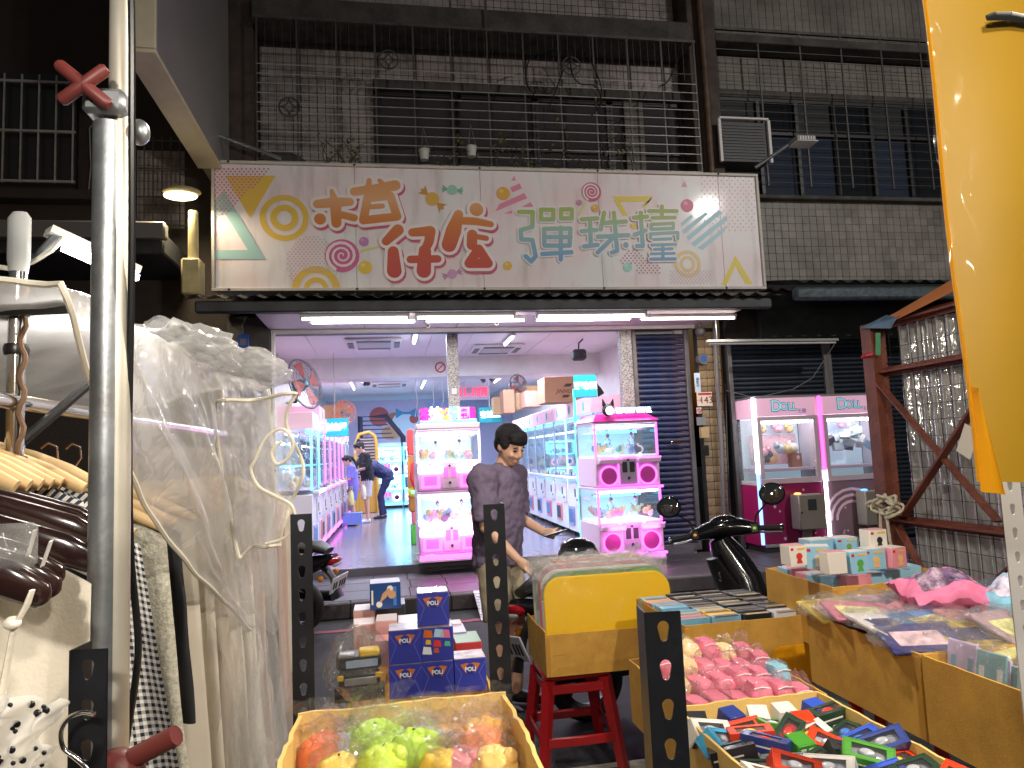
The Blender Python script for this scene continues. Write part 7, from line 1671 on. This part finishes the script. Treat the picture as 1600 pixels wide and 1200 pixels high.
def garment_mesh(seed, w0=.21, w1=.26, h=.55, dep=.028, folds=5, uvs=4., sleeve=True):
    rnd = random.Random(seed); ph = rnd.uniform(0, 6); mb = MB()
    def P(u, v):
        a = 2*pi*u; s_ = cos(a); z = -.02-h*v
        sh_ = .075*(abs(s_))**1.6*(1-min(1, v*6)) ; w = w0+(w1-w0)*v
        f = sin(s_*folds*3+ph)*.018*min(1, v*2.5)+.012*noise.noise(Vector((s_*4, v*3, seed)))*min(1, v*3)
        y = sin(a)*dep*(.35+.65*min(1, v*4)) + f + .02*noise.noise(Vector((s_*2, v*1.5, seed+5)))*v
        return Vector((s_*w+.012*noise.noise(Vector((v*4, seed, s_)))*v, y, z-sh_*0-.075*(abs(s_))**1.6*max(0, 1-v*1.2)))
    mb.grid(P, 64, 40, wrap=True, uvs=lambda u, v: ((cos(2*pi*u) if u < .5 else -cos(2*pi*u))*w1+ (0 if u < .5 else .1), v*h))
    return mb.mesh('cloth', 179)
CREAM = mat('cream_cloth', S(238, 228, 210), .85, var=.05, bump=.1, bs=200); OFFW = mat('offwhite_cloth', S(232, 224, 208), .8, var=.04, bump=.1, bs=200); BEIGE = mat('beige_cloth', S(222, 206, 186), .8, var=.05, bump=.1, bs=150)
BLKC = mat('black_cloth', (.015, .015, .018), .8); TAUPE = mat('taupe_cloth', S(200, 190, 174), .85, var=.08); LACE = mat('grey_lace', S(186, 182, 166), .9, var=.3, vs=120, bump=.25, bs=220); PINKC = mat('blush_cloth', S(222, 190, 176), .8, var=.05)
STRI = stripes('navy_pinstripe', S(228, 224, 216), S(44, 56, 84), 110, 'X', .52, rot=.5); STRB = stripes('black_stripe', S(232, 228, 220), S(24, 24, 30), 60, 'Y', .5)
GING = stripes('navy_gingham', S(236, 234, 230), S(20, 24, 44), 75, 'X', .5, True); GINB = stripes('black_gingham', S(236, 232, 226), S(20, 20, 24), 62, 'X', .5, True)
def garment(label, x, y, z, m_, wood, seed, h=.55, w0=.2, w1=.25, rz=0., kind='blouse', dep=.03):
    t = thing(kind, label, 'garment', (x, y, z), rz)
    if len(HM.materials) == 0: HM.materials.append(WOOD); DHM.materials.append(DWOOD)
    hm_ = link('hanger', HM if wood is WOOD else DHM, None, t)
    hm_.material_slots[0].link = 'OBJECT'; hm_.material_slots[0].material = wood
    if len(HKM.materials) == 0: HKM.materials.append(CHROME)
    hk = bpy.data.objects.new('hook', HKM); COL.objects.link(hk); hk.parent = hm_
    link('cloth', garment_mesh(seed, w0, w1, h, dep), m_, t)
    return t
random.seed(4)
# near rail: dark lacquered hangers, three with strappy tops then the cream dress
def by_tip(px, py, D, w, rz, drop=.075):
    p = onD(px, py, D); return (p.x-w*cos(rz), p.y-w*sin(rz), p.z+drop)
near = [(OFFW, 'strappy white top nearest the camera on a dark hanger', (44, 938, .66), .11, .11, .7), (OFFW, 'strappy white top, second dark hanger from the camera', (64, 925, .70), .11, .11, .7), (OFFW, 'strappy white top, third dark hanger from the camera', (72, 906, .73), .11, .11, .7),
        (CREAM, 'smooth cream dress on a dark hanger at the lower left', (136, 884, .80), .205, .21, .85), (STRB, 'black and white striped top behind the cream dress', (146, 850, .88), .2, .2, .6), (STRB, 'striped top on dark hanger, last but one in the near rail', (150, 838, .93), .2, .2, .6), (BLKC, 'black top on dark hanger at the end of near rail', (152, 830, .98), .2, .2, .6)]
for k, (m_, lab, tip, w0, w1, h) in enumerate(near):
    rz = radians(-12+2*k); g_ = garment(lab, *by_tip(*tip, .2, rz), m_, DWOOD, 10+k, h, w0, w1, rz, 'blouse' if k != 3 else 'dress', .016)
# far rail: beech hangers
far = [(STRI, 'navy pinstriped shirt on beech hanger, front of the far rail', 1.22, .42, .205, .21), (STRI, 'second navy pinstriped shirt on beech hanger', 1.28, .42, .205, .21), (GINB, 'black gingham dress hanging behind the pole', 1.38, .95, .2, .29), (GING, 'navy gingham dress with flared skirt right of the pole', 1.45, .98, .215, .36), (LACE, 'grey lace blouse beside the navy gingham dress', 1.56, .9, .215, .30),
       (BLKC, 'black sheer dress beside the grey lace blouse', 1.64, .45, .215, .25), (TAUPE, 'taupe dress under the plastic cover', 1.74, .95, .2, .25), (CREAM, 'cream dress under the plastic cover, left one', 1.82, 1.0, .2, .26), (BEIGE, 'beige dress under the plastic cover', 1.90, 1.0, .2, .26), (CREAM, 'cream dress under the plastic cover, right one', 1.98, 1.05, .2, .26), (OFFW, 'off-white dress under the cover near its end', 2.08, 1.05, .2, .26), (PINKC, 'blush dress just before the end of the rail', 2.18, 1.1, .2, .25), (BLKC, 'long black dress near the end of the far rail', 2.28, 1.25, .21, .235), (PINKC, 'long blush dress second to last on the rail', 2.38, 1.15, .22, .25), (OFFW, 'long off-white dress last on the far rail', 2.48, .7, .23, .25)]
for k, (m_, lab, y, h, w0, w1) in enumerate(far):
    q = min(1, max(0, (y-1.5)/.8)); low = .0 if k < 2 else .09
    garment(lab, -.66+.12*q, y, 1.60-low, m_, WOOD, 40+k, h, w0, w1, radians(-4+3*sin(k*2)), 'dress' if h > .7 else 'shirt', .034)
for k in range(6):
    t = thing('hanger', 'empty beech hanger, %s from the front on the far rail' % ORDN[k], 'hanger', (-.68, 1.07+.024*k, 1.61), radians(-8+3*k), 'empty beech hangers')
    o = link('arm', HM, None, t); o.material_slots[0].link = 'OBJECT'; o.material_slots[0].material = WOOD; link('hook', HKM, None, t)
# polka-dot blouse at the corner, loose strap
pk = thing('blouse', 'sheer white polka-dot sleeve with knotted strap at the bottom left corner', 'garment', tuple(onD(30, 1150, .62)))
def slee(u, v):
    edge = 92-34*v*v+9*sin(v*11)+5*sin(v*23); x = -60+(edge+60)*u; y = 1088+16*(1-u)**2+135*v+9*sin(u*9+v*3)
    return onD(x, y, .62-.035*sin(pi*min(1, u*1.1))*sin(pi*min(1, v+.25)))-pk.location+Vector((0, .010*sin(u*19+v*9)+.014*noise.noise(Vector((u*5, v*5, 1))), 0))
MB().grid(slee, 50, 40).build('sleeve', film('sheer_cloth', (.95, .95, .95), .62, .5, white=(.9, .88, .85), fres=.1), pk, 179)
rnd = random.Random(12)
for k in range(26):
    u, v = .3+.66*rnd.random(), .04+.9*rnd.random(); c_ = slee(u, v); r_ = .0021+.001*(k % 2)
    MB().ell(c_+Vector((0, -.002, 0)), (r_, .001, r_), 8, 5).build('polka_dot', BLACKP, pk)
p0 = onD(42, 945, .62)-pk.location; p1 = onD(22, 980, .62)-pk.location; p2 = onD(2, 1090, .62)-pk.location
MB().tube([p0+Vector((.004, 0, .012)), p0, p1, p2], [(.0015, .005), (.002, .006), (.002, .005), (.002, .006)], 8).build('strap', OFFW, pk); MB().ell(tuple(p1+Vector((0, -.003, .004))), (.007, .006, .006)).build('knot', OFFW, pk)
hk = thing('wire_hook', 'bent chrome wire hook in front of the black slotted post', 'hook', tuple(onD(110, 1160, .7)))
MB().tube(spline([onD(a, b, .7)-hk.location for a, b in ((148, 1116), (130, 1113), (108, 1122), (95, 1142), (98, 1168), (115, 1182), (135, 1200), (150, 1225))]), .0024, 10).build('wire', CHROME, hk)
wt = thing('strap', 'pair of white ribbon straps on the dark hanger at left', 'strap', tuple(onD(62, 880, .72)))
for a in ((55, 828, 44, 868), (80, 845, 66, 885)): MB().tube([onD(a[0], a[1], .72)-wt.location, onD(a[2], a[3], .72)-wt.location], [(.001, .005)]*2, 6).build('ribbon', WHITE, wt)
bgc = thing('hanger_sleeve', 'clear plastic clip on the near dark hangers at left edge', 'plastic clip', tuple(onD(22, 855, .68)))
MB().cbx(-.018, .018, -.01, .01, -.02, .022, c=.004).build('clip', film('clip_film', (.95, .95, .93), .2, .08, bump=.4, bs=60), bgc)

# clear plastic cover over the far rail
COVER = film('cover_plastic', (.99, .98, .97), .5, .1, bump=.6, bs=9, white=(1, .98, .96), fres=.8)
COVER2 = film('cover_plastic_thin', (.99, .99, .99), .3, .07, bump=.9, bs=14, white=(1, .99, .97), fres=.9)
cv = thing('plastic_cover', 'crumpled clear plastic cover with cream piping draped over the garments', 'plastic cover', (-.45, 1.65, 1.6))
def cov(u, v):
    top = 1.81+.02*noise.noise(Vector((u*7, 1.3, 0)))+.012*sin(u*9)
    if v < .25:
        q = v/.25; Y = 1.0+1.3*u; X = -.80+.40*q+.05*u+.02*noise.noise(Vector((u*5, q*3, 4))); Z = top-.10*(1-q)**2-.03*q*q
    else:
        q = (v-.25)/.75; Y0 = .98+1.14*min(1, q*1.5)**1.35; Y = Y0+(2.3-Y0)*u; X = -.40+.05*u+.03*q; Z = top-.03-1.05*q
        fold = sin(u*24+3*noise.noise(Vector((u*3, q*2, 8))))*.02*min(1, q*2.5)+.04*noise.noise(Vector((u*6, q*2.2, 2)))*min(1, q*3)
        X += fold; Y += .04*noise.noise(Vector((u*4, q*3, 11)))
    return Vector((X, Y, Z))+Vector((.010*noise.noise(Vector((u*22, v*20, 5))), 0, .010*noise.noise(Vector((u*20, v*22, 9)))))
put('sheet', MB().grid(cov, 120, 110), COVER, cv, 179)
PIPE = mat('cream_piping', S(232, 224, 206), .45)
put('piping', MB().tube([cov(k/60, 1.) for k in range(61)], .0045, 6), PIPE, cv); put('piping', MB().tube([cov(0, k/80) for k in range(81)], .0045, 6), PIPE, cv)
put('piping', MB().tube([cov(1, k/80) for k in range(50)], .0045, 6), PIPE, cv)
put('crumpled_ridge', crumple((-.36, 1.98, 1.80), (.10, .27, .045), 5, .35, 50, 26), COVER2, cv, 179); put('crumpled_ridge', crumple((-.42, 1.62, 1.80), (.10, .20, .045), 8, .35, 40, 24), COVER2, cv, 179)
put('eyelet', MB().tube([onD(370+6*cos(a*pi/8), 600+6*sin(a*pi/8), 2.1) for a in range(16)], .003, 6, closed=True), CHROME, cv)
# loose flap with looping piping, hanging at the end
fp = thing('plastic_flap', 'loose clear plastic flap with looping cream piping beside the shop', 'plastic cover', tuple(onD(400, 740, 1.66)))
def flap(u, v):
    xl = 332+8*sin(v*3)+40*v*v; xr = 462-16*sin(v*9.5)*(1-.3*v)-(30*max(0, v-.8)*4 if v > .8 else 0)
    p = onD(xl+(xr-xl)*u, 616+14*(1-u)+240*v-10*sin(u*3)*v, 1.66); n_ = Vector((.2, -1, 0)); return p-fp.location+n_*(.035*sin(u*9+v*2)+.04*noise.noise(Vector((u*4, v*4, 3))))
MB().grid(flap, 46, 50).build('sheet', COVER2, fp, 179)
MB().tube([flap(k/30, 0) for k in range(31)]+[flap(1, k/40) for k in range(41)]+[flap(1-k/30, 1) for k in range(31)], .0045, 6).build('piping', PIPE, fp); MB().tube([flap(0, k/40) for k in range(41)], .0045, 6).build('piping', PIPE, fp)
lp = [(440, 690), (425, 705), (432, 725), (450, 715), (458, 690), (440, 670), (415, 685), (398, 720), (392, 735), (404, 760), (430, 775), (455, 790), (460, 815), (445, 840), (415, 850)]
MB().tube(spline([onD(a, b, 1.60)-fp.location for a, b in lp]), .0038, 8).build('piping', PIPE, fp)
# twisted gathered sheets that fall in strands
tw = thing('plastic_cover', 'twisted clear plastic strands falling in front of the cream dresses', 'plastic cover', tuple(onD(360, 900, 1.65)))
for k, (xa, xb, xc) in enumerate(((300, 370, 385), (330, 395, 400), (375, 415, 408), (250, 330, 372), (415, 428, 420))):
    def strand(u, v, k=k, xa=xa, xb=xb, xc=xc):
        x = xa+(xb-xa)*min(1, v*1.6)+(xc-xb)*max(0, v-.6)*2; wd = (44-24*sin(pi*min(1, v*1.1)))*(u-.5)*2
        return onD(x+wd, 700+520*v, 1.62+.03*k)-tw.location+Vector((0, .03*sin(u*8+k)+.02*noise.noise(Vector((u*5, v*6, k))), 0))
    MB().grid(strand, 18, 60).build('strand', film('cover_strand', (.99, .99, .99), .2, .06, bump=.9, bs=12, white=(1, .99, .97), fres=.9), tw, 179)
# LED strip lamp above the clothes
ld = thing('stall_lamp', 'bright white strip lamp on a bracket above the clothes rack', 'lamp', tuple(onD(130, 385, 1.15)))
a = onD(104, 374, 1.15)-ld.location; b = onD(214, 424, 1.25)-ld.location; e0 = onD(75, 360, 1.15)-ld.location
MB().bar(e0, b, .035, .012).build('housing', mat('lamp_white', S(210, 206, 198), .4), ld); MB().bar(a+Vector((0, -.006, -.014)), b+Vector((0, -.006, -.014)), .02, .01).build('led_strip', glow('led', (.95, .97, 1), 14), ld)
MB().tube([e0+Vector((.02, 0, 0)), onD(60, 400, 1.16)-ld.location, onD(30, 410, 1.17)-ld.location], .007, 8).build('bracket', STEEL, ld); MB().tube([onD(q[0], q[1], 1.15)-ld.location for q in ((100, 372), (80, 392), (50, 410), (20, 420), (-20, 415))], .004, 6).build('cable', PIPE, ld)
area_lamp('strip_glow', tuple((a+b)/2+Vector((0, 0, -.03))), .12, 1.4, (1, .96, .9), ld, sy=.03)

# ================================================================== RUSTY FRAME, RIGHT
RX = 3.0
RUST = mat('rusty_angle_iron', S(112, 58, 42), .6, .2, var=.3, vs=9, bump=.2, bs=60)
fr = thing('steel_frame', 'rust-brown braced frame with wire mesh and clear corrugated sheets', 'frame', (RX, 3.4, 0))
yF = onX(1367, 560, RX).y; yN = 2.2; zt = onX(1362, 512, RX).z; zm = onX(1365, 584, RX).z; zb = onX(1395, 812, RX).z
def angle(a, b, w=.055): return MB().bar(a, b, w, .012).bar(Vector(a)+Vector((.02, 0, 0)), Vector(b)+Vector((.02, 0, 0)), .012, w)
put('post', MB().cbx(RX-.05, RX+.05, yF-.05, yF+.05, 0, zt+.02, c=.004), RUST, fr); put('post', MB().cbx(RX-.04, RX+.04, yN-.04, yN+.04, 0, zt+.15, c=.004), RUST, fr)
for z in (zt, zm, zb, .25): put('rail', angle((RX, yF-.05, z), (RX, yN+.04, z)), RUST, fr)
B1a, B1b = onX(1372, 598, RX-.03), onX(1560, 815, RX-.03); B2a, B2b = onX(1530, 625, RX-.045), onX(1412, 806, RX-.045)
put('brace', MB().bar(B1a, B1b, .045, .012), RUST, fr); put('brace', MB().bar(B2a, B2b, .05, .014), RUST, fr)
put('brace', MB().bar(onX(1405, 825, RX-.03), onX(1470, 945, RX-.03), .045, .012), RUST, fr); put('brace', MB().bar(onX(1600, 870, RX-.03), onX(1510, 945, RX-.03), .05, .012), RUST, fr)
mesh_ = MB(); ny = int((yF-yN)/.09)
for k in range(ny): mesh_.bar((RX+.035, yN+.09*k, .2), (RX+.035, yN+.09*k, zt), .003)
for k in range(int((zt-.2)/.09)): mesh_.bar((RX+.037, yN, .2+.09*k), (RX+.037, yF, .2+.09*k), .003)
o = put('wire_mesh', mesh_, mat('mesh_wire', (.03, .03, .03), .5, .5), fr, None); o['kind'] = 'stuff'
CORP = film('clear_corrugated', (.9, .9, .92), .5, .08, bump=.35, bs=6, white=(.95, .93, .92), fres=2.4)
for k, (z0, z1) in enumerate(((.2, .75), (.7, 1.3), (1.25, 1.85), (1.8, zt-.02))):
    put('corrugated_sheet', MB().grid(lambda u, v: Vector((RX+.07+.004*k+.02*sin((yN+(yF-yN-.12)*u)*2*pi/.076)+.008*noise.noise(Vector((u*6, v*4, k))), yN+(yF-yN-.12)*u, z0+(z1-z0)*v+.015*noise.noise(Vector((u*5, k*7., 0)))*(v)))  , 160, 6), CORP, fr, 179)
put('tarp', MB().add([onX(1345, 515, RX-.06), onX(1400, 500, RX-.06), onX(1490, 455, RX-.06), onX(1490, 435, RX+.3), onX(1400, 488, RX+.3)], [(0, 1, 2, 3, 4)]), mat('orange_tarp', S(190, 110, 50), .6), fr, None)
put('tarp', MB().add([onX(1343, 513, RX-.075), onX(1392, 513, RX-.075), onX(1402, 496, RX-.075), onX(1385, 492, RX+.0)], [(0, 1, 2, 3)]), mat('blue_green_tarp', S(70, 96, 120), .6, var=.5, vs=12), fr, None)
put('green_tape', MB().add([onX(1368, 520, RX-.06), onX(1376, 520, RX-.06), onX(1376, 555, RX-.06), onX(1368, 555, RX-.06)], [(0, 1, 2, 3)]), mat('tape_green', S(30, 130, 60), .5), fr, None)
p = onX(1357, 555, RX-.055); put('red_ties', MB().tube([(p.x-.005+.002*sin(k*3), p.y-.055+.1*k/10, p.z+.006*sin(k*2.3)) for k in range(12)], .009, 6), mat('tie_red', S(190, 30, 40), .4), fr)
p = onX(1432, 690, RX-.05); put('paper_tag', MB().cbx(-.002, .002, -.05, .05, -.08, .08, c=.001).xf(T(onX(1512, 690, RX-.06)) @ Matrix.Rotation(.5, 4, 'X')), mat('tag_white', S(215, 205, 190), .6), fr)
rp = thing('rope_bundle', 'bundle of off-white rope tied to the rusty frame post', 'rope', tuple(onX(1385, 790, RX-.09)))
pts = []
for k in range(90):
    q = k/90*2*pi*4.5; r_ = .11+.035*sin(k*.37); pts.append((0+.03*sin(k*.9), r_*cos(q)*.9+.02*sin(k*.21), r_*sin(q)*.45+.01*cos(k*.5)))
pts += [(-.02, -.02, -.05), (-.02, -.03, -.2), (-.01, -.05, -.34), (0, -.04, -.42)]
MB().tube(pts, .009, 6).build('coil', mat('rope_cream', S(206, 196, 172), .8, var=.15, vs=50, bump=.4, bs=120), rp); MB().tube([(-.02, .03, -.02), (-.02, .05, -.2), (-.02, .06, -.33)], .009, 6).build('rope_end', mat('rope_cream'), rp)

# ================================================================== YELLOW SHEET, UPPER RIGHT
ys = thing('yellow_sheet', 'large yellow sheet in clear sleeve with black marker stroke, upper right', 'notice', tuple(onD(1600, 740, .9)))
def yel(u, v, off=0.):
    xl = 1437+93*v+2.5*sin(v*9); yb = -70+822*v
    p = onD(xl+(1760-xl)*u, yb+6*u*v, .9+off-.02*sin(pi*u)+.006*sin(v*5+u*3)); return p-ys.location
YSH = mat('yellow_card', S(192, 147, 28), .5, var=.06, vs=5)
mb = MB().grid(lambda u, v: yel(u, v), 30, 40); mb.grid(lambda u, v: yel(u, v, .0015), 30, 40); mb.build('card', YSH, ys, 179)
def slv(u, v):
    p = yel(u*1.0-.03, v*1.012, -.004); return p+Vector((.004*noise.noise(Vector((u*8, v*16, 1)))*(1-u), .005*noise.noise(Vector((u*10, v*10, 2)))*(1 if u < .2 or v > .95 else .2), 0))
MB().grid(slv, 60, 90).build('clear_sleeve', film('yellow_sleeve', (1, 1, 1), .01, .1, bump=.02, bs=9, fres=.14), ys, 179)
MB().tube([yel(.0, v/30, -.002)+Vector((-.002, 0, 0)) for v in range(31)], [(.0015, .003)]*31, 6).build('folded_edge', mat('yellow_edge', S(236, 160, 20), .35), ys)
def curl(u, v): p = yel(0, .82+.2*v, -.003); return p+Vector((.035*u*(v), -.012*sin(u*pi), -.006*u))
MB().grid(curl, 8, 14).build('corner_fold', mat('yellow_edge'), ys, 179)
mb = MB(); pp = [(1541, 28), (1556, 25), (1580, 25), (1605, 30), (1640, 40), (1690, 60)]; wv = [.0035, .0058, .006, .006, .006, .005]
for i in range(len(pp)-1):
    a_ = onD(*pp[i], .8735)-ys.location; b_ = onD(*pp[i+1], .8735)-ys.location; mb.tube([a_, b_], [(wv[i], .0008), (wv[i+1], .0008)], 8)
mb.build('marker_stroke', mat('marker_black', (.01, .01, .01), .5), ys)
MB().tube([yel(.5, 0), yel(.5, 0)+Vector((0, 0, .5))], .003, 6).build('hanging_string', PIPE, ys)

# ================================================================== PLANTS AND THINGS ABOVE THE SIGN
def hanging_pot(label, px, py, Y=8.6):
    p = onY(px, py, Y); t = thing('hanging_pot', label, 'plant pot', tuple(p))
    MB().lathe([(.05, 0), (.065, .11), (.072, .115), (.07, .13), (.06, .128)], 16).build('pot', mat('pot_white', S(200, 200, 196), .5), t)
    for a in (0, 2.1, 4.2): MB().cyl((.065*cos(a), .065*sin(a), .12), (0, 0, .42), .004, 5).build('wire', STEEL, t)
    return t
hanging_pot('white hanging pot above the middle of the sign', 737, 245); hanging_pot('small dim hanging pot left of the white hanging pot', 663, 250)
BR = mat('dry_branch', (.07, .055, .04), .8); LEAF = mat('dim_leaf', (.09, .11, .03), .6, objvar=.3)
def vine(label, px0, px1, n, seed, hmax):
    rnd = random.Random(seed); p = onY((px0+px1)/2, 262, 8.62); t = thing('creeper', label, 'plant', (p.x, 8.62, 5.03)); w = abs(onY(px1, 262, 8.62).x-onY(px0, 262, 8.62).x)/2; mb = MB(); lf = MB()
    for k in range(n):
        x = rnd.uniform(-w, w); q = [Vector((x, rnd.uniform(-.05, .05), 0))]; d = Vector((rnd.uniform(-.6, .6), rnd.uniform(-.2, .2), 1)); m_ = rnd.randint(5, 9)
        for s_ in range(m_): d = (d+Vector((rnd.uniform(-.7, .7), rnd.uniform(-.3, .3), rnd.uniform(-.3, .5)))).normalized(); q.append(q[-1]+d*hmax/m_)
        mb.tube(q, [.008*(1-.7*i/len(q)) for i in range(len(q))], 5)
        for s_ in range(7):
            c = rnd.choice(q)+Vector((rnd.uniform(-.06, .06), rnd.uniform(-.05, .05), rnd.uniform(-.04, .06))); a = rnd.uniform(0, 6.3); L_ = rnd.uniform(.03, .06); e = Vector((cos(a), sin(a)*.5, rnd.uniform(-.4, .6))).normalized()*L_; s2 = e.cross(Vector((0, 1, .3))).normalized()*L_*.35
            lf.add([c, c+e*.5+s2, c+e, c+e*.5-s2], [(0, 1, 2, 3)])
    mb.build('stems', BR, t); o = lf.build('leaves', LEAF, t, None); o['kind'] = 'stuff'
vine('leggy dry creeper behind the sign, centre', 690, 840, 12, 1, .5); vine('tall dry branches in the cage, right of centre', 850, 1000, 10, 2, .75); vine('dim leafy creeper by the tiled wall, left', 500, 570, 9, 3, .45)
mb = MB(); t = thing('loose_cable', 'black looping cables in the cage around the right medallion', 'cable', tuple(onY(890, 110, 8.66)))
for pl_ in (((890, 65), (893, 110), (905, 130), (930, 135), (940, 160), (925, 180)), ((905, 65), (925, 100), (940, 140), (930, 170)), ((880, 110), (865, 150), (858, 170)), ((870, 75), (830, 90), (822, 125), (835, 150)), ((1060, 90), (1045, 125), (1030, 135))): MB().tube(spline([onY(a, b, 8.66)-t.location for a, b in pl_]), .009, 6).build('cable', BLACKP, t)

# ================================================================== LAMPS OF THE MARKET (read off flare, a sign glint and frontal light)
def stall_bulb(label, loc, power, col):
    t = thing('stall_bulb', label, 'lamp', loc)
    MB().lathe([(.03, .1), (.035, .06), (.11, .0), (.115, -.005), (.105, -.003), (.03, .05)], 20, caps=False).build('shade', mat('enamel_shade', S(225, 222, 215), .4), t)
    MB().ell((0, 0, .0), (.035, .035, .045)).build('bulb', glow('bulb', (1, .93, .82), 30), t); MB().tube([(0, 0, .1), (0, 0, 1.2)], .005, 6).build('cable', BLACKP, t)
    point_lamp('bulb_glow', (0, 0, -.055), .045, power, col, t)
stall_bulb('hanging stall bulb over the middle of the stall, just above view', (.3, 2.7, 3.45), 150, (1, .94, .84))
stall_bulb("hanging stall bulb over the viewer's own counter, above view", (.3, -.1, 2.35), 30, (1, .92, .78))
stall_bulb('hanging stall bulb over the right hand cartons, above view', (1.5, .6, 2.7), 175, (1, .9, .74))
stall_bulb('hanging stall bulb behind the viewer, set to light the clothes from the front', (-.25, -.35, 2.1), 52, (1, .94, .84))  # placed behind the viewer so the clothes get frontal light
sl = thing('street_lamp', 'street lamp on a mast behind the viewer to the right', 'street lamp', (8.6, -.4, 0))
MB().tube([(.8, 0, 0), (.8, 0, 7.4), (.6, 0, 7.8), (0, 0, 7.85)], [.08, .06, .05, .04], 12).build('mast', STEEL, sl); CB(-.5, .1, -.12, .12, 7.78, 7.9, c=.03).build('head', mat('grey_housing'), sl); CB(-.42, .0, -.09, .09, 7.765, 7.779, c=.004).build('lens', glow('street', (1, .93, .8), 25), sl)
area_lamp('street_glow', (-.2, 0, 7.75), .25, 640, (1, .95, .9), sl, (radians(35), radians(-12), 0), sy=.2)
